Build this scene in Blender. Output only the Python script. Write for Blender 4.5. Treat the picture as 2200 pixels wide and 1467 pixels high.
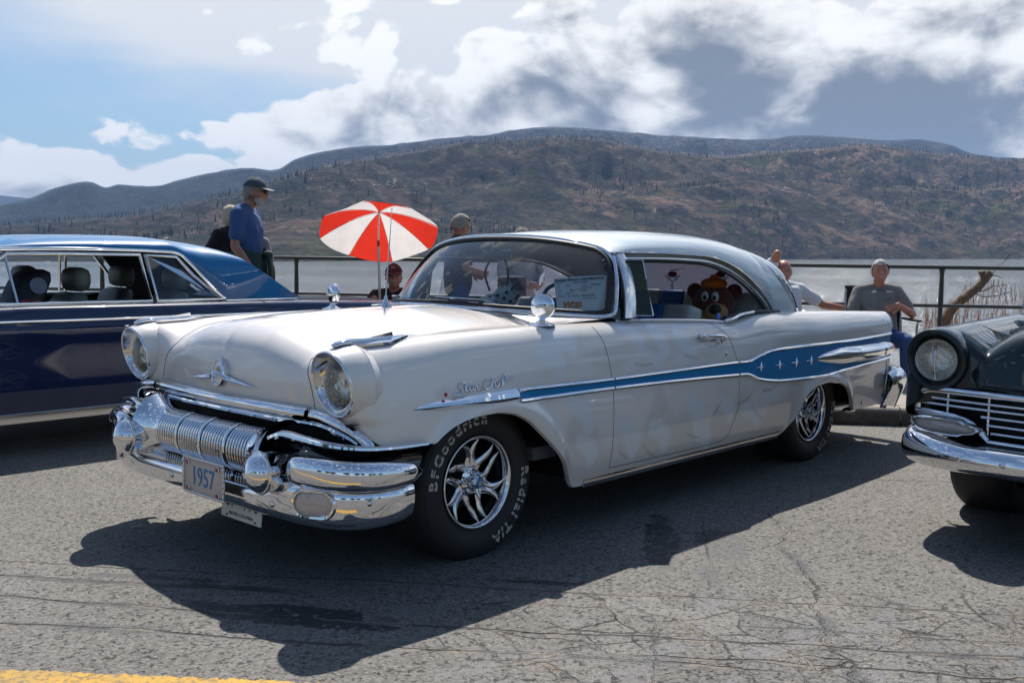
import bpy, bmesh, math, random
import numpy as np
from mathutils import Vector, Matrix, Euler
R = math.radians
rng = np.random.RandomState(7)
random.seed(7)
SC = bpy.context.scene
COL = SC.collection
for o in list(bpy.data.objects): bpy.data.objects.remove(o)

# ---------------------------------------------------------------- camera, world, sun, exposure
# The road has a slight crossfall: TILT takes road coordinates (x along the parked cars, y across, z up) to the world.
TILT = np.array([[0.99995363, 0.00004946, -0.00962975], [0.00004946, 0.99994725, 0.01027108], [0.00962975, -0.01027108, 0.99990088]])
CAM = np.array([3.08833624, 3.9272676, 1.31622086])
FWD = np.array([-0.72613781, -0.68241561, -0.08386191])
HEAD = np.array([-0.7287, -0.6848, 0.0]); HEAD /= np.linalg.norm(HEAD)      # horizontal viewing direction
RIGHT = np.array([-HEAD[1] * -1, 0, 0])
RIGHT = np.array([HEAD[1], -HEAD[0], 0.0])
cd = bpy.data.cameras.new('camera'); cam = bpy.data.objects.new('camera', cd); COL.objects.link(cam)
SC.camera = cam
cd.sensor_width = 36.0; cd.lens = 2177.765 / 2200 * 36
cd.clip_start = 0.1; cd.clip_end = 40000
_F = FWD / np.linalg.norm(FWD); _R = np.cross(_F, [0, 0, 1]); _R /= np.linalg.norm(_R); _U = np.cross(_R, _F)
cam.matrix_world = Matrix(((_R[0], _U[0], -_F[0], CAM[0]), (_R[1], _U[1], -_F[1], CAM[1]), (_R[2], _U[2], -_F[2], CAM[2]), (0, 0, 0, 1)))
SC.view_settings.view_transform = 'Standard'; SC.view_settings.look = 'None'
SC.view_settings.exposure = 1.30; SC.view_settings.gamma = 1.0
SC.view_settings.use_curve_mapping = False
SC.render.engine = 'CYCLES'
SC.cycles.max_bounces = 8; SC.cycles.diffuse_bounces = 3; SC.cycles.glossy_bounces = 5; SC.cycles.transparent_max_bounces = 16; SC.cycles.transmission_bounces = 4; SC.cycles.volume_bounces = 0
SC.cycles.use_adaptive_sampling = True; SC.cycles.adaptive_threshold = 0.02; SC.cycles.caustics_reflective = False; SC.cycles.caustics_refractive = False; SC.cycles.sample_clamp_indirect = 6.0
SUNV = np.array([-0.53, -0.50, 1.0]); SUNV /= np.linalg.norm(SUNV)          # towards the sun
SUN_EL = math.asin(SUNV[2]); SUN_AZ = math.atan2(SUNV[0], SUNV[1])            # azimuth from +Y, clockwise
sl = bpy.data.lights.new('sun', 'SUN'); sun = bpy.data.objects.new('sun', sl); COL.objects.link(sun)
sl.energy = 2.6; sl.angle = R(0.53); sl.color = (1.0, 0.94, 0.86)
sun.rotation_euler = Vector(SUNV).to_track_quat('Z', 'Y').to_euler()
sun.location = (0, 0, 30)

class NT:
    """small node-graph writer"""
    def __init__(s, tree): s.t = tree; s.n = tree.nodes; s.l = tree.links
    def node(s, typ, **kw):
        n = s.n.new(typ)
        for k, v in kw.items(): setattr(n, k, v)
        return n
    def put(s, sock, v):
        if isinstance(v, bpy.types.NodeSocket): s.l.new(v, sock)
        elif v is not None:
            try: sock.default_value = v
            except Exception: sock.default_value = tuple(v) + (1,) if hasattr(v, '__len__') else (v, v, v)
    def math(s, op, a, b=None, c=None, clamp=False):
        n = s.node('ShaderNodeMath', operation=op, use_clamp=clamp); s.put(n.inputs[0], a)
        if b is not None: s.put(n.inputs[1], b)
        if c is not None: s.put(n.inputs[2], c)
        return n.outputs[0]
    def vmath(s, op, a, b=None, out=0):
        n = s.node('ShaderNodeVectorMath', operation=op); s.put(n.inputs[0], a)
        if b is not None: s.put(n.inputs[1], b)
        return n.outputs['Value'] if op in ('DOT_PRODUCT', 'LENGTH', 'DISTANCE') else n.outputs[0]
    def smooth(s, x, a, b, lo=0.0, hi=1.0):
        n = s.node('ShaderNodeMapRange', interpolation_type='SMOOTHSTEP'); s.put(n.inputs[0], x)
        s.put(n.inputs[1], a); s.put(n.inputs[2], b); s.put(n.inputs[3], lo); s.put(n.inputs[4], hi)
        return n.outputs[0]
    def mix(s, f, a, b, typ='RGBA', blend='MIX'):
        n = s.node('ShaderNodeMix', data_type='RGBA', blend_type=blend)
        s.put(n.inputs[0], f); s.put(n.inputs[6], a if not isinstance(a, tuple) or len(a) == 4 else a + (1,)); s.put(n.inputs[7], b if not isinstance(b, tuple) or len(b) == 4 else b + (1,))
        return n.outputs[2]
    def noise(s, vec, scale, detail=4, rough=0.55, lac=2.0, dist=0.0, color=False):
        n = s.node('ShaderNodeTexNoise'); s.put(n.inputs['Vector'], vec)
        n.inputs['Scale'].default_value = scale; n.inputs['Detail'].default_value = detail
        n.inputs['Roughness'].default_value = rough; n.inputs['Lacunarity'].default_value = lac; n.inputs['Distortion'].default_value = dist
        return n.outputs['Color'] if color else n.outputs['Fac']
    def voronoi(s, vec, scale, feature='F1', out='Distance', rand=1.0):
        n = s.node('ShaderNodeTexVoronoi', feature=feature); s.put(n.inputs['Vector'], vec)
        n.inputs['Scale'].default_value = scale; n.inputs['Randomness'].default_value = rand
        return n.outputs[out]
    def mapping(s, vec, loc=(0, 0, 0), rot=(0, 0, 0), scale=(1, 1, 1)):
        n = s.node('ShaderNodeMapping'); s.put(n.inputs[0], vec); n.inputs[1].default_value = loc; n.inputs[2].default_value = rot; n.inputs[3].default_value = scale
        return n.outputs[0]
    def combine(s, x, y, z):
        n = s.node('ShaderNodeCombineXYZ'); s.put(n.inputs[0], x); s.put(n.inputs[1], y); s.put(n.inputs[2], z); return n.outputs[0]
    def sep(s, v):
        n = s.node('ShaderNodeSeparateXYZ'); s.put(n.inputs[0], v); return n.outputs
    def bump(s, h, strength=0.3, dist=0.01, normal=None):
        n = s.node('ShaderNodeBump'); n.inputs['Strength'].default_value = strength; n.inputs['Distance'].default_value = dist
        s.put(n.inputs['Height'], h)
        if normal is not None: s.put(n.inputs['Normal'], normal)
        return n.outputs[0]

# world: daylight sky with broken cloud, laid out by azimuth and elevation
W = bpy.data.worlds.new('World'); SC.world = W; W.use_nodes = True
w = NT(W.node_tree); w.n.clear()
def build_sky():
    dirv = w.node('ShaderNodeTexCoord').outputs['Generated']
    sk = w.node('ShaderNodeTexSky', sky_type='NISHITA'); sk.sun_disc = False
    sk.sun_elevation = SUN_EL; sk.sun_rotation = SUN_AZ; sk.altitude = 340; sk.air_density = 1.0; sk.dust_density = 1.2; sk.ozone_density = 1.6
    fx = w.vmath('DOT_PRODUCT', dirv, tuple(HEAD)); rx = w.vmath('DOT_PRODUCT', dirv, tuple(RIGHT))
    az = w.math('ARCTAN2', rx, fx); z = w.sep(dirv)[2]
    el = w.math('ARCSINE', z)
    D = 180 / math.pi
    azd = w.math('MULTIPLY', az, D); eld = w.math('MULTIPLY', el, D)
    # noise space: direction with the vertical stretched, so clouds lie flat
    p = w.mapping(dirv, scale=(1, 1, 1.55))
    warp = w.noise(p, 3.0, 3, 0.5, color=True)
    pw = w.vmath('ADD', p, w.vmath('MULTIPLY', w.vmath('SUBTRACT', warp, (0.5, 0.5, 0.5)), (0.16, 0.16, 0.16)))
    big = w.noise(pw, 4.2, 3, 0.5)
    med = w.noise(pw, 11.0, 7, 0.54)
    puff = w.voronoi(w.vmath('ADD', pw, w.vmath('MULTIPLY', w.vmath('SUBTRACT', w.noise(p, 14, 2, .6, color=True), (0.5, 0.5, 0.5)), (0.07, 0.07, 0.07))), 15)
    def blob(a0, e0, sa, se, amp):
        a = w.math('DIVIDE', w.math('SUBTRACT', azd, a0), sa); e = w.math('DIVIDE', w.math('SUBTRACT', eld, e0), se)
        q = w.math('ADD', w.math('MULTIPLY', a, a), w.math('MULTIPLY', e, e))
        return w.math('MULTIPLY', w.math('EXPONENT', w.math('MULTIPLY', q, -1.0)), amp)
    def total(lst):
        s = None
        for b in lst:
            v = blob(*b); s = v if s is None else w.math('ADD', s, v)
        return s
    # cover: how much cloud there is; body: how deep (backlit deep cloud is grey)
    cover = total(SKY_COVER); body = total(SKY_BODY)
    # the placed layout belongs to the part of the sky ahead; elsewhere the same kind of sky goes on
    n1 = w.math('ADD', w.math('MULTIPLY', w.math('SUBTRACT', big, 0.5), 1.0), w.math('MULTIPLY', w.math('SUBTRACT', med, 0.5), 2.2))
    dens = w.math('ADD', w.math('ADD', cover, n1), w.math('MULTIPLY', w.math('SUBTRACT', 0.33, puff), 0.85))
    up = w.noise(w.vmath('ADD', pw, (-.010, -.010, .032)), 11.0, 6, 0.54)
    relief = w.math('SUBTRACT', up, med)
    alpha = w.smooth(dens, 0.12, 0.27)
    veil = w.math('MULTIPLY', w.smooth(w.math('ADD', total(SKY_VEIL), w.math('MULTIPLY', w.math('SUBTRACT', w.noise(w.mapping(dirv, scale=(1, 1, 4.5)), 3.4, 6, 0.55), 0.5), 0.9)), 0.12, 0.62), 0.95)
    depth = w.math('ADD', w.math('ADD', body, w.math('MULTIPLY', w.math('SUBTRACT', dens, 0.55), 0.65)), w.math('MULTIPLY', relief, 4.3))
    grey = w.smooth(depth, -0.30, 1.25)
    lit = w.mix(grey, SKY_WHITE, SKY_GREY)
    skyc = w.mix(1.0, sk.outputs[0], (SKY_GAIN[0], SKY_GAIN[1], SKY_GAIN[2]), blend='MULTIPLY')
    base = w.mix(veil, skyc, SKY_VEILC)
    c = w.mix(alpha, base, lit)
    bg = w.node('ShaderNodeBackground'); w.put(bg.inputs[0], c); bg.inputs[1].default_value = 0.12
    out = w.node('ShaderNodeOutputWorld'); w.l.new(bg.outputs[0], out.inputs[0])
#             az     el    s_az  s_el  amount
SKY_COVER = [(-24, 2.4, 15, 2.7, 1.35), (-11, 3.6, 6, 2.0, 0.7), (20, 6, 12, 4, .5), (-7.5, 7.8, 7.0, 2.2, 0.75), (4, 8.5, 7, 3.6, 0.85), (19, 9.0, 13, 5.5, 1.15), (-21, 8.8, 10, 1.9, -0.50), (5, 4, 12, 2.5, .4),
             (0, 20, 60, 7, 0.05), (60, 14, 28, 12, 0.4), (-70, 12, 28, 10, 0.3), (180, 14, 75, 22, -0.16), (-180, 14, 75, 22, -0.16), (150, 6, 20, 3, .45), (-165, 5, 20, 2.5, .55)]
SKY_BODY = [(20, 7.0, 10, 3.4, 1.05), (8, 4.5, 14, 1.8, .35), (10, 11.0, 4.0, 2.6, 0.45), (-7.0, 7.2, 6, 1.5, 0.60), (2.5, 7.6, 3.5, 2.4, 0.55), (-19, 1.6, 11, 1.0, 0.25), (26, 2.5, 8, 1.2, -.5), (7.8, 8.6, 1.6, 2.6, -.8), (15, 12.2, 5, 1.5, -.6), (-2, 9.8, 3, 1.0, -.4), (-20, 4.6, 12, 1.0, -.35), (-16, 3.0, 10, .9, .30), (-23, 1.6, 7, .7, .25), (-22, 3, 14, 3, -.35)]
SKY_VEIL = [(-12, 13.3, 14, 3.0, 0.55), (-22, 8.5, 10, 2.5, .08), (2, 14, 18, 6, 1.1), (14, 18, 30, 7, 0.6), (-20, 2.0, 20, 3, 0.35), (10, 2.0, 30, 3.5, 0.45)]
SKY_WHITE = (4.2, 4.15, 4.05); SKY_GREY = (0.78, 0.88, 1.02); SKY_VEILC = (3.15, 3.2, 3.25); SKY_GAIN = (0.31, 0.36, 0.385)
build_sky()

# ---------------------------------------------------------------- helpers
def tilt(p): return TILT @ np.asarray(p, float)
def G(x, y, z=0.0): return Vector(tilt((x, y, z)))
TILT4 = Matrix([list(map(float, r)) + [0] for r in TILT] + [[0, 0, 0, 1]])
def tag(o, label=None, cat=None, group=None, kind=None):
    if label: o['label'] = label
    if cat: o['category'] = cat
    if group: o['group'] = group
    if kind: o['kind'] = kind
    return o
def empty(name, loc=(0, 0, 0), rz=0.0, label=None, cat=None, group=None, road=False):
    o = bpy.data.objects.new(name, None); COL.objects.link(o); o.empty_display_size = 0.1
    if road: o.matrix_world = Matrix.Translation(Vector(loc)) @ TILT4 @ Matrix.Rotation(rz, 4, 'Z')
    else: o.location = loc; o.rotation_euler = (0, 0, rz)
    return tag(o, label, cat, group)
def link_mesh(name, me, m, parent=None):
    o = bpy.data.objects.new(name, me); COL.objects.link(o)
    if m is not None: me.materials.append(m)
    if parent is not None: o.parent = parent
    return o
def copy_tree(o, parent=None):
    c = o.copy(); COL.objects.link(c); c.parent = parent
    for ch in list(o.children): copy_tree(ch, c)
    return c

def vnorm(v): v = np.asarray(v, float); return v / (np.linalg.norm(v) + 1e-12)
def catmull(P, n=8, closed=False):
    """smooth curve through the points P (k,d), n samples per span (centripetal)"""
    P = np.asarray(P, float); k = len(P); out = []
    idx = range(k if closed else k - 1)
    for i in idx:
        p0 = P[(i - 1) % k] if (closed or i > 0) else 2 * P[0] - P[1]
        p1 = P[i]; p2 = P[(i + 1) % k]
        p3 = P[(i + 2) % k] if (closed or i + 2 < k) else 2 * P[-1] - P[-2]
        d1 = max(np.linalg.norm(p1 - p0), 1e-9) ** .5; d2 = max(np.linalg.norm(p2 - p1), 1e-9) ** .5; d3 = max(np.linalg.norm(p3 - p2), 1e-9) ** .5
        m1 = (p1 - p0) / d1 - (p2 - p0) / (d1 + d2) + (p2 - p1) / d2; m2 = (p2 - p1) / d2 - (p3 - p1) / (d2 + d3) + (p3 - p2) / d3
        m1 *= d2; m2 *= d2
        for j in range(n):
            t = j / n
            out.append((2 * t ** 3 - 3 * t * t + 1) * p1 + (t ** 3 - 2 * t * t + t) * m1 + (-2 * t ** 3 + 3 * t * t) * p2 + (t ** 3 - t * t) * m2)
    if not closed: out.append(P[-1])
    return np.array(out)
def resample(P, n, closed=False):
    P = np.asarray(P, float)
    if closed: P = np.vstack([P, P[:1]])
    s = np.r_[0, np.cumsum(np.linalg.norm(np.diff(P, axis=0), axis=1))]
    t = np.linspace(0, s[-1], n + 1)[:-1] if closed else np.linspace(0, s[-1], n)
    return np.stack([np.interp(t, s, P[:, i]) for i in range(P.shape[1])], 1)
class Curve1:
    """smooth function x -> value through (x, v) pairs (monotone-ish cubic)"""
    def __init__(s, pts):
        pts = sorted(pts); s.x = np.array([p[0] for p in pts], float); s.y = np.array([p[1] for p in pts], float)
        h = np.diff(s.x); d = np.diff(s.y) / h; m = np.zeros(len(s.x)); m[0] = d[0]; m[-1] = d[-1]
        for i in range(1, len(m) - 1):
            if d[i - 1] * d[i] > 0: w1 = 2 * h[i] + h[i - 1]; w2 = h[i] + 2 * h[i - 1]; m[i] = (w1 + w2) / (w1 / d[i - 1] + w2 / d[i])
        s.m = m; s.h = h
    def __call__(s, q):
        q = np.asarray(q, float); i = np.clip(np.searchsorted(s.x, q) - 1, 0, len(s.h) - 1); h = s.h[i]
        t = np.clip((q - s.x[i]) / h, 0, 1)
        return (2 * t ** 3 - 3 * t * t + 1) * s.y[i] + (t ** 3 - 2 * t * t + t) * h * s.m[i] + (-2 * t ** 3 + 3 * t * t) * s.y[i + 1] + (t ** 3 - t * t) * h * s.m[i + 1]
class MB:
    def __init__(s): s.v = []; s.f = []; s.n = 0; s.mi = []
    def add(s, V, F, mi=0):
        V = np.asarray(V, float).reshape(-1, 3); s.v.append(V)
        for f in F: s.f.append(tuple(int(i) + s.n for i in f)); s.mi.append(mi)
        s.n += len(V); return s
    def grid(s, P, cu=False, cv=False, flip=False, mi=0):
        P = np.asarray(P, float); a, b = P.shape[:2]; F = []
        for i in range(a if cu else a - 1):
            i2 = (i + 1) % a
            for j in range(b if cv else b - 1):
                j2 = (j + 1) % b
                q = (i * b + j, i2 * b + j, i2 * b + j2, i * b + j2)
                F.append(q[::-1] if flip else q)
        return s.add(P.reshape(-1, 3), F, mi)
    def fan(s, ring, flip=False, mi=0):
        ring = np.asarray(ring, float); c = ring.mean(0); k = len(ring)
        F = [(i, (i + 1) % k, k) for i in range(k)]
        if flip: F = [f[::-1] for f in F]
        return s.add(np.vstack([ring, c]), F, mi)
    def sweep(s, path, prof, up=(0, 0, 1), closed=False, caps=True, scale=None, mi=0, roll=None):
        """prof: (m,2) closed profile, first axis = side, second = up"""
        path = np.asarray(path, float); prof = np.asarray(prof, float); k = len(path); rings = []
        up = np.asarray(up, float)
        for i in range(k):
            a = path[(i - 1) % k] if (closed or i > 0) else path[i]; b = path[(i + 1) % k] if (closed or i < k - 1) else path[i]
            t = vnorm(b - a); u0 = up if up.ndim == 1 else up[i]
            sd = np.cross(t, u0)
            if np.linalg.norm(sd) < 1e-4: sd = np.cross(t, [1, 0, 0.1])
            sd = vnorm(sd); u = np.cross(sd, t)
            if roll is not None:
                c, sn = math.cos(roll[i]), math.sin(roll[i]); sd, u = sd * c + u * sn, u * c - sd * sn
            sc = 1.0 if scale is None else scale[i]
            if not hasattr(sc, '__len__'): sc = (sc, sc)
            rings.append(path[i] + prof[:, :1] * sd * sc[0] + prof[:, 1:2] * u * sc[1])
        s.grid(np.array(rings), cu=closed, cv=True, mi=mi)
        if caps and not closed: s.fan(rings[0], mi=mi); s.fan(rings[-1], flip=True, mi=mi)
        return s
    def tube(s, path, r, n=8, closed=False, caps=True, mi=0):
        a = np.linspace(0, 2 * np.pi, n, endpoint=False); prof = np.stack([np.cos(a), np.sin(a)], 1)
        path = np.asarray(path, float)
        rr = [r] * len(path) if not hasattr(r, '__len__') else list(r)
        d = path[-1] - path[0]; up = (0, 0, 1) if abs(vnorm(d)[2]) < .9 or closed else (0, 1, 0)
        return s.sweep(path, prof, up=up, closed=closed, caps=caps, scale=rr, mi=mi)
    def lathe(s, prof, c=(0, 0, 0), axis=(1, 0, 0), n=24, sy=1.0, mi=0, ref=None):
        """prof: list of (distance along axis, radius)"""
        ax = vnorm(axis); r0 = np.array([0, 0, 1.0]) if abs(ax[2]) < .9 else np.array([1.0, 0, 0])
        e1 = vnorm(np.cross(r0, ax)); e2 = np.cross(ax, e1)
        a = np.linspace(0, 2 * np.pi, n, endpoint=False); prof = np.asarray(prof, float)
        P = np.array([[np.asarray(c) + ax * h + (e1 * math.cos(t) + e2 * math.sin(t) * sy) * max(r, 1e-5) for t in a] for h, r in prof])
        return s.grid(P, cv=True, mi=mi, flip=True)
    def box(s, c, size, rz=0.0, bev=0.0, rot=None, mi=0):
        bm = bmesh.new(); bmesh.ops.create_cube(bm, size=1.0)
        for v in bm.verts: v.co = Vector((v.co.x * size[0], v.co.y * size[1], v.co.z * size[2]))
        if bev > 0: bmesh.ops.bevel(bm, geom=bm.edges[:], offset=min(bev, min(size) * .45), segments=2, profile=0.5, affect='EDGES')
        m = (rot.to_matrix() if isinstance(rot, Euler) else rot) if rot is not None else Matrix.Rotation(rz, 3, 'Z')
        V = [m @ v.co + Vector(c) for v in bm.verts]; bm.verts.index_update(); F = [[v.index for v in f.verts] for f in bm.faces]
        bm.free(); return s.add([tuple(v) for v in V], F, mi)
    def prism(s, poly, a, b, mi=0):
        """poly: (k,3) planar outline; solid between poly+a and poly+b"""
        poly = np.asarray(poly, float); k = len(poly); a = np.asarray(a, float); b = np.asarray(b, float)
        V = np.vstack([poly + a, poly + b]); F = [tuple(range(k))[::-1], tuple(range(k, 2 * k))] + [(i, (i + 1) % k, k + (i + 1) % k, k + i) for i in range(k)]
        return s.add(V, F, mi)
    def ellipsoid(s, c, r, n=16, m=10, rot=None, mi=0):
        th = np.linspace(0, np.pi, m); ph = np.linspace(0, 2 * np.pi, n, endpoint=False)
        P = np.array([[(r[0] * math.sin(t) * math.cos(p), r[1] * math.sin(t) * math.sin(p), r[2] * math.cos(t)) for p in ph] for t in th])
        if rot is not None: mm = np.array(rot.to_matrix() if isinstance(rot, Euler) else rot); P = P @ mm.T
        return s.grid(P + np.asarray(c, float), cv=True, mi=mi)
    def mirror_y(s):
        k = len(s.v); n0 = s.n; V = np.vstack(s.v) * np.array([1, -1, 1]); F = [tuple(reversed(f)) for f in s.f]; mi = list(s.mi)
        s.v.append(V); s.f += [tuple(i + n0 for i in f) for f in F]; s.mi += mi; s.n += len(V); return s
    def build(s, name, m, parent=None, sharp=40, flat=False, mats=None, clean=False):
        me = bpy.data.meshes.new(name); me.from_pydata(np.vstack(s.v).tolist(), [], s.f); 
        if clean:
            bm = bmesh.new(); bm.from_mesh(me); bmesh.ops.remove_doubles(bm, verts=bm.verts, dist=1e-5); bmesh.ops.recalc_face_normals(bm, faces=bm.faces); bm.to_mesh(me); bm.free()
        me.update()
        if not flat:
            me.shade_smooth()
            if sharp is not None: me.set_sharp_from_angle(angle=R(sharp))
        o = link_mesh(name, me, m, parent)
        if mats:
            for mm in mats: me.materials.append(mm)
            me.polygons.foreach_set('material_index', s.mi)
        return o
def mirrored(mb):
    q = MB(); q.v = [np.vstack(mb.v) * np.array([1, -1, 1])]; q.f = [tuple(reversed(f)) for f in mb.f]; q.n = mb.n; q.mi = list(mb.mi); return q
def ell(a, b, n=16, p=2.0):
    t = np.linspace(0, 2 * np.pi, n, endpoint=False); c = np.cos(t); s_ = np.sin(t)
    return np.stack([a * np.sign(c) * np.abs(c) ** (2 / p), b * np.sign(s_) * np.abs(s_) ** (2 / p)], 1)
def text_obj(name, body, size, mat_, parent, M4, extrude=0.0008, shear=0.0, spacing=1.0, align='CENTER', bold=0.0, sx=1.0):
    cu = bpy.data.curves.new(name, 'FONT'); cu.body = body; cu.size = size; cu.extrude = extrude; cu.shear = shear
    cu.space_character = spacing; cu.align_x = align; cu.align_y = 'CENTER'; cu.offset = bold; cu.resolution_u = 3
    tmp = bpy.data.objects.new(name + '_tmp', cu); COL.objects.link(tmp)
    dg = bpy.context.evaluated_depsgraph_get(); me = bpy.data.meshes.new_from_object(tmp.evaluated_get(dg))
    bpy.data.objects.remove(tmp); me.name = name
    me.transform(Matrix.Diagonal((sx, 1, 1, 1))); me.transform(M4)
    o = link_mesh(name, me, None, parent); me.materials.clear(); me.materials.append(mat_); return o
def frame4(o, x, y):
    """matrix whose local x,y,z axes are x, y and x cross y, origin o"""
    x = vnorm(x); z = vnorm(np.cross(x, y)); y = np.cross(z, x)
    return Matrix(((x[0], y[0], z[0], o[0]), (x[1], y[1], z[1], o[1]), (x[2], y[2], z[2], o[2]), (0, 0, 0, 1)))

# value noise for terrain and wear
def vnoise(x, y, seed=0):
    xi = np.floor(x).astype(int); yi = np.floor(y).astype(int); xf = x - xi; yf = y - yi
    def h(a, b):
        n = (a * 374761393 + b * 668265263 + seed * 974634777) & 0x7fffffff
        n = ((n ^ (n >> 13)) * 1274126177) & 0x7fffffff
        return ((n ^ (n >> 16)) & 0xffff) / 65535.0
    u = xf * xf * (3 - 2 * xf); v = yf * yf * (3 - 2 * yf)
    return (h(xi, yi) * (1 - u) + h(xi + 1, yi) * u) * (1 - v) + (h(xi, yi + 1) * (1 - u) + h(xi + 1, yi + 1) * u) * v
def fbm(x, y, oct=5, seed=0, rough=.5, ridged=False):
    a = 1.0; s = 0; t = 0
    for i in range(oct):
        n = vnoise(x * 2 ** i + 17.3 * i, y * 2 ** i - 9.1 * i, seed + i)
        if ridged: n = 1 - np.abs(2 * n - 1)
        s = s + a * n; t += a; a *= rough
    return s / t

# ---------------------------------------------------------------- materials
def mat(name, col=(0.5, 0.5, 0.5), rough=0.5, metal=0.0, coat=0.0, spec=0.5, emit=None, estr=0.0, grain=0.0, gscale=40, bump=0.0, bscale=80, bdist=0.002, coat_rough=0.02, sheen=0.0, trans=0.0, ior=None, sss=0.0):
    m = bpy.data.materials.new(name); m.use_nodes = True; t = NT(m.node_tree); b = t.n['Principled BSDF']
    b.inputs['Base Color'].default_value = tuple(col) + (1,); b.inputs['Roughness'].default_value = rough; b.inputs['Metallic'].default_value = metal
    b.inputs['Coat Weight'].default_value = coat; b.inputs['Coat Roughness'].default_value = coat_rough; b.inputs['Specular IOR Level'].default_value = spec
    b.inputs['Sheen Weight'].default_value = sheen; b.inputs['Transmission Weight'].default_value = trans; b.inputs['Subsurface Weight'].default_value = sss
    if ior: b.inputs['IOR'].default_value = ior
    oc = t.node('ShaderNodeTexCoord').outputs['Object']
    if grain > 0:
        n = t.noise(oc, gscale, 5, 0.6)
        f = t.math('ADD', 1 - grain, t.math('MULTIPLY', n, 2 * grain))
        c = t.mix(1.0, tuple(col), t.combine(f, f, f), blend='MULTIPLY'); t.l.new(c, b.inputs['Base Color'])
        t.put(b.inputs['Roughness'], t.math('ADD', rough - grain * .15, t.math('MULTIPLY', n, grain * .3), clamp=True))
    if bump > 0: t.l.new(t.bump(t.noise(oc, bscale, 4, 0.6), bump, bdist), b.inputs['Normal'])
    if emit: b.inputs['Emission Color'].default_value = tuple(emit) + (1,); b.inputs['Emission Strength'].default_value = estr
    m['_'] = 0; del m['_']
    return m
def glass_mat(name, tint=(0.9, 0.95, 0.93), refl=1.0, dark=1.0):
    """thin window glass: clear straight through, mirror by Fresnel"""
    m = bpy.data.materials.new(name); m.use_nodes = True; t = NT(m.node_tree); t.n.clear()
    tr = t.node('ShaderNodeBsdfTransparent'); tr.inputs[0].default_value = tuple(c * dark for c in tint) + (1,)
    gl = t.node('ShaderNodeBsdfGlossy'); gl.inputs['Roughness'].default_value = 0.01
    fr = t.node('ShaderNodeFresnel'); fr.inputs[0].default_value = 1.5
    f = t.math('MULTIPLY', fr.outputs[0], refl, clamp=True)
    mx = t.node('ShaderNodeMixShader'); t.l.new(f, mx.inputs[0]); t.l.new(tr.outputs[0], mx.inputs[1]); t.l.new(gl.outputs[0], mx.inputs[2])
    o = t.node('ShaderNodeOutputMaterial'); t.l.new(mx.outputs[0], o.inputs[0]); return m
CHROME = mat('chrome', (0.80, 0.81, 0.84), 0.045, 1.0, grain=0.03, gscale=3)
CHROME_SOFT = mat('chrome_worn', (0.70, 0.70, 0.70), 0.14, 1.0, grain=0.08, gscale=14)
BLACK = mat('black_paint_matt', (0.006, 0.006, 0.007), 0.6, grain=0.2)
RUBBER = mat('rubber', (0.016, 0.016, 0.017), 0.62, bump=0.12, bscale=120, bdist=0.001, grain=0.15)
RUBBER_SEAL = mat('rubber_seal', (0.010, 0.010, 0.011), 0.5, grain=0.1)
GLASS = glass_mat('window_glass', (0.94, 0.98, 0.97))
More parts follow.
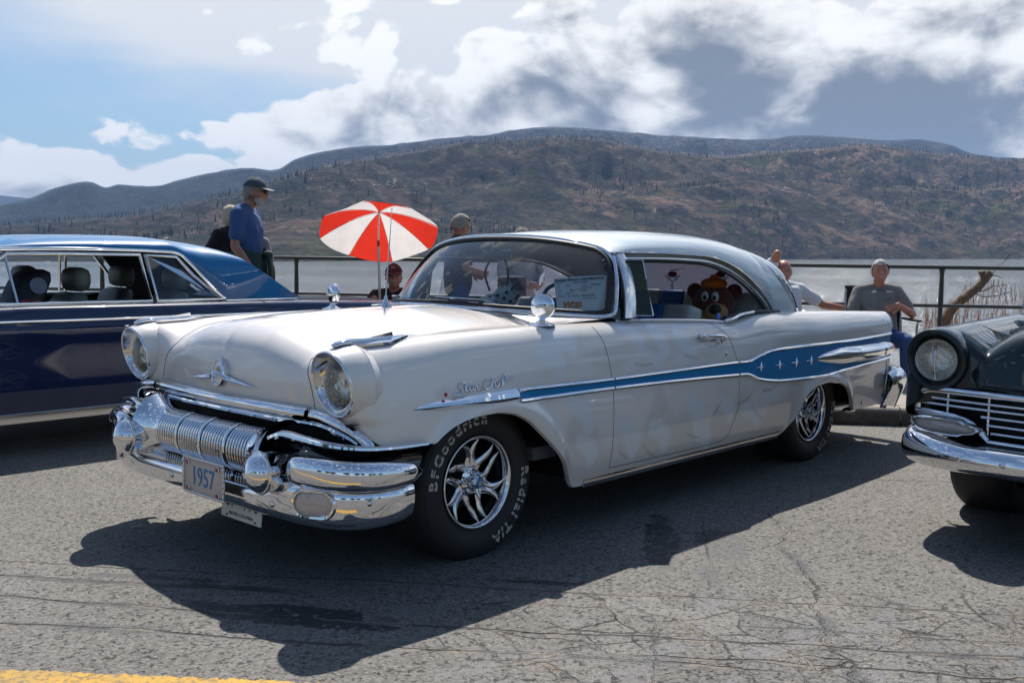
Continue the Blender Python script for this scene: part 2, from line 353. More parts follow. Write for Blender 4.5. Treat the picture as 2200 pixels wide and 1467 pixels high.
# ---------------------------------------------------------------- setting: road, kerb, walkway, bank, lake, hills
KE = np.array([-0.59, 0.807]); KE /= np.linalg.norm(KE); KN = np.array([-KE[1], KE[0]]); K0 = np.array([-4.692, 0.25])
def KP(e, n, z=0.0):                      # e along the kerb (to the right), n towards the lake, z above the road
    p = K0 + KE * e + KN * n; return tilt((p[0], p[1], z))
def kerb_coords(t):                       # e, n as node sockets from object coordinates (world for the ground sheets)
    oc = t.node('ShaderNodeTexCoord').outputs['Object']
    rel = t.vmath('SUBTRACT', oc, (K0[0], K0[1], 0))
    return oc, t.vmath('DOT_PRODUCT', rel, (KE[0], KE[1], 0)), t.vmath('DOT_PRODUCT', rel, (KN[0], KN[1], 0))
def asphalt():
    m = bpy.data.materials.new('asphalt'); m.use_nodes = True; t = NT(m.node_tree); b = t.n['Principled BSDF']
    oc, e, n = kerb_coords(t)
    wob = t.math('SUBTRACT', t.noise(oc, 2.3, 5, .62), .5); wob2 = t.math('SUBTRACT', t.noise(oc, 9, 5, .65), .5)
    # aggregate stones
    v1 = t.node('ShaderNodeTexVoronoi'); t.put(v1.inputs['Vector'], oc); v1.inputs['Scale'].default_value = 95
    stone = t.sep(v1.outputs['Color'])[0]; sd = v1.outputs['Distance']
    stone2 = t.voronoi(oc, 210, out='Distance')
    broad = t.noise(oc, 0.9, 6, .6); fine = t.noise(oc, 260, 3, .7)
    val = t.math('ADD', .152, t.math('MULTIPLY', t.math('SUBTRACT', stone, .5), .11))
    val = t.math('ADD', val, t.math('MULTIPLY', t.math('SUBTRACT', broad, .5), .085))
    val = t.math('ADD', val, t.math('MULTIPLY', t.math('SUBTRACT', fine, .5), .10))
    pits = t.smooth(t.noise(oc, 42, 4, .66), .57, .64); val = t.math('MULTIPLY', val, t.math('SUBTRACT', 1, t.math('MULTIPLY', pits, .70)))
    chips = t.smooth(t.voronoi(oc, 34), .10, .04); val = t.math('ADD', val, t.math('MULTIPLY', chips, .10))
    # lengthwise cracks that follow the kerb, each with its own wander, and sealing tar beside some of them
    crack = None; tar = None
    def add(a, x): return x if a is None else t.math('MAXIMUM', a, x)
    for (n0, e0, e1, wd, tw, amp, so) in CRACKS_E:
        off = t.math('SUBTRACT', t.noise(t.combine(t.math('ADD', e, so * 7.0), so, 0.0), 0.75, 6, .62), .5)
        d = t.math('ABSOLUTE', t.math('ADD', t.math('SUBTRACT', n, n0), t.math('ADD', t.math('MULTIPLY', off, amp), t.math('MULTIPLY', wob2, .02))))
        ext = t.math('MULTIPLY', t.smooth(e, e0 - .15, e0 + .15), t.smooth(e, e1 + .15, e1 - .15))
        crack = add(crack, t.math('MULTIPLY', t.smooth(d, wd * 1.5, wd * .4), ext))
        if tw > 0:
            lm = t.smooth(t.noise(t.combine(e, so, 3.0), 1.3, 3, .5), .47, .58)
            tar = add(tar, t.math('MULTIPLY', t.math('MULTIPLY', t.smooth(t.math('ADD', d, t.math('MULTIPLY', wob2, .05)), tw, tw * .75), ext), lm))
    for (e0, n0, n1, wd, tw, amp, so) in CRACKS_N:
        off = t.math('SUBTRACT', t.noise(t.combine(so, t.math('ADD', n, so * 5.0), 0.0), 1.6, 6, .62), .5)
        d = t.math('ABSOLUTE', t.math('ADD', t.math('SUBTRACT', e, e0), t.math('ADD', t.math('MULTIPLY', off, amp), t.math('MULTIPLY', wob2, .03))))
        ext = t.math('MULTIPLY', t.smooth(n, n0 - .06, n0 + .06), t.smooth(n, n1 + .06, n1 - .06))
        crack = add(crack, t.math('MULTIPLY', t.smooth(d, wd * 1.5, wd * .4), ext))
        if tw > 0:
            lm = t.smooth(t.noise(t.combine(n, so, 5.0), 2.2, 3, .5), .44, .52)
            tar = add(tar, t.math('MULTIPLY', t.math('MULTIPLY', t.smooth(t.math('ADD', d, t.math('MULTIPLY', wob2, .08)), tw, tw * .8), ext), lm))
    # crazed patch
    pv = t.vmath('ADD', oc, t.vmath('MULTIPLY', t.vmath('SUBTRACT', t.noise(oc, 5, 4, .6, color=True), (.5, .5, .5)), (.13, .13, 0)))
    cell = t.voronoi(t.mapping(pv, rot=(0, 0, -.93), scale=(1.25, .85, 0.0)), 4.0, 'DISTANCE_TO_EDGE', rand=.55)
    cell2 = t.voronoi(t.mapping(pv, rot=(0, 0, .5), scale=(1, 1, 0.0)), 2.1, 'DISTANCE_TO_EDGE')
    gone = t.smooth(t.noise(oc, 3.1, 3, .5), .40, .52)
    def area(ec, nc, se, sn):
        a = t.math('DIVIDE', t.math('SUBTRACT', e, ec), se); bb = t.math('DIVIDE', t.math('SUBTRACT', n, nc), sn)
        q = t.math('ADD', t.math('ADD', t.math('MULTIPLY', a, a), t.math('MULTIPLY', bb, bb)), t.math('MULTIPLY', wob, 1.1))
        return t.smooth(q, 1.15, .75)
    zone = area(-.9, -4.95, 1.55, .55)
    craze = t.math('MAXIMUM', t.math('MULTIPLY', t.smooth(cell, .020, .006), gone), t.math('MULTIPLY', t.smooth(cell2, .012, .004), .6))
    crack = t.math('MAXIMUM', crack, t.math('MULTIPLY', craze, zone))
    plate = t.voronoi(t.mapping(pv, rot=(0, 0, -.93), scale=(1.25, .85, 0.0)), 4.0, out='Color', rand=.55)
    tone = t.math('MULTIPLY', t.math('MULTIPLY', t.math('SUBTRACT', t.sep(plate)[1], .5), .05), zone)
    val = t.math('ADD', val, tone)
    grey = t.mix(t.math('MULTIPLY', broad, 1.0), (1.06, .985, .88), (1.0, .965, .92))
    c = t.mix(1.0, t.combine(val, val, val), grey, blend='MULTIPLY')
    wob = t.math('ADD', wob, t.math('MULTIPLY', wob2, 2.6))
    for (ec, nc, se, sn) in TARS: tar = t.math('MAXIMUM', tar, t.math('MULTIPLY', area(ec, nc, se, sn), t.smooth(t.noise(oc, 30, 3, .6), .36, .44)))
    smear = t.smooth(t.noise(t.mapping(oc, rot=(0, 0, -.93), scale=(1, 3.5, 1)), .8, 5, .6), .60, .70)
    c = t.mix(t.math('MULTIPLY', smear, .18), c, (.045, .045, .047))
    # grey sealant skins on the crazed part
    skin = t.math('MULTIPLY', t.smooth(t.noise(t.mapping(oc, rot=(0, 0, -.93), scale=(1, 2.0, 1)), 2.6, 4, .55), .57, .60), t.math('MULTIPLY', area(-.4, -5.0, 2.6, .55), .55))
    c = t.mix(skin, c, (.115, .118, .125))
    c = t.mix(t.math('MULTIPLY', tar, .88), c, (.028, .029, .031))
    sand = t.mix(t.smooth(t.noise(oc, 4.0, 3, .5), .50, .58), (.022, .020, .018), (.21, .17, .125))
    c = t.mix(t.math('MULTIPLY', crack, .72), c, sand)
    t.l.new(c, b.inputs['Base Color'])
    t.put(b.inputs['Roughness'], t.math('SUBTRACT', .86, t.math('MULTIPLY', t.math('MAXIMUM', tar, skin), .34)))
    h = t.math('ADD', t.math('MULTIPLY', sd, -.5), t.math('MULTIPLY', stone2, -.25)); h = t.math('SUBTRACT', h, t.math('MULTIPLY', pits, .8)); h = t.math('SUBTRACT', h, t.math('MULTIPLY', crack, 2.2))
    h = t.math('MULTIPLY', h, t.math('SUBTRACT', 1, t.math('MULTIPLY', tar, .6)))
    t.l.new(t.bump(h, .85, .006), b.inputs['Normal'])
    return m
#            n0    e0    e1   width tar  wander seed
CRACKS_E = [(-4.70, -9, -3.0, .006, .030, .20, 1.3), (-4.52, -6, 1.0, .005, .0, .25, 2.7), (-4.95, -7, 6.0, .007, .028, .26, 3.1), (-5.18, -8, -1.2, .008, .045, .18, 4.6),
            (-5.12, -1.6, 8, .007, .02, .30, 5.9), (-4.80, -1.2, 7, .005, .015, .25, 8.2), (-2.1, -8, 8, .006, .0, .4, 9.4), (-7.5, -9, 9, .008, .03, .4, 7.7)]
CRACKS_N = [(-.92, -5.6, -3.1, .007, .035, .40, 1.9), (-1.30, -4.35, -3.3, .004, .05, .3, 4.2), (-.30, -5.5, -4.3, .005, .0, .4, 6.1)]
TARS = [(-2.95, -4.93, .42, .085), (-2.7, -5.02, .3, .035), (-1.5, -3.75, .085, .55), (-1.22, -3.75, .10, .30), (-3.6, -4.62, .34, .030), (-2.0, -4.42, .22, .025)]
def ground_sheets():
    A = asphalt(); A.name = 'asphalt'
    mb = MB(); es = np.linspace(-60, 60, 9); ns = np.linspace(-60, 0, 7)
    mb.grid([[KP(a, b) for b in ns] for a in es], flip=True); tag(mb.build('road', A), kind='structure')
    gm = mat('dry_grass_ground', (.10, .095, .05), .95, grain=.4, gscale=3)
    mb = MB(); mb.grid([[KP(a, b, -.25) for b in np.linspace(-900, -.2, 6)] for a in np.linspace(-1500, 1500, 7)], flip=True); tag(mb.build('ground', gm), kind='structure')
    # kerb
    cm = bpy.data.materials.new('kerb_concrete'); cm.use_nodes = True; t = NT(cm.node_tree); b = t.n['Principled BSDF']
    oc = t.node('ShaderNodeTexCoord').outputs['Object']; g = t.node('ShaderNodeNewGeometry').outputs['Normal']
    nz = t.sep(g)[2]; n1 = t.noise(oc, 3.5, 6, .65); n2 = t.noise(oc, 60, 4, .65)
    c = t.mix(t.smooth(t.math('ADD', n1, t.math('MULTIPLY', n2, .4)), .50, .85), (.22, .20, .17), (.38, .345, .30))
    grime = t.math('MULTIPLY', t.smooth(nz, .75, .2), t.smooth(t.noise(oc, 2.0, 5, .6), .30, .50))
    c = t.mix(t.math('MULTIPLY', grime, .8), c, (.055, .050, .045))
    c = t.mix(t.smooth(t.noise(oc, 9, 4, .6), .62, .70), c, (.14, .09, .05))
    t.l.new(c, b.inputs['Base Color']); b.inputs['Roughness'].default_value = .9; t.l.new(t.bump(n2, .6, .004), b.inputs['Normal'])
    prof = [(0.0, -.1), (0.0, .075), (.008, .115), (.03, .142), (.06, .150), (.155, .152), (.155, -.1)]
    root = empty('kerb', tuple(KP(0, 0)), label='long worn concrete kerb between the asphalt and the lakeside walkway', cat='kerb')
    inv = np.array(KP(0, 0)); k = 0
    for e0 in np.arange(-13.0, 11.5, 1.5):
        mb = MB(); jog = rng.uniform(-.006, .006); g = .006; zz = rng.uniform(-.004, .004)
        P = [[np.array(KP(ee, a + jog, z + zz)) - inv for a, z in prof] for ee in np.linspace(e0 + g, e0 + 1.5 - g, 4)]
        mb.grid(P); mb.fan(P[0], flip=True); mb.fan(P[-1]); mb.build('kerb_stone', cm, root, sharp=50)
    mb = MB()
    for a, b_ in ((-60, -13.0), (11.0, 60)):
        mb.grid([[np.array(KP(ee, x, z)) - inv for x, z in prof] for ee in (a, b_)])
    tag(mb.build('kerb_run', cm, root), kind='stuff')
    # walkway in concrete bays
    wm = bpy.data.materials.new('walkway_concrete'); wm.use_nodes = True; t = NT(wm.node_tree); b = t.n['Principled BSDF']
    oc = t.node('ShaderNodeTexCoord').outputs['Object']; n1 = t.noise(oc, 1.3, 7, .66); n2 = t.noise(oc, 130, 4, .7)
    c = t.mix(n1, (.25, .23, .20), (.37, .34, .30)); c = t.mix(t.math('MULTIPLY', t.smooth(n2, .45, .75), .35), c, (.13, .12, .11))
    ck = t.smooth(t.math('ABSOLUTE', t.math('SUBTRACT', t.noise(oc, .35, 3, .5), .5)), .0022, .001); c = t.mix(ck, c, (.04, .035, .03))
    t.l.new(c, b.inputs['Base Color']); b.inputs['Roughness'].default_value = .9; t.l.new(t.bump(n2, .4, .002), b.inputs['Normal'])
    root = bpy.data.objects.new('walkway', None); COL.objects.link(root); root['kind'] = 'structure'
    for e0 in np.arange(-14, 13, 1.8):
        for n0, n1_ in ((.161, 1.69), (1.70, 3.3)):
            mb = MB(); zt = .150 + rng.uniform(-.003, .003); g = .006
            c4 = [KP(e0 + g, n0, zt), KP(e0 + 1.8 - g, n0, zt), KP(e0 + 1.8 - g, n1_, zt), KP(e0 + g, n1_, zt)]
            mb.prism(c4, np.array((0, 0, -.12)), np.zeros(3)); mb.build('paving_slab', wm, root)
    # bank down to the lake
    bm_ = mat('bank_soil', (.13, .115, .085), .95, grain=.5, gscale=4, bump=.8, bscale=8, bdist=.05)
    es = np.linspace(-60, 60, 140); P = []
    for ee in es:
        row = []
        for n_, z in ((3.29, .02), (3.6, -.1), (4.4, -.5), (5.5, -1.3), (7.0, -2.2), (9.5, -2.9), (14, -3.4)):
            j = (vnoise(np.array(ee * 1.3), np.array(n_ * 1.1), 5) - .5) * .35 * min(1, (n_ - 3.29)); row.append(KP(ee, n_ + j, z + j * .6))
        P.append(row)
    mb = MB().grid(P, flip=True); tag(mb.build('bank', bm_, sharp=None), kind='structure')
    # walkway under-fill
    mb = MB().grid([[KP(a, b, .02) for b in (.15, 3.3)] for a in (-60, 60)], flip=True); tag(mb.build('walkway_base', bm_), kind='structure')
    # worn yellow line
    ym = bpy.data.materials.new('yellow_line_paint'); ym.use_nodes = True; t = NT(ym.node_tree); b = t.n['Principled BSDF']
    oc, e, n = kerb_coords(t)
    nn = t.noise(oc, 34, 5, .7); nb = t.noise(oc, 5, 4, .6)
    c = t.mix(nb, (.50, .27, .03), (.62, .37, .05)); c = t.mix(t.smooth(t.noise(oc, 46, 4, .65), .48, .62), c, (.24, .16, .06)); c = t.mix(t.math('MULTIPLY', t.smooth(t.noise(oc, 3, 4, .6), .45, .7), .5), c, (.22, .17, .10))
    t.l.new(c, b.inputs['Base Color']); b.inputs['Roughness'].default_value = .75; t.l.new(t.bump(nn, .8, .005), b.inputs['Normal'])
    n = t.math('SUBTRACT', n, t.math('MULTIPLY', e, YS))
    edge = t.math('MULTIPLY', t.smooth(n, YL[0], YL[0] - .06), t.smooth(n, YL[1], YL[1] + .05))
    keep = t.math('GREATER_THAN', t.math('ADD', t.math('MULTIPLY', edge, .62), t.math('MULTIPLY', t.math('ADD', nn, t.math('MULTIPLY', t.math('SUBTRACT', nb, .5), .7)), .9)), .86)
    t.l.new(keep, b.inputs['Alpha'])
    mb = MB().grid([[KP(a, YL[1] - .02 + YS * a, .004), KP(a, YL[0] + .02 + YS * a, .004)] for a in np.linspace(-40, -2.35, 3)])
    tag(mb.build('yellow_road_line', ym), kind='structure')
YL = (-5.325, -5.60); YS = 0.057
ground_sheets()

# lake
def lake():
    m = bpy.data.materials.new('lake_water'); m.use_nodes = True; t = NT(m.node_tree); b = t.n['Principled BSDF']
    oc = t.node('ShaderNodeTexCoord').outputs['Object']
    b.inputs['Base Color'].default_value = (.16, .175, .18, 1); b.inputs['Roughness'].default_value = .10; b.inputs['IOR'].default_value = 1.33
    k = 1.0
    w1 = t.noise(t.mapping(oc, rot=(0, 0, R(47)), scale=(1, .45, 1)), 1.1, 5, .62)
    w2 = t.noise(t.mapping(oc, rot=(0, 0, R(35)), scale=(1, .5, 1)), 4.5, 4, .6)
    w3 = t.noise(t.mapping(oc, rot=(0, 0, R(50)), scale=(1, .3, 1)), .16, 4, .6)
    h = t.math('ADD', t.math('ADD', t.math('MULTIPLY', w1, .42), t.math('MULTIPLY', w2, .24)), t.math('MULTIPLY', w3, .25))
    t.l.new(t.bump(h, 1.0, .55), b.inputs['Normal'])
    band = t.smooth(t.noise(t.mapping(oc, rot=(0, 0, R(43.2)), scale=(.35, .05, 1)), .06, 5, .6), .40, .62)
    t.put(b.inputs['Roughness'], t.math('ADD', .06, t.math('MULTIPLY', band, .06)))
    z = -2.75; C0 = CAM.copy()
    def P(d, a): v = HEAD * math.cos(a) + RIGHT * math.sin(a); return (C0[0] + v[0] * d, C0[1] + v[1] * d, z)
    # wavelets are real relief out to a few hundred metres, where they sink below a pixel
    az = np.linspace(R(-33), R(33), 430); dd = np.geomspace(9, 420, 520); D_, A_ = np.meshgrid(dd, az, indexing='ij')
    X = C0[0] + (HEAD[0] * np.cos(A_) + RIGHT[0] * np.sin(A_)) * D_; Y = C0[1] + (HEAD[1] * np.cos(A_) + RIGHT[1] * np.sin(A_)) * D_
    s_ = X * .62 + Y * .78; q_ = -X * .78 + Y * .62; Z = z + 0 * X
    for wl, am, k_ in ((5.5, .050, 1), (2.6, .036, 2), (1.25, .022, 3)):
        fade = np.clip(1.6 - D_ * .022 / wl * 1.3, 0, 1); ph = (vnoise(s_ / wl / 2.2, q_ / wl / 3, k_) - .5) * 7; Z = Z + am * fade * (np.sin(2 * np.pi * s_ / wl + ph) + (fbm(s_ / wl * 1.3, q_ / wl * .6, 3, k_ + 7) - .5) * 1.6)
    mb = MB().grid(np.stack([X, Y, Z], -1))
    for a0, a1 in ((-80, -33), (33, 80)): mb.grid([[P(d, a) for a in np.linspace(R(a0), R(a1), 12)] for d in (9, 30, 120, 420)])
    mb.grid([[P(d, a) for a in np.linspace(R(-80), R(80), 41)] for d in (420, 1500, 3000, 6000)])
    tag(mb.build('lake', m), kind='structure')
lake()

# hills across the lake: outlines read as elevation over azimuth, each on ground that really lies that far away
def px(u, v):
    a = math.atan((u - 1100) / 2177.765); return math.degrees(a), math.degrees(math.atan((549.5 - v) / 2177.765 * math.cos(a)))
RIDGE_MAIN = [(-1900, 470), (-900, 430), (-400, 450), (0, 441), (80, 425), (130, 405), (180, 394), (205, 394), (235, 405), (262, 399), (330, 402), (400, 388), (470, 372), (540, 364), (600, 368), (640, 346), (740, 322), (840, 315), (960, 300), (1060, 293), (1100, 285), (1200, 278), (1280, 283), (1360, 290), (1450, 297), (1560, 302), (1640, 304), (1700, 296), (1800, 299), (1900, 306), (1960, 304), (2030, 316), (2090, 336), (2300, 352), (2700, 330), (3600, 300), (6000, 380)]
RIDGE_NEAR = [(-2200, 500), (-900, 500), (-300, 505), (0, 480), (150, 468), (300, 455), (420, 430), (560, 396), (640, 372), (720, 352), (830, 336), (930, 318), (1010, 305), (1100, 300), (1200, 296), (1290, 301), (1340, 312), (1450, 330), (1560, 338), (1640, 330), (1740, 321), (1830, 314), (1900, 317), (2000, 331), (2100, 340), (2200, 345), (2600, 300), (3600, 250), (6000, 340)]
SPUR = [(-2200, 520), (-300, 525), (0, 510), (300, 505), (560, 480), (750, 462), (860, 450), (1000, 425), (1150, 415), (1300, 400), (1450, 398), (1600, 385), (1750, 400), (1900, 395), (2050, 405), (2200, 398), (2600, 380), (6000, 420)]
def hill_mat(name, far=0.0):
    m = bpy.data.materials.new(name); m.use_nodes = True; t = NT(m.node_tree); b = t.n['Principled BSDF']
    oc = t.node('ShaderNodeTexCoord').outputs['Object']; nrm = t.sep(t.node('ShaderNodeNewGeometry').outputs['Normal'])[2]
    st = t.mapping(oc, rot=(0, 0, R(43.2)), scale=(.0016, .0016, .0085))
    st2 = t.vmath('ADD', st, t.vmath('MULTIPLY', t.vmath('SUBTRACT', t.noise(t.mapping(oc, scale=(.004,) * 3), 1, 4, .6, color=True), (.5, .5, .5)), (1.3, 1.3, 1.3)))
    a = t.noise(st2, 5.0, 8, .68); bq = t.noise(t.mapping(oc, scale=(.006, .006, .012)), 1.6, 8, .7); cq = t.noise(t.mapping(oc, scale=(.03, .03, .05)), 1.0, 7, .72)
    rock = (.27, .175, .13); scrub = (.078, .062, .030); dark = (.012, .020, .026); grass = (.085, .105, .022)
    lat = t.vmath('DOT_PRODUCT', oc, tuple(RIGHT)); cloud_shade = t.smooth(t.math('ADD', t.math('DIVIDE', lat, 900.0), t.math('MULTIPLY', t.math('SUBTRACT', t.noise(t.mapping(oc, scale=(.0022,) * 3), 1, 4, .6), .5), 3.2)), .55, -.75)
    c = t.mix(t.smooth(a, .44, .60), scrub, rock)
    c = t.mix(t.math('MULTIPLY', t.smooth(bq, .50, .64), .75), c, grass)
    c = t.mix(t.math('MULTIPLY', t.smooth(cq, .47, .58), .85), c, dark)
    c = t.mix(t.math('MULTIPLY', cloud_shade, .78), c, (.016, .028, .038))  # cloud shadow painted into the hillside colour, heavier to the left
    pale = t.math('MULTIPLY', t.smooth(t.noise(st2, 14.0, 6, .7), .60, .70), t.smooth(a, .46, .56)); c = t.mix(t.math('MULTIPLY', pale, 1.0), c, (.50, .40, .33))
    strat = t.smooth(t.noise(t.mapping(oc, rot=(0, .06, R(43.2)), scale=(.002, .004, .05)), 1.4, 7, .72), .52, .60); c = t.mix(t.math('MULTIPLY', strat, .55), c, (.045, .040, .045))
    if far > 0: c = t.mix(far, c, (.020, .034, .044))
    t.l.new(c, b.inputs['Base Color']); b.inputs['Roughness'].default_value = .95; b.inputs['Specular IOR Level'].default_value = .1
    t.l.new(t.bump(t.math('ADD', t.math('MULTIPLY', a, 1.0), t.math('MULTIPLY', cq, .5)), 1.0, 26.0), b.inputs['Normal'])
    return m
def ridge_fn(pts):
    q = [px(*p) for p in pts]; A = [x[0] for x in q]; E = [x[1] for x in q]
    cv = catmull(np.array(list(zip(A, E))), 6); return lambda a: np.interp(a, cv[:, 0], cv[:, 1])
def hill(name, ridge, d0, d1, back, mat_, seed, rough, na=520, nd=90, a0=-78, a1=78, foot_z=-3.2, profile=1.0):
    az = np.concatenate([np.linspace(a0, -29, 60, endpoint=False), np.linspace(-29, 29, na), np.linspace(29, a1, 61)[1:]])
    tt = np.linspace(0, 1, nd); A, T = np.meshgrid(az, tt, indexing='ij')
    D0 = d0(A); D1 = d1(A); Dd = D0 + (D1 - D0) * T
    X = CAM[0] + (HEAD[0] * np.cos(np.radians(A)) + RIGHT[0] * np.sin(np.radians(A))) * Dd
    Y = CAM[1] + (HEAD[1] * np.cos(np.radians(A)) + RIGHT[1] * np.sin(np.radians(A))) * Dd
    ztop = np.tan(np.radians(ridge(A))) * D1 + CAM[2]
    env = np.sin(np.pi * np.clip(T, 0, 1)) ** .8
    lo = fbm(X / 420, Y / 420, 6, seed, .52, ridged=True) - .5; hi_ = fbm(X / 95, Y / 95, 5, seed + 40, .55, ridged=True) - .5
    hz = (ztop - foot_z)
    Z = foot_z + hz * T ** profile + env * hz * (lo * .75 * rough + hi_ * .22 * rough) + np.minimum(T * 6, 1) * hi_ * 14 * rough
    # keep everything before the crest under the sight line to the crest
    lim = CAM[2] + np.tan(np.radians(ridge(A))) * Dd
    Z = np.where(T < .995, np.minimum(Z, lim - 2 - (1 - T) * 4), ztop + hi_ * 10 * rough)
    Z = np.maximum(Z, foot_z)
    P = np.stack([X, Y, Z], -1)
    Db = D1[:, -1] * back
    Xb = CAM[0] + (HEAD[0] * np.cos(np.radians(az)) + RIGHT[0] * np.sin(np.radians(az))) * Db; Yb = CAM[1] + (HEAD[1] * np.cos(np.radians(az)) + RIGHT[1] * np.sin(np.radians(az))) * Db
    P = np.concatenate([P, np.stack([Xb, Yb, Z[:, -1] * .2 - 30], -1)[:, None, :]], 1)
    mb = MB().grid(P); o = mb.build(name, mat_, sharp=None); tag(o, kind='structure'); return az, P
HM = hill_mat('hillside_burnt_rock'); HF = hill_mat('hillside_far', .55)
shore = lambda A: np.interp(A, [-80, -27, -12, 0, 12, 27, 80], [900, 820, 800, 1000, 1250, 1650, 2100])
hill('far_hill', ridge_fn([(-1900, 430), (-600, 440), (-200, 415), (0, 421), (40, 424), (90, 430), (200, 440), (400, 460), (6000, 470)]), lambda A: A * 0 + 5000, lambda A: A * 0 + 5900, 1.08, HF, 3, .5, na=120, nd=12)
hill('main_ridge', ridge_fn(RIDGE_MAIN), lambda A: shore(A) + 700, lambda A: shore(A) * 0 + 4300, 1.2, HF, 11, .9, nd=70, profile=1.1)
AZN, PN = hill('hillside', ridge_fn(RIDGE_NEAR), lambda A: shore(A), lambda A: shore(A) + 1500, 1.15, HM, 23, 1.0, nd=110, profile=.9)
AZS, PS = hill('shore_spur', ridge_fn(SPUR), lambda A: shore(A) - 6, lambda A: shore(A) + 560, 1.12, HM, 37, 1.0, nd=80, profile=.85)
def hill_trees():
    m = mat('burnt_conifer', (.020, .028, .016), .95, grain=.4, gscale=.2); mb = MB(); V = []; F = []
    n = 0
    for (AZ, P, cnt) in ((AZN, PN, 2400), (AZS, PS, 2200)):
        na, nd = P.shape[:2]
        I = rng.uniform(40, na - 42, cnt * 3); J = rng.uniform(1, nd - 3, cnt * 3)
        x = P[I.astype(int), J.astype(int)]; x2 = P[I.astype(int) + 1, J.astype(int) + 1]
        f = rng.uniform(0, 1, (len(I), 1)); p = x * (1 - f) + x2 * f
        k = vnoise(p[:, 0] / 60, p[:, 1] / 60, 9) * .6 + vnoise(p[:, 0] / 230, p[:, 1] / 230, 4) * .6
        p = p[(k > .56) & (p[:, 2] > -1)][:cnt]
        for q in p:
            h = rng.uniform(3, 9.5); r = h * rng.uniform(.08, .16)
            a0 = rng.uniform(0, 2); 
            for i in range(4):
                a = a0 + i * math.pi / 2; V.append((q[0] + r * math.cos(a), q[1] + r * math.sin(a), q[2] - 1 + h * .12))
            V.append((q[0], q[1], q[2] + h))
            F += [(n, n + 1, n + 4), (n + 1, n + 2, n + 4), (n + 2, n + 3, n + 4), (n + 3, n, n + 4)]; n += 5
    mb.add(V, F); tag(mb.build('hillside_trees', m, flat=True), 'sparse dark conifers scattered over the hillside across the lake', 'trees', kind='stuff')
hill_trees()
def haze():
    m = bpy.data.materials.new('haze_air'); m.use_nodes = True; t = NT(m.node_tree); t.n.clear()
    v = t.node('ShaderNodeVolumePrincipled'); v.inputs['Color'].default_value = (.38, .60, 1.0, 1); v.inputs['Density'].default_value = 0.000115; v.inputs['Anisotropy'].default_value = 0.0
    o = t.node('ShaderNodeOutputMaterial'); t.l.new(v.outputs[0], o.inputs['Volume'])
    mb = MB().box((-1600, -1600, (640 - 45) / 2), (10600, 10600, 685)); ob = mb.build('haze', m, flat=True); tag(ob, kind='stuff')
HAZE = True
if HAZE: haze()
# ---------------------------------------------------------------- car body by ray casting an implicit shell
def smax(a, b, k):
    h = np.clip(0.5 + 0.5 * (a - b) / k, 0, 1); return b + (a - b) * h + k * h * (1 - h)
def cast(f, org, dirs, tmax=1.6, n=90, it=26):
    """outermost zero of f along org + t*dir (f>0 outside). org, dirs (...,3)"""
    sh = dirs.shape[:-1]; lo = np.zeros(sh); hi = np.full(sh, tmax); found = np.zeros(sh, bool)
    for t in np.linspace(tmax, 0.02, n):
        v = f(org + dirs * t) < 0; new = v & ~found; lo = np.where(new, t, lo); hi = np.where(new, min(t + tmax / (n - 1), tmax), hi); found |= new
    for _ in range(it):
        m = (lo + hi) / 2; v = f(org + dirs * m[..., None]) < 0; lo = np.where(v, m, lo); hi = np.where(v, hi, m)
    return org + dirs * lo[..., None]
def shell(f, xs, zb, top, z0=0.2, n=60, bias=1.0):
    """side shell, left half: one column per station; rows from the height zb(x) up to the target (y,z) = top(x)"""
    xs = np.asarray(xs, float); zt = np.array([zb(x) for x in xs]); ty = np.array([top(x) for x in xs])
    th0 = np.arctan2(zt - z0, 0.93); th1 = np.arctan2(ty[:, 1] - z0, ty[:, 0])
    org = np.stack([xs, xs * 0, xs * 0 + z0], -1)[:, None, :]
    for _ in range(3):
        d = np.stack([xs * 0, np.cos(th0), np.sin(th0)], -1)[:, None, :]; P = cast(f, org, d)[:, 0]
        th0 = np.arctan2(zt - z0, np.maximum(P[:, 1], .3))
    s = np.linspace(0, 1, n) ** bias
    th = th0[:, None] + (th1 - th0)[:, None] * s[None]
    d = np.stack([th * 0, np.cos(th), np.sin(th)], -1)
    return cast(f, org, d)
def side_y(f, x, z, z0=None):
    """y of the shell at given x,z (horizontal ray)"""
    x = np.atleast_1d(np.asarray(x, float)); z = np.atleast_1d(np.asarray(z, float))
    o = np.stack([x, x * 0, z], -1); d = np.zeros_like(o); d[:, 1] = 1; return cast(f, o, d)[:, 1]
def top_z(f, x, y):
    x = np.atleast_1d(np.asarray(x, float)); y = np.atleast_1d(np.asarray(y, float))
    o = np.stack([x, y, x * 0 + .4], -1); d = np.zeros_like(o); d[:, 2] = 1; return cast(f, o, d)[:, 2]
def front_x(f, y, z, x0=0.0):
    y = np.atleast_1d(np.asarray(y, float)); z = np.atleast_1d(np.asarray(z, float))
    o = np.stack([y * 0 + x0, y, z], -1); d = np.zeros_like(o); d[:, 0] = 1; return cast(f, o, d)[:, 0]
def cut_hole(o, cy, cz, r, xmin):
    bm = bmesh.new(); bm.from_mesh(o.data)
    kill = [f for f in bm.faces if (lambda c: c.x > xmin and math.hypot(abs(c.y) - cy, c.z - cz) < r)(f.calc_center_median())]
    bmesh.ops.delete(bm, geom=kill, context='FACES'); bm.to_mesh(o.data); bm.free()
def pair(mb, name, m, parent, **kw):
    a = mb.build(name, m, parent, **kw); b = mirrored(mb).build(name, m, parent, **kw); return a, b

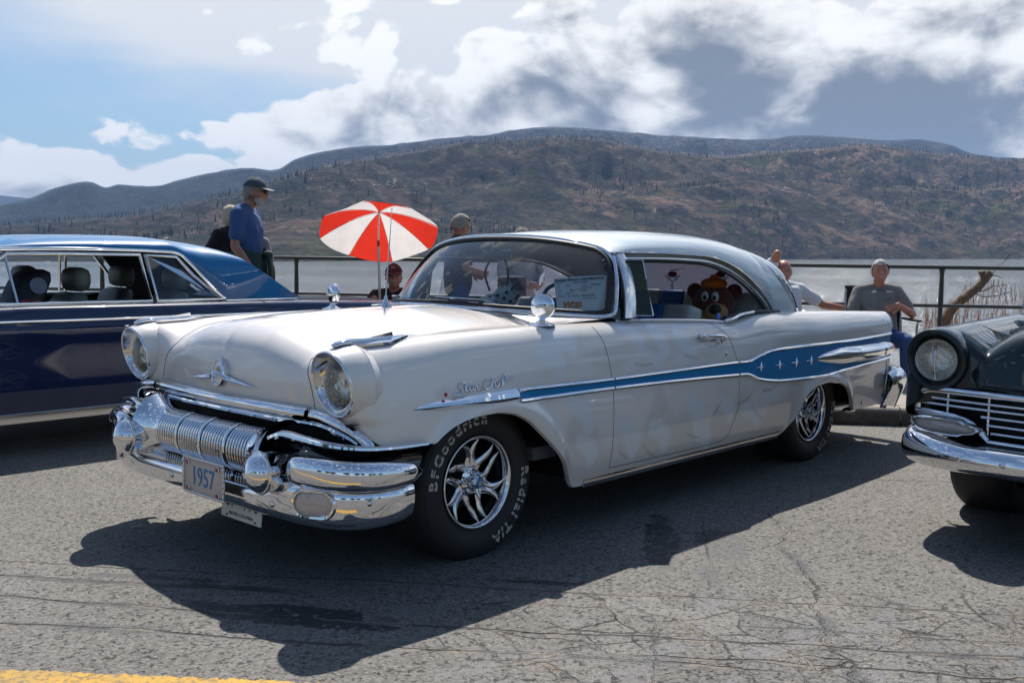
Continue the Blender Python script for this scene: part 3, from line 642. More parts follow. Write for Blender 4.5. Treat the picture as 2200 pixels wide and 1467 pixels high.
# ---------------------------------------------------------------- white hardtop with blue side flash
def pearl_mat():
    m = bpy.data.materials.new('pearl_white_flame_paint'); m.use_nodes = True; t = NT(m.node_tree); b = t.n['Principled BSDF']
    fl = list(t.sep(t.node('ShaderNodeUVMap', uv_map='paint_tone').outputs[0]))[:2] + [t.sep(t.node('ShaderNodeUVMap', uv_map='paint_lick').outputs[0])[0]]
    lw = t.node('ShaderNodeLayerWeight'); lw.inputs[0].default_value = .45
    c = t.mix(lw.outputs['Facing'], (.80, .79, .735), (.80, .73, .70))
    c = t.mix(t.math('MULTIPLY', fl[0], .72), c, (.56, .52, .44)); c = t.mix(t.math('MULTIPLY', fl[1], .7), c, (.74, .79, .82)); c = t.mix(t.math('MULTIPLY', fl[2], .6), c, (.22, .21, .26))
    t.l.new(c, b.inputs['Base Color']); b.inputs['Roughness'].default_value = .33; b.inputs['Coat Weight'].default_value = 1.0; b.inputs['Coat Roughness'].default_value = .025; b.inputs['Metallic'].default_value = 0.04
    oc = t.node('ShaderNodeTexCoord').outputs['Object']
    t.l.new(t.bump(t.noise(oc, 1.6, 2, .5), .10, .012), b.inputs['Coat Normal'])
    return m
PEARL = pearl_mat(); BLUEP = mat('blue_enamel', (.002, .20, .46), .5, coat=.12, spec=.25); SILVERBLUE = mat('silver_blue_roof_paint', (.60, .66, .68), .30, metal=.2, coat=1.0)
SEAM = mat('panel_gap', (.015, .015, .016), .8); INTERIOR = mat('dark_interior_trim', (.20, .21, .22), .8, grain=.2)
HEADLINER = mat('grey_headliner', (.60, .62, .62), .85, grain=.1, gscale=20)
hero = empty('vintage_hardtop_car', tuple(G(0, 0, 0)), road=True, label='pearl white fifties hardtop with blue side flash, ghost flames and 1957 front plate', cat='car')

H_belt = Curve1([(-4.6, .955), (-4.25, .962), (-3.3, .990), (-2.7, 1.0), (-2.35, .996), (-2.12, .972), (-2.0, .962), (-1.85, .975), (-1.585, .988), (-1.1, 1.004), (-.72, 1.008), (-.4, 1.010), (0.0, 1.003), (.36, .990), (.6, .978), (.80, .965)])
H_wid = Curve1([(-4.7, .80), (-4.3, .868), (-4.0, .898), (-3.3, .925), (-2.6, .938), (-2.1, .935), (-1.2, .940), (-.5, .945), (.2, .945), (.55, .935), (.8, .92)])
H_hood = Curve1([(-1.0, 1.06), (-.5, 1.070), (-.15, 1.068), (.25, 1.055), (.47, 1.038), (.7, 1.0), (.9, .95)])
def hero_S(x, z):
    w = H_wid(x); u = (z - .60)
    s = w - .34 * np.maximum(u, 0) ** 2 * 1.0 - .42 * np.minimum(u + .08, 0) ** 2
    # wheel arch flares
    for xc, zc, rr, in ((.02, .30, .385), (-3.06, .18, .385)):
        rho = np.hypot((x - xc) / 1.13, np.maximum(z - zc, -.1)); s = s + .026 * np.exp(-((rho - rr) / .045) ** 2) * (z < .76)
    # gentle hollow over the side trim toward the tail, rolled fin top
    s = s + .012 * np.exp(-((z - .88) / .07) ** 2) * np.clip((-2.2 - x) / .5, 0, 1)
    return s
def hero_top(x, y):
    ay = np.abs(y); bz = H_belt(x)
    crown = bz - 1.15 * np.abs(ay - .80) ** 2.0 * (1 + 0 * x)
    hood = H_hood(x) - .10 * (ay / .7) ** 2 - .004 * np.minimum(ay, .02) / .02 - .30 * np.maximum(x - .30, 0) ** 1.5 * np.maximum(ay - .25, 0) * 2
    t = smax(crown, hood, .05)
    deck = bz - .055 - .02 * (ay / .7) ** 2; t2 = smax(crown, deck, .04)
    k = np.clip((-x - 1.6) / .8, 0, 1); return t * (1 - k) + t2 * k
def hero_front(y, z):
    ay = np.abs(y)
    hoodf = .768 - .055 * (ay / .62) ** 2.2 - .12 * np.maximum(z - .80, 0) - .9 * np.maximum(z - .84, 0) ** 2 + .004 * np.maximum(1 - ay / .05, 0)
    pod = .722 - .5 * np.maximum(ay - .86, 0) ** 1.5
    low = .740 - .55 * np.maximum(ay - .66, 0) ** 1.6
    tq = np.clip((z - .668) / .035, 0, 1); p2 = pod * tq + low * (1 - tq)
    k = 1 / (1 + np.exp(-(ay - .60) / .035)); return hoodf * (1 - k) + p2 * k
def hero_f(P):
    x, y, z = P[..., 0], P[..., 1], P[..., 2]
    a = np.abs(y) - hero_S(x, z)
    kk = .085 + .05 * np.clip((x - .2) / .4, 0, 1)
    f = smax(a, z - hero_top(x, y), kk)
    fr = x - hero_front(y, z)
    pk = np.exp(-((np.abs(y) - .79) / .14) ** 2) * np.clip((z - .72) / .06, 0, 1)
    f = smax(f, fr, .09 - .035 * pk)
    return smax(f, -4.30 + .10 * np.clip((.97 - z) / .2, 0, 1.0) * 1.0 - x - .06 * np.clip((z - .60) / .3, -1, 0), .02)
# bottom edge: sill and wheel openings
FA = [(.378, .575), (.345, .60), (.279, .636), (.181, .660), (.048, .665), (-.058, .652), (-.157, .615), (-.248, .551), (-.342, .469), (-.419, .388), (-.475, .315), (-.513, .262), (-.545, .245), (-.60, .243)]
RA = [(-2.46, .252), (-2.52, .262), (-2.626, .339), (-2.700, .424), (-2.753, .477), (-2.825, .514), (-2.93, .535), (-3.066, .540), (-3.214, .528), (-3.347, .491), (-3.444, .441), (-3.507, .385), (-3.548, .318), (-3.60, .306), (-4.001, .300), (-4.35, .335)]
FAc = Curve1(FA); RAc = Curve1(RA)
def hero_zb(x):
    if x > .378: return float(.575 + (x - .378) * .02)
    if x > -.60: return float(FAc(x))
    if x > -2.46: return float(np.interp(x, [-2.46, -.6], [.252, .243]))
    return float(RAc(x))
def hero_topyz(x):
    if x > -.55: return (.0, float(top_z(hero_f, x, 0.0)[0]))
    return None
SEAM_Y = Curve1([(-.60, .675), (-.2, .68), (.36, .675), (.5, .655), (.6, .61)])
def sec_targets(x):
    if x > -.50: y = 0.0
    elif x > -2.15: y = .80
    else: y = 0.0
    return (y, 1.02 if y > 0 else 1.0)
def flame_attr(o):
    """ghost flame licks painted on the doors and fenders (masks in the paint, from the door plane)"""
    me = o.data; n = len(me.vertices); co = np.empty(n * 3); me.vertices.foreach_get('co', co); co = co.reshape(-1, 3); x, z = co[:, 0], co[:, 2]
    A = np.zeros((n, 3))
    def teardrop(cx, cz, L, wdt, ang):
        c, s_ = math.cos(ang), math.sin(ang); u = (x - cx) * c + (z - cz) * s_; v = -(x - cx) * s_ + (z - cz) * c
        t_ = np.clip(u / L + .5, 0, 1); r = wdt * np.sqrt(np.maximum(t_, 1e-6)) * (1 - t_) ** .5 * 2
        d = np.abs(v - .03 * np.sin(t_ * 5)) - r; d = np.where((u < -L * .5) | (u > L * .5), .05, d); return np.clip(.5 - d / .040, 0, 1)
    band = np.clip((x + 3.0) / .3, 0, 1) * np.clip((-.15 - x) / .3, 0, 1) * (z > .27)
    wave = .55 + .10 * np.sin(x * 9) + .06 * np.sin(x * 21 + 1)
    A[:, 0] = band * (np.clip((wave - z) / .09, 0, 1) * .6 + .4 * np.clip((z - .80 + .03 * np.sin(x * 14)) / .02, 0, 1))
    for (cx, cz, L, wd, an) in FLAMES: m_ = teardrop(cx, cz, L, wd, an); A[:, 1] = np.maximum(A[:, 1], m_); A[:, 0] *= (1 - m_)
    for (cx, cz, L, an) in LICKS:
        c, s_ = math.cos(an), math.sin(an); u = (x - cx) * c + (z - cz) * s_; v = -(x - cx) * s_ + (z - cz) * c - 1.5 * ((x - cx) * c + (z - cz) * s_) ** 2
        t_ = np.clip(u / L + .5, 0, 1); A[:, 2] = np.maximum(A[:, 2], np.clip(1 - np.abs(v) / (.011 * np.sin(np.pi * t_) + 1e-4), 0, 1) * (np.abs(u) < L / 2))
    hood = np.clip((z - .93) / .03, 0, 1) * (np.abs(co[:, 1]) < .66) * (x > -.6)
    A[:, 0] += hood * .0
    for (cx, cy, L, wd, an) in HOODFL:
        c, s_ = math.cos(an), math.sin(an); yy = co[:, 1]; u = (x - cx) * c + (yy - cy) * s_; v = -(x - cx) * s_ + (yy - cy) * c
        t_ = np.clip(u / L + .5, 0, 1); r = wd * np.sqrt(np.maximum(t_, 1e-6)) * (1 - t_) ** .5 * 2; d = np.abs(v) - r; d = np.where(np.abs(u) > L * .5, .05, d)
        A[:, 1] = np.maximum(A[:, 1], np.clip(.5 - d / .02, 0, 1) * np.clip((z - .93) / .03, 0, 1))
    vi = np.empty(len(me.loops), int); me.loops.foreach_get('vertex_index', vi)
    for nm, cols in (('paint_tone', (0, 1)), ('paint_lick', (2, 2))):
        uv = me.uv_layers.new(name=nm); uv.data.foreach_set('uv', A[vi][:, cols].astype(np.float32).reshape(-1))
FLAMES = [(-.93, .44, .26, .060, 1.2), (-1.20, .42, .24, .055, 1.0), (-1.52, .52, .24, .060, 1.35), (-1.62, .36, .22, .05, .9), (-1.84, .50, .22, .05, 1.0), (-2.12, .44, .24, .05, .7), (-2.35, .52, .22, .04, .5),
          (-1.00, .93, .20, .045, 1.3), (-1.22, .90, .20, .05, 1.5), (-1.45, .86, .24, .06, 1.2), (-1.15, .80, .2, .04, 1.0), (-.55, .60, .26, .06, 1.0), (-.35, .86, .22, .05, 1.0), (-.60, .42, .2, .05, 1.2), (-.45, .93, .2, .045, .6)]
LICKS = [(-.90, .35, .16, .5), (-1.13, .33, .20, .5), (-1.52, .37, .22, .3), (-1.75, .50, .16, -.7), (-2.05, .52, .30, -.3), (-2.35, .56, .26, -.2), (-2.2, .42, .22, .6), (-1.05, .79, .20, .1), (-1.50, .80, .26, .2), (-1.62, .88, .22, .1), (-1.8, .92, .16, -.1), (-2.45, .60, .22, .1), (-1.70, .85, .14, .1)]
HOODFL = [(.10, .32, .42, .07, .3), (-.12, .50, .35, .05, .2), (.2, -.1, .5, .06, .4), (.0, -.4, .4, .06, .2), (-.25, .15, .4, .05, .3)]
def hero_body():
    f = hero_f
    # fan round the nose: half planes through a vertical pole at (0.28, 0)
    xo = .20; psi = np.r_[np.linspace(0, 62, 84, endpoint=False), np.linspace(62, 90, 34)]; psi = np.radians(psi); n = 120
    z0 = .2
    # lower rim of the painted nose, as height over the plan azimuth: over the chrome surround
    Pth = []
    rim = [(0, .60), (18, .665), (30, .63), (36, .592), (40, .588), (44, .590), (49, .60), (54, .645), (60, .684), (66, .700), (75, .703), (90, .703)]
    org = np.array([[[xo, 0, z0]]]); S_ = []
    zr = []
    for p in psi:
        # plan hit of this half plane with the side wall gives x; under the side wall use the arch
        zr.append(None)
    hor = np.stack([np.sin(psi), np.cos(psi), psi * 0], -1)
    Q = cast(f, np.array([[xo, 0, .64]]), hor[:, None, :].reshape(-1, 3), tmax=1.4)
    X = Q[:, 0]; Y = Q[:, 1]
    surr = Curve1([(.0, .700), (.45, .698), (.62, .700), (.74, .690), (.80, .676), (.86, .650), (.905, .612), (.925, .590), (.96, .584)])
    zrim = np.where(X < .378, [hero_zb(x) for x in X], 0); zrim = np.where(X >= .378, np.interp(X, [.378, .58], [.575, .590]), zrim)
    front = (X > .56); zrim = np.where(front, np.maximum(zrim, surr(Y)), zrim)
    d0 = np.hypot(X - xo, Y); th0 = np.arctan2(zrim - z0, d0)
    for _ in range(4):
        dv = np.stack([np.sin(psi) * np.cos(th0), np.cos(psi) * np.cos(th0), np.sin(th0)], -1); P = cast(f, np.array([[xo, 0, z0]]), dv)
        th0 = np.arctan2(zrim - z0, np.hypot(P[:, 0] - xo, P[:, 1]))
    s = np.linspace(0, 1, n) ** 1.15; th = th0[:, None] + (np.pi / 2 - th0)[:, None] * s[None]
    dv = np.stack([np.sin(psi)[:, None] * np.cos(th), np.cos(psi)[:, None] * np.cos(th), np.sin(th)], -1)
    nose = cast(f, np.array([[[xo, 0, z0]]]), dv)
    # stations aft of the pole
    def xs_arch(a, b, n_): t_ = np.linspace(0, np.pi, n_); return a + (b - a) * (1 - np.cos(t_)) / 2
    xsA = np.linspace(xo, -.50, 60)
    PA = shell(f, xsA, hero_zb, lambda x: (0.0, 1.0), n=n, bias=1.15)
    mbn = MB(); mbn.grid(nose[::-1], flip=False); mbn.grid(PA); mbn.mirror_y(); o = mbn.build('front_clip', PEARL, hero, sharp=None, clean=True); cut_hole(o, .788, .828, .118, .60); flame_attr(o)
    xsB = np.r_[np.linspace(-.50, -.62, 10), np.linspace(-.62, -1.9, 100)[1:], np.linspace(-1.9, -2.15, 24)[1:]]
    PB = shell(f, xsB, hero_zb, lambda x: (.80, 1.01), n=90)
    for o in pair(MB().grid(PB), 'door_side', PEARL, hero, sharp=None, clean=True): flame_attr(o)
    xsC = np.r_[np.linspace(-2.15, -2.52, 30), xs_arch(-2.52, -3.58, 90)[1:], np.linspace(-3.58, -4.24, 50)[1:], np.linspace(-4.24, -4.33, 10)[1:]]
    PC = shell(f, xsC, hero_zb, lambda x: (0.0, .93), n=110)
    mb = MB().grid(PC); mb.mirror_y(); mb.fan(np.vstack([PC[-1], (PC[-1] * np.array([1, -1, 1]))[::-1]])); o = mb.build('rear_quarter', PEARL, hero, sharp=50, clean=True); flame_attr(o)
    # rolled lip inside the openings
    for k, (P, a, b) in enumerate((('f', .378, -.60), ('r', -2.46, -3.60))):
        xs = np.linspace(a, b, 60); z = np.array([hero_zb(x) for x in xs]); y = side_y(f, xs, z + .002)
        mb = MB(); mb.grid(np.stack([np.stack([xs, y - .0005, z], -1), np.stack([xs, y - .018, z - .006], -1), np.stack([xs, y - .03, z + .004], -1), np.stack([xs, y - .034, z + .05], -1)], 1)); pair(mb, 'wheel_opening_lip', PEARL, hero)
    # wheel housings and underbody, dark
    for xc, r, w0 in ((0, .46, .50), (-3.10, .47, .52)):
        mb = MB(); t_ = np.linspace(0, np.pi, 24)
        arc = np.stack([xc - .05 + (r + .06) * np.cos(t_), .33 + r * .80 * np.sin(t_)], 1)
        P = [[(a, yy, max(zz, .22)) for a, zz in arc] for yy in (.905, w0)]
        mb.grid(P); mb.prism([(a, w0, max(zz, .2)) for a, zz in arc], (0, 0, 0), (0, -.01, 0)); pair(mb, 'wheel_housing', BLACK, hero)
    mb = MB().box((-2.0, 0, .30), (4.6, 1.0, .12)); mb.box((-1.55, 0, .29), (1.85, 1.70, .07)); mb.box((-4.0, 0, .40), (.5, 1.5, .16)); mb.box((.45, 0, .36), (.4, 1.0, .2)); mb.build('underbody', BLACK, hero)
hero_body()
def gap_line(name, pts, r=.0022, mat_=None, both=True, parent=None):
    mb = MB().tube(np.asarray(pts, float), r, 6)
    if both: return pair(mb, name, mat_ or SEAM, parent or hero)
    return mb.build(name, mat_ or SEAM, parent or hero)
def on_side(pts, off=0.0, n=10):
    c = catmull(np.array(pts, float), n); y = side_y(hero_f, c[:, 0], c[:, 1]); return np.stack([c[:, 0], y + off, c[:, 1]], 1)
def hero_seams():
    gap_line('door_gap', on_side([(-.718, .992), (-.735, .95), (-.752, .91), (-.782, .773), (-.795, .636), (-.798, .43), (-.795, .302)], -.001))
    gap_line('door_gap', on_side([(-.795, .302), (-1.3, .300), (-1.80, .306), (-1.875, .318), (-1.93, .40), (-1.975, .497), (-1.975, .62), (-1.96, .739), (-1.93, .82), (-1.90, .875), (-1.84, .93), (-1.775, .968)], -.001))
    # bonnet gap: over the cowl, along the fender, down the inside of the lamp
    c = catmull(np.array([(-.52, .668), (-.49, .68), (-.2, .682), (.1, .682), (.36, .672), (.47, .65)]), 8); z = top_z(hero_f, c[:, 0], c[:, 1])
    top = np.stack([c[:, 0], c[:, 1], z - .0005], 1)
    fr = catmull(np.array([(.615, .705), (.605, .74), (.585, .80), (.555, .86), (.53, .90)]), 8); x = front_x(hero_f, fr[:, 0], fr[:, 1], .2)
    frp = np.stack([x - .0005, fr[:, 0], fr[:, 1]], 1)
    a = top[-1]; b = frp[-1]; mid = []
    for s_ in (.3, .6, .85):
        y = a[1] + (b[1] - a[1]) * s_ ** 1.2; xx = a[0] + (b[0] - a[0]) * s_; zz = top_z(hero_f, xx, y)[0]; mid.append((xx, y, zz - .0005))
    gap_line('bonnet_gap', catmull(np.vstack([top, mid, frp[::-1]]), 3), .0022)
    yy = np.linspace(.0, .668, 14); xs = -.50 - .03 * (yy / .668) ** 2; gap_line('bonnet_gap', np.stack([xs, yy, top_z(hero_f, xs, yy) - .0005], 1))
    # raised centre crease of the bonnet
    xs = np.linspace(.60, -.40, 26); mb = MB(); z = top_z(hero_f, xs, xs * 0)
    zf = np.linspace(.862, .90, 5); xf = front_x(hero_f, zf * 0, zf, .2)
hero_seams()

# side trim -------------------------------------------------------
def ribbon_between(up, lo, off, n=120):
    """sheet on the body side between an upper and a lower z(x) curve"""
    a = max(up.x[0], lo.x[0]); b = min(up.x[-1], lo.x[-1]); xs = np.linspace(b, a, n); rows = []
    for s_ in np.linspace(0, 1, 7):
        z = lo(xs) * (1 - s_) + up(xs) * s_; rows.append(np.stack([xs, side_y(hero_f, xs, z) + off, z], 1))
    return np.array(rows)
T_UP = Curve1([(.489, .722), (.393, .739), (.252, .746), (-.108, .755), (-.71, .748), (-1.3, .749), (-1.925, .751), (-2.05, .748), (-2.157, .765), (-2.329, .793), (-2.5, .800), (-2.694, .802), (-3.317, .799), (-4.19, .812)])
T_LO = Curve1([(.489, .718), (.40, .706), (.3, .700), (-.089, .692), (-.71, .690), (-1.93, .665), (-2.06, .660), (-2.198, .622), (-2.433, .594), (-2.909, .582), (-3.4, .596), (-4.19, .628)])
B_UP = Curve1([(-.085, .722), (-.13, .738), (-.71, .733), (-1.925, .736), (-2.05, .733), (-2.157, .750), (-2.329, .778), (-2.5, .786), (-2.694, .788), (-3.317, .785), (-4.19, .798)])
B_LO = Curve1([(-.085, .720), (-.13, .708), (-.71, .706), (-1.93, .681), (-2.06, .676), (-2.198, .638), (-2.433, .610), (-2.909, .598), (-3.4, .612), (-4.19, .644)])
def hero_trim():
    mb = MB().grid(ribbon_between(B_UP, B_LO, .003)); pair(mb, 'blue_side_panel', BLUEP, hero, sharp=None)
    def bead(name, ctr, h, d, x0, x1, n=150):
        xs = np.linspace(x0, x1, n); z = ctr(xs); y = side_y(hero_f, xs, z); P = np.stack([xs, y, z], 1)
        prof = np.array([(-.002, -h), (d * .75, -h * .8), (d, -h * .1), (d * .9, h * .4), (d * .55, h * .9), (-.002, h)])
        rings = []
        for i in range(n):
            sc = 1.0 if not callable(h_s) else h_s(xs[i]); rings.append([P[i] + np.array((0, a, b * sc)) for a, b in prof])
        m_ = MB().grid(np.array(rings), cv=True); m_.fan(rings[0]); m_.fan(rings[-1], flip=True); return pair(m_, name, CHROME, hero, sharp=35)
    h_s = None
    cu = Curve1([(x, (a + b) / 2) for x, a, b in [(x, float(T_UP(x)), float(B_UP(x))) for x in np.linspace(-4.19, -.11, 60)]])
    cl = Curve1([(x, (a + b) / 2) for x, a, b in [(x, float(T_LO(x)), float(B_LO(x))) for x in np.linspace(-4.19, -.11, 60)]])
    bead('upper_moulding', cu, .0085, .014, -.11, -.788); bead('upper_moulding', cu, .0085, .014, -.799, -1.955); bead('upper_moulding', cu, .0085, .014, -1.97, -4.19)
    bead('lower_moulding', cl, .0095, .014, -.11, -.788); bead('lower_moulding', cl, .0095, .014, -.799, -1.955); bead('lower_moulding', cl, .0095, .014, -1.97, -4.19)
    # solid spear point
    xs = np.r_[np.linspace(.489, .40, 14), np.linspace(.40, -.10, 30)[1:]]; rings = []
    for x in xs:
        u, l = float(T_UP(x)), float(T_LO(x)); c = (u + l) / 2; h = (u - l) / 2; y0 = side_y(hero_f, x, c)[0]; d = .020 * min(1, (.49 - x) / .22 + .1)
        if x < -.04: d *= 1
        rings.append([(x, y0 - .002, l), (x, y0 + d * .5, l + h * .35), (x, y0 + d, c - h * .05), (x, y0 + d * .72, c + h * .55), (x, y0 - .002, u)])
    m_ = MB().grid(np.array(rings), cv=True); m_.fan(rings[-1], flip=True); pair(m_, 'spear_moulding', CHROME, hero, sharp=30)
    # sill strip
    xs = np.linspace(-.60, -2.49, 60); z0 = np.array([hero_zb(x) for x in xs]); mb = MB(); rings = []
    for x, z in zip(xs, z0):
        y = side_y(hero_f, x, z + .02)[0]; rings.append([(x, y - .03, z - .012), (x, y - .002, z - .010), (x, y + .004, z + .004), (x, y + .006, z + .020), (x, y + .002, z + .034), (x, y - .006, z + .036)])
    mb.grid(np.array(rings)); mb.fan(rings[0]); mb.fan(rings[-1], flip=True); pair(mb, 'sill_strip', CHROME_SOFT, hero, sharp=35)
    # four-pointed stars
    for sx in (1, -1):
        for (x, z) in ((-2.215, .700), (-2.432, .698), (-2.640, .699), (-2.838, .698)):
            y = side_y(hero_f, x, z)[0] + .004; ring = []
            for i in range(8):
                a = i * math.pi / 4; r = (.062 if i % 4 == 0 else .034) if i % 2 == 0 else .0085; ring.append((x + r * math.cos(a), y, z + r * math.sin(a) + (.004 if 0 else 0)))
            V = ring + [(x, y + .010, z)]; F = [((i + 1) % 8, i, 8) for i in range(8)]
            mb = MB().add(V, F); mb = mirrored(mb) if sx < 0 else mb; mb.build('star_badge', CHROME, hero, flat=True)
    # tail lamp pod: half bullet along the rear quarter
    for sx in (1, -1):
        lab = []
        mb = MB(); xs = np.r_[np.linspace(-2.915, -3.1, 10), np.linspace(-3.1, -3.93, 16)[1:]]; rings = []
        for x in xs:
            s_ = (x + 2.915) / (-3.93 + 2.915); r = .060 * min(1, (s_ * 2.6) ** .55) if s_ > 0 else 0.001; c = .700 - .004 * s_; y0 = side_y(hero_f, x, c)[0]
            dp = .055 * min(1, (s_ * 1.6 + .02) ** .7); rings.append([(x, y0 - .003 + dp * math.sin(a) * (1 - .0 * 0), c - r * math.cos(a)) for a in np.linspace(0, np.pi, 15)])
        mb.grid(np.array(rings), cv=True); mb = mirrored(mb) if sx < 0 else mb; pod = mb.build('tail_pod', CHROME, hero, sharp=60)
        mb = MB(); prof = [(0, .058), (.01, .062), (.10, .062), (.20, .052), (.235, .044), (.24, .040)]
        mb.lathe([(h, r) for h, r in prof], c=(-3.935, .868, .696), axis=(-1, 0, 0), n=20); mb = mirrored(mb) if sx < 0 else mb; mb.build('tail_lamp_bezel', CHROME, pod)
        mb = MB(); mb.lathe([(0, .046), (.03, .043), (.045, .030), (.052, .001)], c=(-4.16, .868, .696), axis=(-1, 0, 0), n=20); mb = mirrored(mb) if sx < 0 else mb
        mb.build('tail_lens', mat('amber_red_lens', (.75, .12, .02), .15, coat=1.0, emit=(.6, .1, .02), estr=.15), pod)
    # fin edge strip at the tail
    z = np.linspace(.80, .945, 10); x = -4.205 - .32 * (z - .80)
    gap_line('fin_edge_strip', np.stack([x, side_y(hero_f, x + .02, z) - .004, z], 1), .006, CHROME)
    gap_line('tail_gap', np.stack([np.full(8, -4.10) + np.linspace(.0, .03, 8), side_y(hero_f, np.full(8, -4.1), np.linspace(.60, .34, 8)), np.linspace(.60, .34, 8)], 1), .004, SEAM)
    # door handle, lock
    y = side_y(hero_f, -1.72, .90)[0]
    for sx in (1, -1):
        mb = MB(); P = catmull(np.array([(-1.600, y - .004, .908), (-1.63, y + .028, .908), (-1.70, y + .040, .905), (-1.80, y + .036, .897), (-1.845, y + .004, .888)]), 8)
        mb.sweep(P, ell(.0065, .011, 10), up=(0, 0, 1), scale=[.6 + .5 * math.sin(math.pi * i / (len(P) - 1)) for i in range(len(P))]); mb.ellipsoid((-1.61, y + .012, .908), (.032, .014, .015)); mb.ellipsoid((-1.835, y + .010, .886), (.034, .013, .017)); mb.box((-1.73, y + .006, .882), (.10, .012, .018), bev=.004)
        mb.lathe([(0, .014), (.02, .014), (.024, .009)], c=(-1.775, y + .003, .872), axis=(0, 1, 0), n=12)
        mb = mirrored(mb) if sx < 0 else mb; mb.build('door_handle', CHROME, hero)
        yl = side_y(hero_f, -1.90, .80)[0]; mb = MB().lathe([(-.002, .014), (.004, .014), (.006, .010), (.006, .001)], c=(-1.845, yl, .795), axis=(0, 1, 0), n=14); mb = mirrored(mb) if sx < 0 else mb; mb.build('door_lock', CHROME, hero)
        # reflector dot
        yl = side_y(hero_f, .31, .765)[0]; mb = MB().ellipsoid((.312, yl + .002, .764), (.008, .007, .008)); mb = mirrored(mb) if sx < 0 else mb; mb.build('side_reflector', mat('red_reflector', (.4, .02, .01), .2), hero)
    # script badge as a bent wire
    def stroke(pts, r=.0032):
        c = catmull(np.array(pts, float), 6); x = SB[0] - c[:, 0] * SB[2]; z = SB[1] + c[:, 1] * SB[2] + .02 * c[:, 0] * SB[2]; y = side_y(hero_f, x, z) + .004; return np.stack([x, y, z], 1), r
    SB = (.262, .7665, .026)
    strokes = [[(-.5, -.2), (.4, -.25), (1.2, -.15), (1.5, .3), (.9, .8), (.9, 1.2), (1.6, 1.45), (2.2, 1.3)],            # S
               [(2.2, .1), (2.5, 1.5)], [(2.0, .85), (3.0, .95)], [(2.35, .3), (2.6, -.05), (3.0, .2)],                    # t
               [(3.9, .75), (3.3, .7), (3.1, .2), (3.5, -.05), (3.9, .3), (4.0, .75), (4.0, .1), (4.3, 0)],                # a
               [(4.4, 0), (4.6, .75), (4.9, .55), (5.3, .7)], [(4.9, .5), (5.1, 0), (6.2, 0)],                             # r
               [(8.0, 1.4), (7.2, 1.5), (6.5, .9), (6.6, .1), (7.4, -.1), (8.0, .3)],                                     # C
               [(8.1, 0), (8.5, 1.5), (8.3, .4), (8.7, .8), (9.1, .6), (9.0, .05), (9.3, 0)],                              # h
               [(9.4, .75), (9.4, .1), (9.7, 0)], [(9.8, .3), (10.3, .55), (10.2, .8), (9.9, .6), (9.9, .1), (10.4, 0)],   # i e
               [(10.5, -.1), (10.8, 1.0), (11.3, 1.9), (11.5, 1.7), (11.0, .8), (10.9, 0)], [(10.4, .85), (13.6, 1.1)]]    # f
    mb = MB()
    for s_ in strokes: P, r = stroke(s_); mb.tube(P, r, 5)
    mb.build('script_badge', CHROME, hero)
hero_trim()
# ---------------------------------------------------------------- hardtop: glasshouse, front end, wheels, cabin
def ws_pt(u, v):
    """windscreen surface; u -1..1 across, v 0 bottom .. 1 top (arrays)"""
    au = np.abs(u)
    yb = .80 * u; xb_ = -.50 - .43 * au ** 2.6; zb_ = 1.070 - .035 * au ** 2
    yt = .675 * u; xt = -.955 - .125 * au ** 2.2; zt = 1.425 - .072 * au ** 2.6
    v2 = v
    x = xb_ * (1 - v2) + xt * v2; y = yb * (1 - v2) + yt * v2; z = zb_ * (1 - v) + zt * v
    bul = np.sin(np.pi * v) * .035
    return np.stack([x + bul * (1 - au ** 2) * .7, y + bul * .55 * u * au, z + bul * .25], -1)
def window_loop(pt, n=200, cr=.12, cv=.22, m=.0):
    """rounded-corner loop in (u,v)"""
    P = []
    def arc(cu, cvv, a0, a1, ru, rv):
        for a in np.linspace(a0, a1, 12): P.append((cu + ru * math.cos(a), cvv + rv * math.sin(a)))
    u1 = 1 - m; v0 = m * 1.0; v1 = 1 - m * 1.4
    arc(u1 - cr, v1 - cv, 0, math.pi / 2, cr, cv); arc(-u1 + cr, v1 - cv, math.pi / 2, math.pi, cr, cv)
    arc(-u1 + cr * .5, v0 + cv * .35, math.pi, 1.5 * math.pi, cr * .5, cv * .35); arc(u1 - cr * .5, v0 + cv * .35, 1.5 * math.pi, 2 * math.pi, cr * .5, cv * .35)
    P = resample(np.array(P), n, closed=True); return pt(P[:, 0], P[:, 1])
HEADERL = Curve1([(0, 0)] + [(1, 1)])
DR = [(-1.085, .690, 1.347), (-1.2, .695, 1.350), (-1.5, .700, 1.350), (-1.8, .702, 1.345), (-2.0, .702, 1.334), (-2.2, .702, 1.296), (-2.4, .706, 1.225), (-2.55, .715, 1.142), (-2.66, .726, 1.060), (-2.715, .735, .985)]
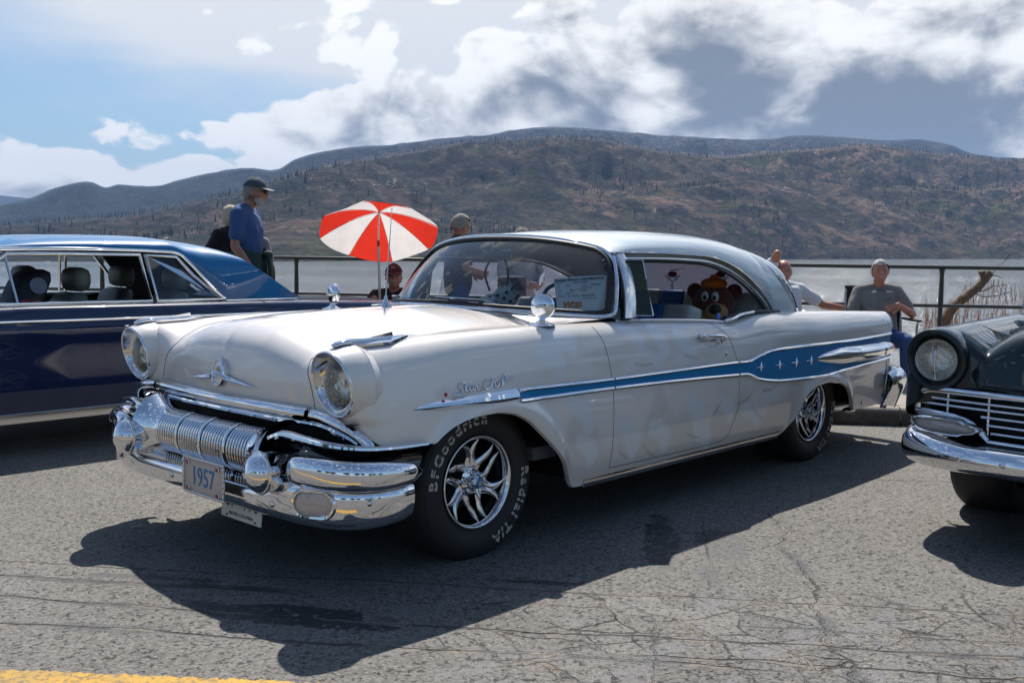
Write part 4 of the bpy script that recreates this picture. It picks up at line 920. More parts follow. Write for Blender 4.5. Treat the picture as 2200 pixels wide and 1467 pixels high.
def roof_pt():
    dr = resample(catmull(np.array(DR), 8), 70); tail = np.array([(-2.715 - .27 * s_, .735 + .012 * s_, .985 - .002 * s_) for s_ in np.linspace(0, 1, 16)])[1:]
    B = np.vstack([dr, tail]); k = len(B); s = np.linspace(0, 1, k)
    ctr = resample(catmull(np.array([(-.955, 0, 1.428), (-1.05, 0, 1.448), (-1.25, 0, 1.470), (-1.5, 0, 1.485), (-1.8, 0, 1.491), (-2.1, 0, 1.486), (-2.4, 0, 1.464), (-2.60, 0, 1.43), (-2.74, 0, 1.395), (-2.80, 0, 1.372)]), 8), k)
    n = 48; P = np.zeros((k, n, 3))
    for i in range(k):
        p = 2.55 + 1.5 * max(0, (s[i] - .45) / .55) ** 1.3
        th = np.linspace(0, np.pi / 2, n) ** 1.0; c = np.cos(th) ** (2 / p); sn = np.sin(th) ** (2 / p)
        w_ = sn ** 1.0
        y = B[i, 1] * c; z = B[i, 2] + (ctr[i, 2] - B[i, 2]) * sn
        fx = (1 - c) if s[i] < .5 else (1 - c) * (1 - (s[i] - .5) * 2) + sn * (s[i] - .5) * 2
        au = y / .69
        x = B[i, 0] + (ctr[i, 0] - B[i, 0]) * fx
        if s[i] > .62:   # wrap-round back light: the edge runs forward up the pillar
            q_ = (s[i] - .62) / .38; ex = np.interp(sn, [0, .30, .56, .80, .92, 1], [-2.985, -2.905, -2.80, -2.685, -2.69, -2.76]); x = x * (1 - q_ ** 2.2) + np.minimum(ex + (1 - q_) * .9, x) * q_ ** 2.2 if q_ < 1 else ex
        if i < 8:   # front edge follows the screen header
            t_ = i / 8.0; u = y / .675; hx = -.955 - .125 * np.abs(u) ** 2.2; hz = 1.430 - .075 * np.minimum(np.abs(u), 1.02) ** 2.6
            x = x * t_ + hx * (1 - t_); z = z * t_ + hz * (1 - t_)
        P[i, :, 0] = x; P[i, :, 1] = y; P[i, :, 2] = z
    return P
ROOF = roof_pt()
DECAL = [(.22, 1.165), (-.17, 1.16)]
def glasshouse():
    P = ROOF; full = np.concatenate([P, (P * np.array([1, -1, 1]))[:, ::-1][:, 1:]], 1)
    MB().grid(full).build('roof', SILVERBLUE, hero, sharp=None)
    inn = full.copy(); inn[..., 2] -= .022; inn[..., 1] *= .965; MB().grid(inn[2:], flip=True).build('headliner', HEADLINER, hero, sharp=None)
    # cowl
    u = np.linspace(-1, 1, 40); low = ws_pt(u, u * 0); yy = low[:, 1]
    rows = []
    for s_ in (0, .35, .7, 1.0):
        x = low[:, 0] * s_ + (-.50 - .02 * np.abs(u)) * (1 - s_); y = yy * (1 - s_ * 0.0); z = top_z(hero_f, np.maximum(x, -.62), y) if s_ < 1 else low[:, 2] - .012
        if s_ in (.35, .7): z = top_z(hero_f, x * 0 - .5, y) * (1 - s_) + (low[:, 2] - .012) * s_
        rows.append(np.stack([x, y, z], 1))
    MB().grid(np.array(rows)).build('cowl', PEARL, hero, sharp=None)
    # windscreen glass, rubber and bright surround
    U, V = np.meshgrid(np.linspace(-1, 1, 60), np.linspace(0, 1, 24), indexing='ij'); MB().grid(ws_pt(U, V)).build('windscreen', GLASS, hero, sharp=None)
    lp = window_loop(ws_pt, m=.012); c = lp.mean(0); 
    outn = lp - np.array([-1.2, 0, 1.0]); up = outn / np.linalg.norm(outn, axis=1)[:, None]
    MB().sweep(lp + up * .004, ell(.017, .011, 10), up=up, closed=True).build('windscreen_rubber', RUBBER_SEAL, hero)
    lp = window_loop(ws_pt, m=-.018); outn = lp - np.array([-1.2, 0, 1.0]); up = outn / np.linalg.norm(outn, axis=1)[:, None]
    MB().sweep(lp + up * .004, ell(.0115, .011, 12), up=up, closed=True).build('windscreen_surround', CHROME, hero)
    # front pillars
    a = ws_pt(np.array([1.06] * 14), np.linspace(-.02, 1.02, 14)); b = a + np.array([-.075, -.004, 0]) * np.linspace(1.3, .9, 14)[:, None]
    mb = MB(); mb.grid(np.stack([a + (0, -.03, 0), a, (a + b) / 2 + (0, .008, 0), b, b + (0, -.04, 0)], 1)); pair(mb, 'front_pillar', CHROME_SOFT, hero, sharp=50)
    # drip rail and window head mouldings
    dr = catmull(np.array(DR[:-2]), 8)
    mb = MB().sweep(dr + (0, .006, .004), ell(.010, .006, 8), up=(0, 0, 1)); pair(mb, 'drip_rail', CHROME, hero)
    wl = catmull(np.array([(-1.10, .680, 1.325)] + [(x, y - .014, z - .028) for x, y, z in DR[1:]]), 8)
    mb = MB().sweep(wl, ell(.008, .010, 8), up=(0, 0, 1)); pair(mb, 'window_head_moulding', CHROME_SOFT, hero)
    wl2 = wl + np.array((.012, -.010, -.016)); mb = MB().sweep(wl2, ell(.008, .007, 6), up=(0, 0, 1)); pair(mb, 'window_seal', RUBBER_SEAL, hero)
    # rear pillar bright edge + rear glass
    re = ROOF[-1]; mb = MB().sweep(re + (-.004, .004, 0), ell(.012, .012, 8), up=(-1, 0, .3), caps=True); pair(mb, 'rear_window_moulding', CHROME, hero)
    rows = []
    for t_ in np.linspace(0, 1, 8):
        q = re.copy(); q[:, 0] = re[:, 0] * (1 - t_) + (-2.99 - .22 * (1 - (np.abs(re[:, 1]) / .75) ** 2)) * t_; q[:, 2] = re[:, 2] * (1 - t_) + .965 * t_; q[:, 1] = re[:, 1] * (1 + .02 * t_); rows.append(q)
    g = np.array(rows); full = np.concatenate([g, (g * np.array([1, -1, 1]))[:, ::-1][:, 1:]], 1); MB().grid(full).build('rear_window', glass_mat('tinted_rear_glass', (.24, .25, .36)), hero, sharp=None)
    for (yy, zz) in DECAL:
        wd, rd = mat('decal_white', (.75, .75, .78), .6), mat('decal_red', (.12, .015, .03), .6); c0 = np.array((-2.90, yy, zz))
        for a0, a1 in (((0, -.075), (0, .01)), ((0, .0), (-.065, .05)), ((0, .0), (.065, .05))): MB().sweep(np.array([c0 + (0, a0[0], a0[1]), c0 + (0, (a0[0] + a1[0]) / 2, (a0[1] + a1[1]) / 2 ), c0 + (0, a1[0], a1[1])]), ell(.012, .003, 8), up=(1, 0, 0), scale=[.4, 1.2, .3]).build('window_decal', wd, hero)
        MB().ellipsoid(c0 + (0, 0, .055), (.003, .040, .022), 12, 8).build('window_decal', rd, hero)
    # window sill mouldings
    xs = np.linspace(-.95, -2.02, 30); mb = MB().sweep(np.stack([xs, xs * 0 + .815, H_belt(xs) + .004], 1), ell(.012, .008, 8)); pair(mb, 'window_sill_moulding', CHROME_SOFT, hero)
    # dark inner quarter lining with the curved black weatherstrip
    mb = MB().tube(catmull(np.array([(-2.02, .80, .985), (-2.15, .80, 1.0), (-2.4, .79, 1.012), (-2.72, .765, 1.0)]), 6), .012, 8); pair(mb, 'quarter_weatherstrip', RUBBER_SEAL, hero)
    mb = MB().tube(catmull(np.array([(-1.955, .84, .972), (-2.03, .85, .985), (-2.12, .84, 1.003), (-2.3, .825, 1.016)]), 6), .009, 8); pair(mb, 'quarter_edge_trim', CHROME_SOFT, hero)
    # vent window, swung open
    fr = [(-1.085, .755, 1.03), (-1.10, .70, 1.315), (-1.20, .80, 1.315), (-1.215, .865, 1.03)]
    mb = MB().tube(np.array(fr + fr[:1]), .0055, 6); pair(mb, 'vent_window_frame', CHROME, hero)
    vg = glass_mat('tinted_vent_glass', (.26, .30, .10)); mb = MB().prism(fr, (0, 0, 0), (0.004, 0, 0)); pair(mb, 'vent_glass', vg, hero, flat=True)
    mb = MB().tube(np.array([(-1.075, .775, 1.015), (-1.085, .70, 1.335)]), .011, 8); pair(mb, 'vent_post', CHROME, hero)
    mb = MB()
    for i in range(11):
        for j in range(4):
            t_ = (i + .5 + (j % 2) * .5) / 11.5; s_ = (j + .5) / 4 * .55; p = np.array(fr[0]) * (1 - t_) + np.array(fr[1]) * t_; q = np.array(fr[3]) * (1 - t_) + np.array(fr[2]) * t_
            c = p * (1 - s_ * .9) + q * s_ * .9 + (.006, 0, 0); mb.lathe([(0, .0095), (.003, .0095), (.003, .0001)], c=c, axis=(1, 0, 0), n=8)
    d1, d2 = pair(mb, 'vent_glass_pattern', mat('dark_green_dots', (.02, .035, .02), .5), hero); d1['kind'] = 'stuff'; d2['kind'] = 'stuff'
    # side glass on the far side is up, tinted; near side wound down
    tg = glass_mat('tinted_side_glass', (.62, .60, .72))
    gl = np.array([(-1.22, -.80, 1.005), (-2.0, -.80, .985), (-2.30, -.795, 1.0), (-2.66, -.76, 1.0), (-2.55, -.712, 1.12), (-2.38, -.70, 1.20), (-2.18, -.698, 1.27), (-1.95, -.698, 1.31), (-1.22, -.698, 1.325)])
    mb = MB(); mb.add(gl, [tuple(range(len(gl)))]); mb.build('side_glass', tg, hero, flat=True)
glasshouse()

def front_end():
    # upper grille moulding: a bright rolled bar along the bonnet lip that curls down at both ends
    cur = [(.0, .706), (.30, .705), (.55, .702), (.66, .698), (.75, .688), (.82, .668), (.875, .636), (.905, .605), (.918, .585)]
    c = catmull(np.array(cur), 8); xf = front_x(hero_f, np.minimum(c[:, 0], .90), np.maximum(c[:, 1], .60), .2); xf = np.where(c[:, 0] < .62, .775 - .05 * (c[:, 0] / .62) ** 2.2, xf)
    half = np.stack([xf + .010, c[:, 0], c[:, 1] - .012], 1)
    # smooth
    half[:, 0] = np.convolve(np.r_[[half[0, 0]] * 6, half[:, 0], [half[-1, 0]] * 6], np.ones(9) / 9, 'same')[6:-6]
    def split(name, lo, hi, prof, off=(0, 0, 0), m_=CHROME, par=hero, taper=None):
        h = half[(half[:, 1] >= lo - 1e-6) & (half[:, 1] <= hi)] + np.array(off); return h
    prof = np.array([(-.004, .026), (.012, .024), (.024, .014), (.028, .0), (.024, -.014), (.014, -.024), (-.004, -.027), (-.012, 0)]) [::-1]
    cen = half[half[:, 1] <= .605]; full = np.vstack([(cen * np.array([1, -1, 1]))[::-1][:-1], cen])
    def sw(path, prof_, name, m_, **k):
        # profile first axis points forward (outward), second up
        out = []
        for i, p in enumerate(path):
            a = path[max(i - 1, 0)]; b = path[min(i + 1, len(path) - 1)]; t_ = vnorm(b - a); n_ = vnorm(np.cross(t_, (0, 0, 1))); 
            if n_[0] * (p[0] - .2) + n_[1] * p[1] < 0: n_ = -n_
            up = vnorm(np.cross(n_, t_)); up = up if up[2] > 0 or abs(t_[2]) > .9 else -up
            sc = k.get('scale', [1] * len(path))[i]
            out.append(p + prof_[:, :1] * n_ * sc + prof_[:, 1:2] * up * sc)
        return np.array(out)
    def bar(path, prof_, name, m_, mir=False, sharp=40, scale=None, parent=hero):
        r = sw(path, prof_, name, m_, **({'scale': scale} if scale is not None else {})); mb = MB().grid(r, cv=True); mb.fan(r[0]); mb.fan(r[-1], flip=True)
        if mir: return pair(mb, name, m_, parent, sharp=sharp, clean=True)
        return mb.build(name, m_, parent, sharp=sharp, clean=True)
    bar(full, prof, 'grille_header_moulding', CHROME)
    end = half[half[:, 1] >= .609]; bar(end, prof, 'grille_end_moulding', CHROME, mir=True, scale=list(np.linspace(1, .72, len(end))))
    # inner lip below it
    inn = half[half[:, 1] <= .86] + np.array((-.012, 0, -.040)); inn = np.vstack([(inn * np.array([1, -1, 1]))[::-1][:-1], inn]); pl = np.array([(-.02, .008), (.010, .008), (.014, 0), (.010, -.010), (-.02, -.008)])[::-1]
    bar(inn, pl, 'grille_inner_lip', CHROME)
    # dark grille cavity
    mb = MB(); ys = np.linspace(-.87, .87, 24); back = np.array([[(x_, y, z) for x_, z in ((.74, .675), (.52, .68), (.50, .40), (.70, .40))] for y in ys]); mb.grid(back, flip=True); mb.build('grille_cavity', BLACK, hero, sharp=60)
    mb = MB().box((.60, 0, .52), (.02, 1.55, .26)); mb.build('radiator_panel', BLACK, hero)
    # perforated strip inside the opening
    holes = []
    for i in range(46):
        y = -.36 + i * .0165; holes.append(y)
    mb = MB()
    for y in holes: mb.box((.752, y, .640), (.006, .009, .006))
    o = mb.build('grille_slot_row', CHROME_SOFT, hero); o['kind'] = 'stuff'
    # ribbed barrel grille between the bumper pods
    z0, xc = .507, .790
    mb = MB()
    def disc(mb, y, w, r, sq=1.0):
        prof_ = [(-w, r - .010), (-w, r - .003), (-w * .5, r), (w * .5, r), (w, r - .003), (w, r - .010)]
        t_ = np.linspace(-2.1, 2.1, 30); rings = [[(xc + rr * math.cos(a) * .92, y + h, z0 + rr * math.sin(a)) for a in t_] for h, rr in prof_]; mb.grid(np.array(rings), flip=True)
    core = MB(); t_ = np.linspace(-2.1, 2.1, 30); core.grid(np.array([[(xc + .0865 * math.cos(a), y, z0 + .094 * math.sin(a)) for a in t_] for y in (-.44, .44)]), flip=True); core.build('grille_barrel_core', BLACK, hero, sharp=60)
    gr = 0
    k = 0
    y = -.372; groups = []
    for g in range(4):
        for i in range(8):
            m1 = MB(); disc(m1, y, .0038, .103); m1.build('grille_rib', CHROME, hero, sharp=50); y += .0205
        if g < 3:
            y += .006; m1 = MB(); disc(m1, y, .013, .106); m1.build('grille_band', CHROME, hero, sharp=50); y += .027
    # barrel ends flaring into the wings
    for s_ in (1, -1):
        m1 = MB(); rings = []
        for q in np.linspace(0, 1, 9):
            yy = .362 + .155 * q; r1 = .101 + .035 * q ** 2; rings.append([(xc + (r1) * math.cos(a) * (.92 + .1 * q), yy, z0 + r1 * math.sin(a) * (1 + .15 * q)) for a in np.linspace(-1.9, 1.9, 26)])
        m1.grid(np.array(rings), flip=False); m1 = mirrored(m1) if s_ < 0 else m1; m1.build('barrel_end', CHROME, hero, sharp=60)
    # upper wing blade: rises over the bullet and sweeps back to the wheel opening
    W_ = catmull(np.array([(.855, .475, .560), (.868, .53, .602), (.862, .60, .628), (.848, .70, .622), (.822, .795, .610), (.772, .882, .600), (.70, .925, .592), (.60, .948, .587), (.43, .958, .583)]), 8)
    pf = np.array([(-.03, .004), (.004, .010), (.016, .004), (.018, -.006), (.010, -.014), (-.03, -.012)])[::-1]
    bar(W_, pf, 'upper_wing_blade', CHROME, mir=True, scale=list(np.interp(np.linspace(0, 1, len(W_)), [0, .15, .8, 1], [1.6, 1.25, .9, .6])))
    # concave filler between blade and main wing; dark chrome reflection painted as gloss black
    L_ = catmull(np.array([(.83, .56, .575), (.835, .66, .590), (.81, .78, .578), (.765, .88, .566), (.69, .930, .560), (.58, .950, .556), (.46, .950, .550)]), 6)
    low = L_ + np.array((.005, .0, -.055)); mid = (L_ + low) / 2 + np.array((-.04, -.03, 0))
    mb = MB().grid(np.stack([L_, mid, low], 1), flip=True); pair(mb, 'bumper_valley', mat('dark_reflection_black', (.008, .008, .010), .15, coat=1.0), hero, sharp=None)
    # main bumper wing: a fat rolled bar
    Wm = catmull(np.array([(.845, .650, .492), (.866, .70, .498), (.856, .78, .500), (.822, .88, .498), (.76, .955, .496), (.67, .992, .493), (.57, 1.00, .489), (.485, .985, .484)]), 9)
    rr = np.interp(np.linspace(0, 1, len(Wm)), [0, .04, .10, .35, .70, .90, 1.0], [.028, .050, .059, .062, .055, .040, .010])
    prof_ = ell(1.0, 1.0, 22, 2.2) * np.array([.62, 1.0]); prof_ = prof_[::-1]
    bar(Wm, prof_, 'bumper_wing', CHROME, mir=True, scale=list(rr), sharp=None)
    # lower bumper valance, wrapping under
    def low_plan(y): a = abs(y); return .905 - .030 * (a / .6) ** 2 if a < .6 else None
    pl_ = catmull(np.array([(.912, 0.0), (.908, .25), (.900, .50), (.880, .68), (.845, .82), (.775, .92), (.68, .968), (.58, .982), (.515, .975)]), 8)
    rows = []
    zt = Curve1([(0, .395), (.3, .392), (.50, .396), (.60, .430), (.66, .448), (.80, .445), (1.0, .440), (1.5, .432)])
    zl = Curve1([(0, .300), (.5, .290), (.8, .284), (.95, .284), (1.08, .288), (1.2, .300), (1.30, .325), (1.40, .375), (1.5, .425)])
    s_len = np.r_[0, np.cumsum(np.linalg.norm(np.diff(pl_, axis=0), axis=1))]
    nrm = np.gradient(pl_, axis=0); nrm = np.stack([nrm[:, 1], -nrm[:, 0]], 1); nrm /= np.linalg.norm(nrm, axis=1)[:, None]
    P = []
    for i, (x, y) in enumerate(pl_):
        a, b = float(zt(s_len[i])), float(zl(s_len[i])); row = []
        for q, (d, h) in enumerate(((-.06, 1.0), (-.012, 1.02), (.0, .96), (.006, .75), (.004, .45), (-.004, .18), (-.014, .03), (-.03, -.02), (-.06, .0))):
            row.append((x + nrm[i, 0] * d, y + nrm[i, 1] * d, b + (a - b) * h))
        P.append(row)
    P = np.array(P); full = np.concatenate([(P * np.array([1, -1, 1]))[::-1][:-1], P], 0); MB().grid(full, flip=False).build('lower_bumper', CHROME, hero, sharp=None, clean=True)
    mb = MB(); mb.box((.62, 0, .42), (.40, 1.3, .05)); mb.build('bumper_bracket', BLACK, hero)
    # inner dark shelf + chrome pan behind the plate
    mb = MB().grid(np.array([[(x, y, z) for x, z in ((.90, .395), (.84, .415), (.78, .40), (.74, .36))] for y in np.linspace(-.62, .62, 14)]), flip=True); mb.build('bumper_shelf', CHROME, hero, sharp=None)
    # bolts
    for y, z in ((.575, .350), (-.176, .350), (-.575, .350), (.30, .34)):
        if y == .30: continue
        x = np.interp(abs(y), [0, .25, .5, .68], [.912, .908, .900, .880]) + .006; MB().ellipsoid((x, y, z), (.007, .014, .014), 12, 8).build('bumper_bolt', CHROME_SOFT, hero)
    for s_ in (1, -1): MB().ellipsoid((.72, s_ * .957, .392), (.012, .012, .014), 12, 8).build('bumper_bolt', CHROME_SOFT, hero)
    # bullets
    for s_ in (1, -1):
        mb = MB(); prof_ = [(-.20, .050), (-.15, .062), (-.10, .072), (-.04, .080), (.0, .084)]
        mb.lathe(prof_, c=(.931, s_ * .550, .475), axis=(1, 0, 0), n=40); b_ = mb.build('bumper_bullet', CHROME, hero, sharp=60)
        mb = MB(); mb.lathe([(.0, .080), (.004, .086), (.010, .087), (.016, .083), (.018, .076)], c=(.928, s_ * .550, .475), axis=(1, 0, 0), n=40); mb.build('bullet_ring', CHROME_SOFT, b_)
        mb = MB(); mb.lathe([(.0, .078), (.012, .074), (.028, .062), (.042, .044), (.052, .022), (.056, .0005)], c=(.944, s_ * .550, .475), axis=(1, 0, 0), n=40); mb.build('bullet_nose', CHROME, b_, sharp=None)
    # parking lamps: stadium shaped
    lens = mat('parking_lens', (.62, .52, .46), .25, coat=.8, grain=.35, gscale=18, bump=.3, bscale=60, bdist=.002)
    for s_ in (1, -1):
        c0 = np.array((.853, .792, .382)); nv = vnorm(np.array((.90, .42, -.05))); tv = vnorm(np.cross((0, 0, 1), nv)); uv = np.cross(nv, tv)
        def stad(w, h, off, n=28):
            t_ = np.linspace(0, 2 * np.pi, n, endpoint=False); out = []
            for a in t_:
                cx = math.copysign(w - h, math.cos(a)) if w > h else 0; out.append(c0 + tv * (cx + h * math.cos(a)) + uv * h * math.sin(a) + nv * off)
            return np.array(out)
        mb = MB().grid(np.array([stad(.098, .062, -.035), stad(.096, .060, .010), stad(.090, .055, .018), stad(.082, .047, .016), stad(.080, .045, .004)]), cv=True)
        mb = mirrored(mb) if s_ < 0 else mb; rim_ = mb.build('parking_lamp', CHROME, hero, sharp=45)
        mb = MB().grid(np.array([stad(.081, .046, .006), stad(.070, .036, .012), stad(.045, .015, .015), stad(.0401, .0005, .015)]), cv=True); mb = mirrored(mb) if s_ < 0 else mb; mb.build('lamp_lens', lens, rim_, sharp=None)
    # headlamps
    lensg = glass_mat('lamp_glass', (.97, .98, .97), 2.4); tg_ = NT(lensg.node_tree); gn = [n for n in tg_.n if n.type == 'BSDF_GLOSSY'][0]; gn.inputs['Roughness'].default_value = .04
    oc_ = tg_.node('ShaderNodeTexCoord').outputs['Object']; tg_.l.new(tg_.bump(tg_.math('ADD', tg_.math('SINE', tg_.math('MULTIPLY', tg_.sep(oc_)[1], 420.0)), tg_.math('MULTIPLY', tg_.noise(oc_, 14, 3, .5), 6)), .5, .004), gn.inputs['Normal']); refl = mat('lamp_reflector', (.85, .83, .78), .07, 1.0, bump=1.0, bscale=16, bdist=.03); warm = mat('lamp_bucket', (.30, .26, .18), .5, .3)
    for s_ in (1, -1):
        cy, cz = .788, .828
        # painted shroud with its joint line, leaning forward at the top
        rings = []
        for h, r in ((.63, .135), (.668, .1485), (.669, .1465), (.673, .1465), (.674, .1480), (.705, .1425), (.737, .1345), (.765, .1255)):
            rings.append([(h + (.030 * math.sin(a) if h > .70 else .012 * math.sin(a)) , cy + r * math.cos(a) * .98, cz + .0 + r * math.sin(a) * 1.03) for a in np.linspace(0, 2 * np.pi, 56, endpoint=False)])
        mb = MB().grid(np.array(rings), cv=True, flip=True); mb = mirrored(mb) if s_ < 0 else mb; pod = mb.build('headlamp_shroud', PEARL, hero, sharp=35)
        def ring(h, r, k=.030): return [(h + k * math.sin(a), cy + r * math.cos(a) * .98, cz + r * math.sin(a) * 1.03) for a in np.linspace(0, 2 * np.pi, 56, endpoint=False)]
        mb = MB().grid(np.array([ring(.762, .1258), ring(.771, .1255), ring(.775, .1225), ring(.773, .1190), ring(.765, .1175)]), cv=True, flip=True); mb = mirrored(mb) if s_ < 0 else mb; mb.build('headlamp_rim', CHROME, pod, sharp=None)
        mb = MB().grid(np.array([ring(.766, .1178), ring(.750, .112, .022), ring(.738, .104, .016), ring(.732, .097, .012)]), cv=True, flip=True); mb = mirrored(mb) if s_ < 0 else mb; mb.build('headlamp_bucket', CHROME_SOFT, pod, sharp=50)
        mb = MB().lathe([(.700, .103), (.738, .103), (.744, .098), (.738, .0935)], c=(0, s_ * cy, cz), axis=(1, 0, 0), n=40); mb.build('headlamp_retainer', CHROME, pod)
        mb = MB().lathe([(.732, .094), (.705, .080), (.680, .055), (.668, .018), (.668, .0004)], c=(0, s_ * cy, cz), axis=(1, 0, 0), n=36); mb.build('headlamp_reflector', refl, pod, sharp=None)
        mb = MB().lathe([(.665, .012), (.700, .018), (.716, .012), (.718, .0005)], c=(0, s_ * cy, cz), axis=(1, 0, 0), n=16); mb.build('headlamp_bulb', CHROME_SOFT, pod)
        mb = MB().lathe([(.738, .0945), (.752, .078), (.761, .047), (.764, .015), (.7645, .0004)], c=(0, s_ * cy, cz), axis=(1, 0, 0), n=40); mb.build('headlamp_lens', lensg, pod, sharp=None)
    # plate "1957" in its scalloped frame
    pc = np.array((.953, .163, .394)); tl = .06
    pm = mat('cream_plate', (.60, .50, .43), .45, grain=.12, gscale=9); pf_ = mat('plate_frame_chrome', (.72, .70, .68), .25, .9)
    mb = MB().box(tuple(pc), (.004, .310, .142), bev=.004); plate = mb.build('year_plate', pm, hero)
    mb = MB(); 
    for dy, dz, sy, sz in ((0, .072, .320, .010), (0, -.072, .320, .010), (.157, 0, .010, .134), (-.157, 0, .010, .134)): mb.box((pc[0] + .003, pc[1] + dy, pc[2] + dz), (.009, sy, sz), bev=.003)
    for i in range(14):
        for z_ in (.0725, -.0725): mb.ellipsoid((pc[0] + .007, pc[1] - .143 + i * .022, pc[2] + z_), (.004, .009, .0065), 8, 5)
    for i in range(6):
        for y_ in (.157, -.157): mb.ellipsoid((pc[0] + .007, pc[1] + y_, pc[2] - .055 + i * .022), (.004, .0065, .009), 8, 5)
    fr_ = mb.build('plate_frame', pf_, plate, sharp=50); fr_['kind'] = 'stuff'
    red = mat('red_jewel', (.55, .03, .015), .15, coat=1.0, emit=None)
    for y_ in (.118, -.118):
        for z_ in (.054, -.054):
            q = (pc[0] + .003, pc[1] + y_, pc[2] + z_); MB().lathe([(0, .013), (.005, .012), (.007, .009)], c=q, axis=(1, 0, 0), n=14).build('jewel_mount', CHROME, plate); MB().ellipsoid((q[0] + .007, q[1] - .004, q[2]), (.006, .009, .009), 10, 7).build('jewel', red, plate)
    sb = bpy.data.materials.new('plate_blue_print'); sb = mat('plate_blue_print', (.05, .19, .42), .5)
    text_obj('plate_text', '1957', .112, sb, plate, frame4((pc[0] + .0035, pc[1] - .004, pc[2] - .004), (0, 1, 0), (0, 0, 1)), .0006, spacing=1.02, sx=.80, bold=.0006)
    # registration plate hanging lower
    lc = np.array((.862, .305, .300)); lp_ = MB().box(tuple(lc), (.003, .300, .150), bev=.004, rot=Euler((0, R(-6), 0))).build('registration_plate', mat('white_plate', (.62, .60, .54), .45, grain=.1), hero)
    dk = mat('plate_black_print', (.02, .02, .02), .6)
    text_obj('plate_text', 'S7', .085, dk, lp_, frame4((.8655, .225, .300), (0, 1, 0), (-.1, 0, 1)), .0005, spacing=1.05, sx=.85); text_obj('plate_text', '770', .085, dk, lp_, frame4((.8655, .375, .300), (0, 1, 0), (-.1, 0, 1)), .0005, spacing=1.05, sx=.85)
    text_obj('plate_text', 'BRITISH COLUMBIA', .019, dk, lp_, frame4((.870, .305, .247), (0, 1, 0), (-.1, 0, 1)), .0005, spacing=1.1)
    for y_ in (.20, .41): MB().ellipsoid((.869, y_, .236), (.004, .009, .005), 8, 6).build('plate_bolt', dk, lp_)
    # bonnet badge: round medal, swept bar
    xb_ = front_x(hero_f, 0.0, .806, .2)[0]; nv = vnorm((1, 0, .16)); c0 = np.array((xb_, 0, .806))
    uu = vnorm(np.array((-.16, 0, 1)))
    def ringb(h, ry, rz): return [c0 + nv * h + np.array((0, 1, 0)) * ry * math.cos(a) + uu * rz * math.sin(a) for a in np.linspace(0, 2 * np.pi, 36, endpoint=False)]
    mb = MB().grid(np.array([ringb(-.01, .052, .062), ringb(.018, .050, .060), ringb(.022, .045, .055), ringb(.017, .040, .050)]), cv=True); badge = mb.build('bonnet_badge', CHROME, hero, sharp=45)
    mb = MB().grid(np.array([ringb(.016, .041, .051), ringb(.017, .022, .028), ringb(.021, .020, .025), ringb(.022, .0005, .0005)]), cv=True); mb.build('badge_medal', mat('brushed_badge', (.62, .60, .66), .3, .9), badge)
    mb = MB().grid(np.array([ringb(.0215, .019, .023), ringb(.026, .010, .012), ringb(.027, .0005, .0005)]), cv=True); mb.build('badge_centre', mat('brass_badge', (.55, .33, .12), .3, .8), badge)
    # painted hump that flows from the bonnet into the badge
    mb = MB(); rings = []
    for q in np.linspace(0, 1, 14):
        z_ = .865 + .085 * q; x_ = front_x(hero_f, 0.0, min(z_, .90), .2)[0] if z_ < .90 else None
    # swept bar
    mb = MB(); xs = []
    yy = np.linspace(-.262, .262, 41); x_ = front_x(hero_f, yy, yy * 0 + .79, .2); zz = .792 - .028 * (np.abs(yy) / .26) ** 1.0 * 1.0
    P = np.stack([x_ + .012 + .020 * np.exp(-(yy / .05) ** 2), yy, zz + .012 * np.exp(-(yy / .05) ** 2)], 1)
    sc = (1 - np.abs(yy) / .264) ** .75 + .04; mb.sweep(P, ell(.012, .0135, 8, 1.4), up=(0, 0, 1), scale=list(sc)); mb.build('badge_bar', CHROME, badge, sharp=30)
    # fender ornaments: winged dart
    for s_ in (1, -1):
        P = catmull(np.array([(.775, .79, .972), (.74, .79, .984), (.68, .79, .990), (.60, .79, .992), (.50, .79, .996), (.42, .79, .999), (.345, .79, .999)]), 6)
        zb_ = top_z(hero_f, np.clip(P[:, 0], -5, .66), P[:, 1]); P[:, 2] = np.maximum(P[:, 2], zb_ + .008) 
        sc = np.interp(np.linspace(0, 1, len(P)), [0, .08, .3, .55, 1], [.12, .7, 1.0, .6, .10])
        mb = MB().sweep(P, ell(.024, .013, 14, 2.4), scale=list(sc)); m1 = mirrored(mb) if s_ < 0 else mb; on = m1.build('fender_ornament', CHROME, hero, sharp=50)
        mb = MB()
        for q in (1, -1):
            wing = [(.73, .79, 0), (.66, .79 + q * .030, 0), (.52, .79 + q * .045, 0), (.40, .79 + q * .012, 0), (.60, .79, 0)]
            wing = [(x_, y_, float(top_z(hero_f, min(x_, .66), y_)[0]) + .012) for x_, y_, _ in wing]; mb.prism(wing, (0, 0, -.006), (0, 0, .004))
        m1 = mirrored(mb) if s_ < 0 else mb; m1.build('ornament_wing', CHROME, on, sharp=30)
        mb = MB().prism([(.60, .788, 1.0), (.475, .788, 1.018), (.47, .788, 1.0)], (0, -.001, 0), (0, .005, 0)); m1 = mirrored(mb) if s_ < 0 else mb; m1.build('ornament_fin', CHROME, on, flat=True)
        zb2 = float(top_z(hero_f, .70, .79)[0])
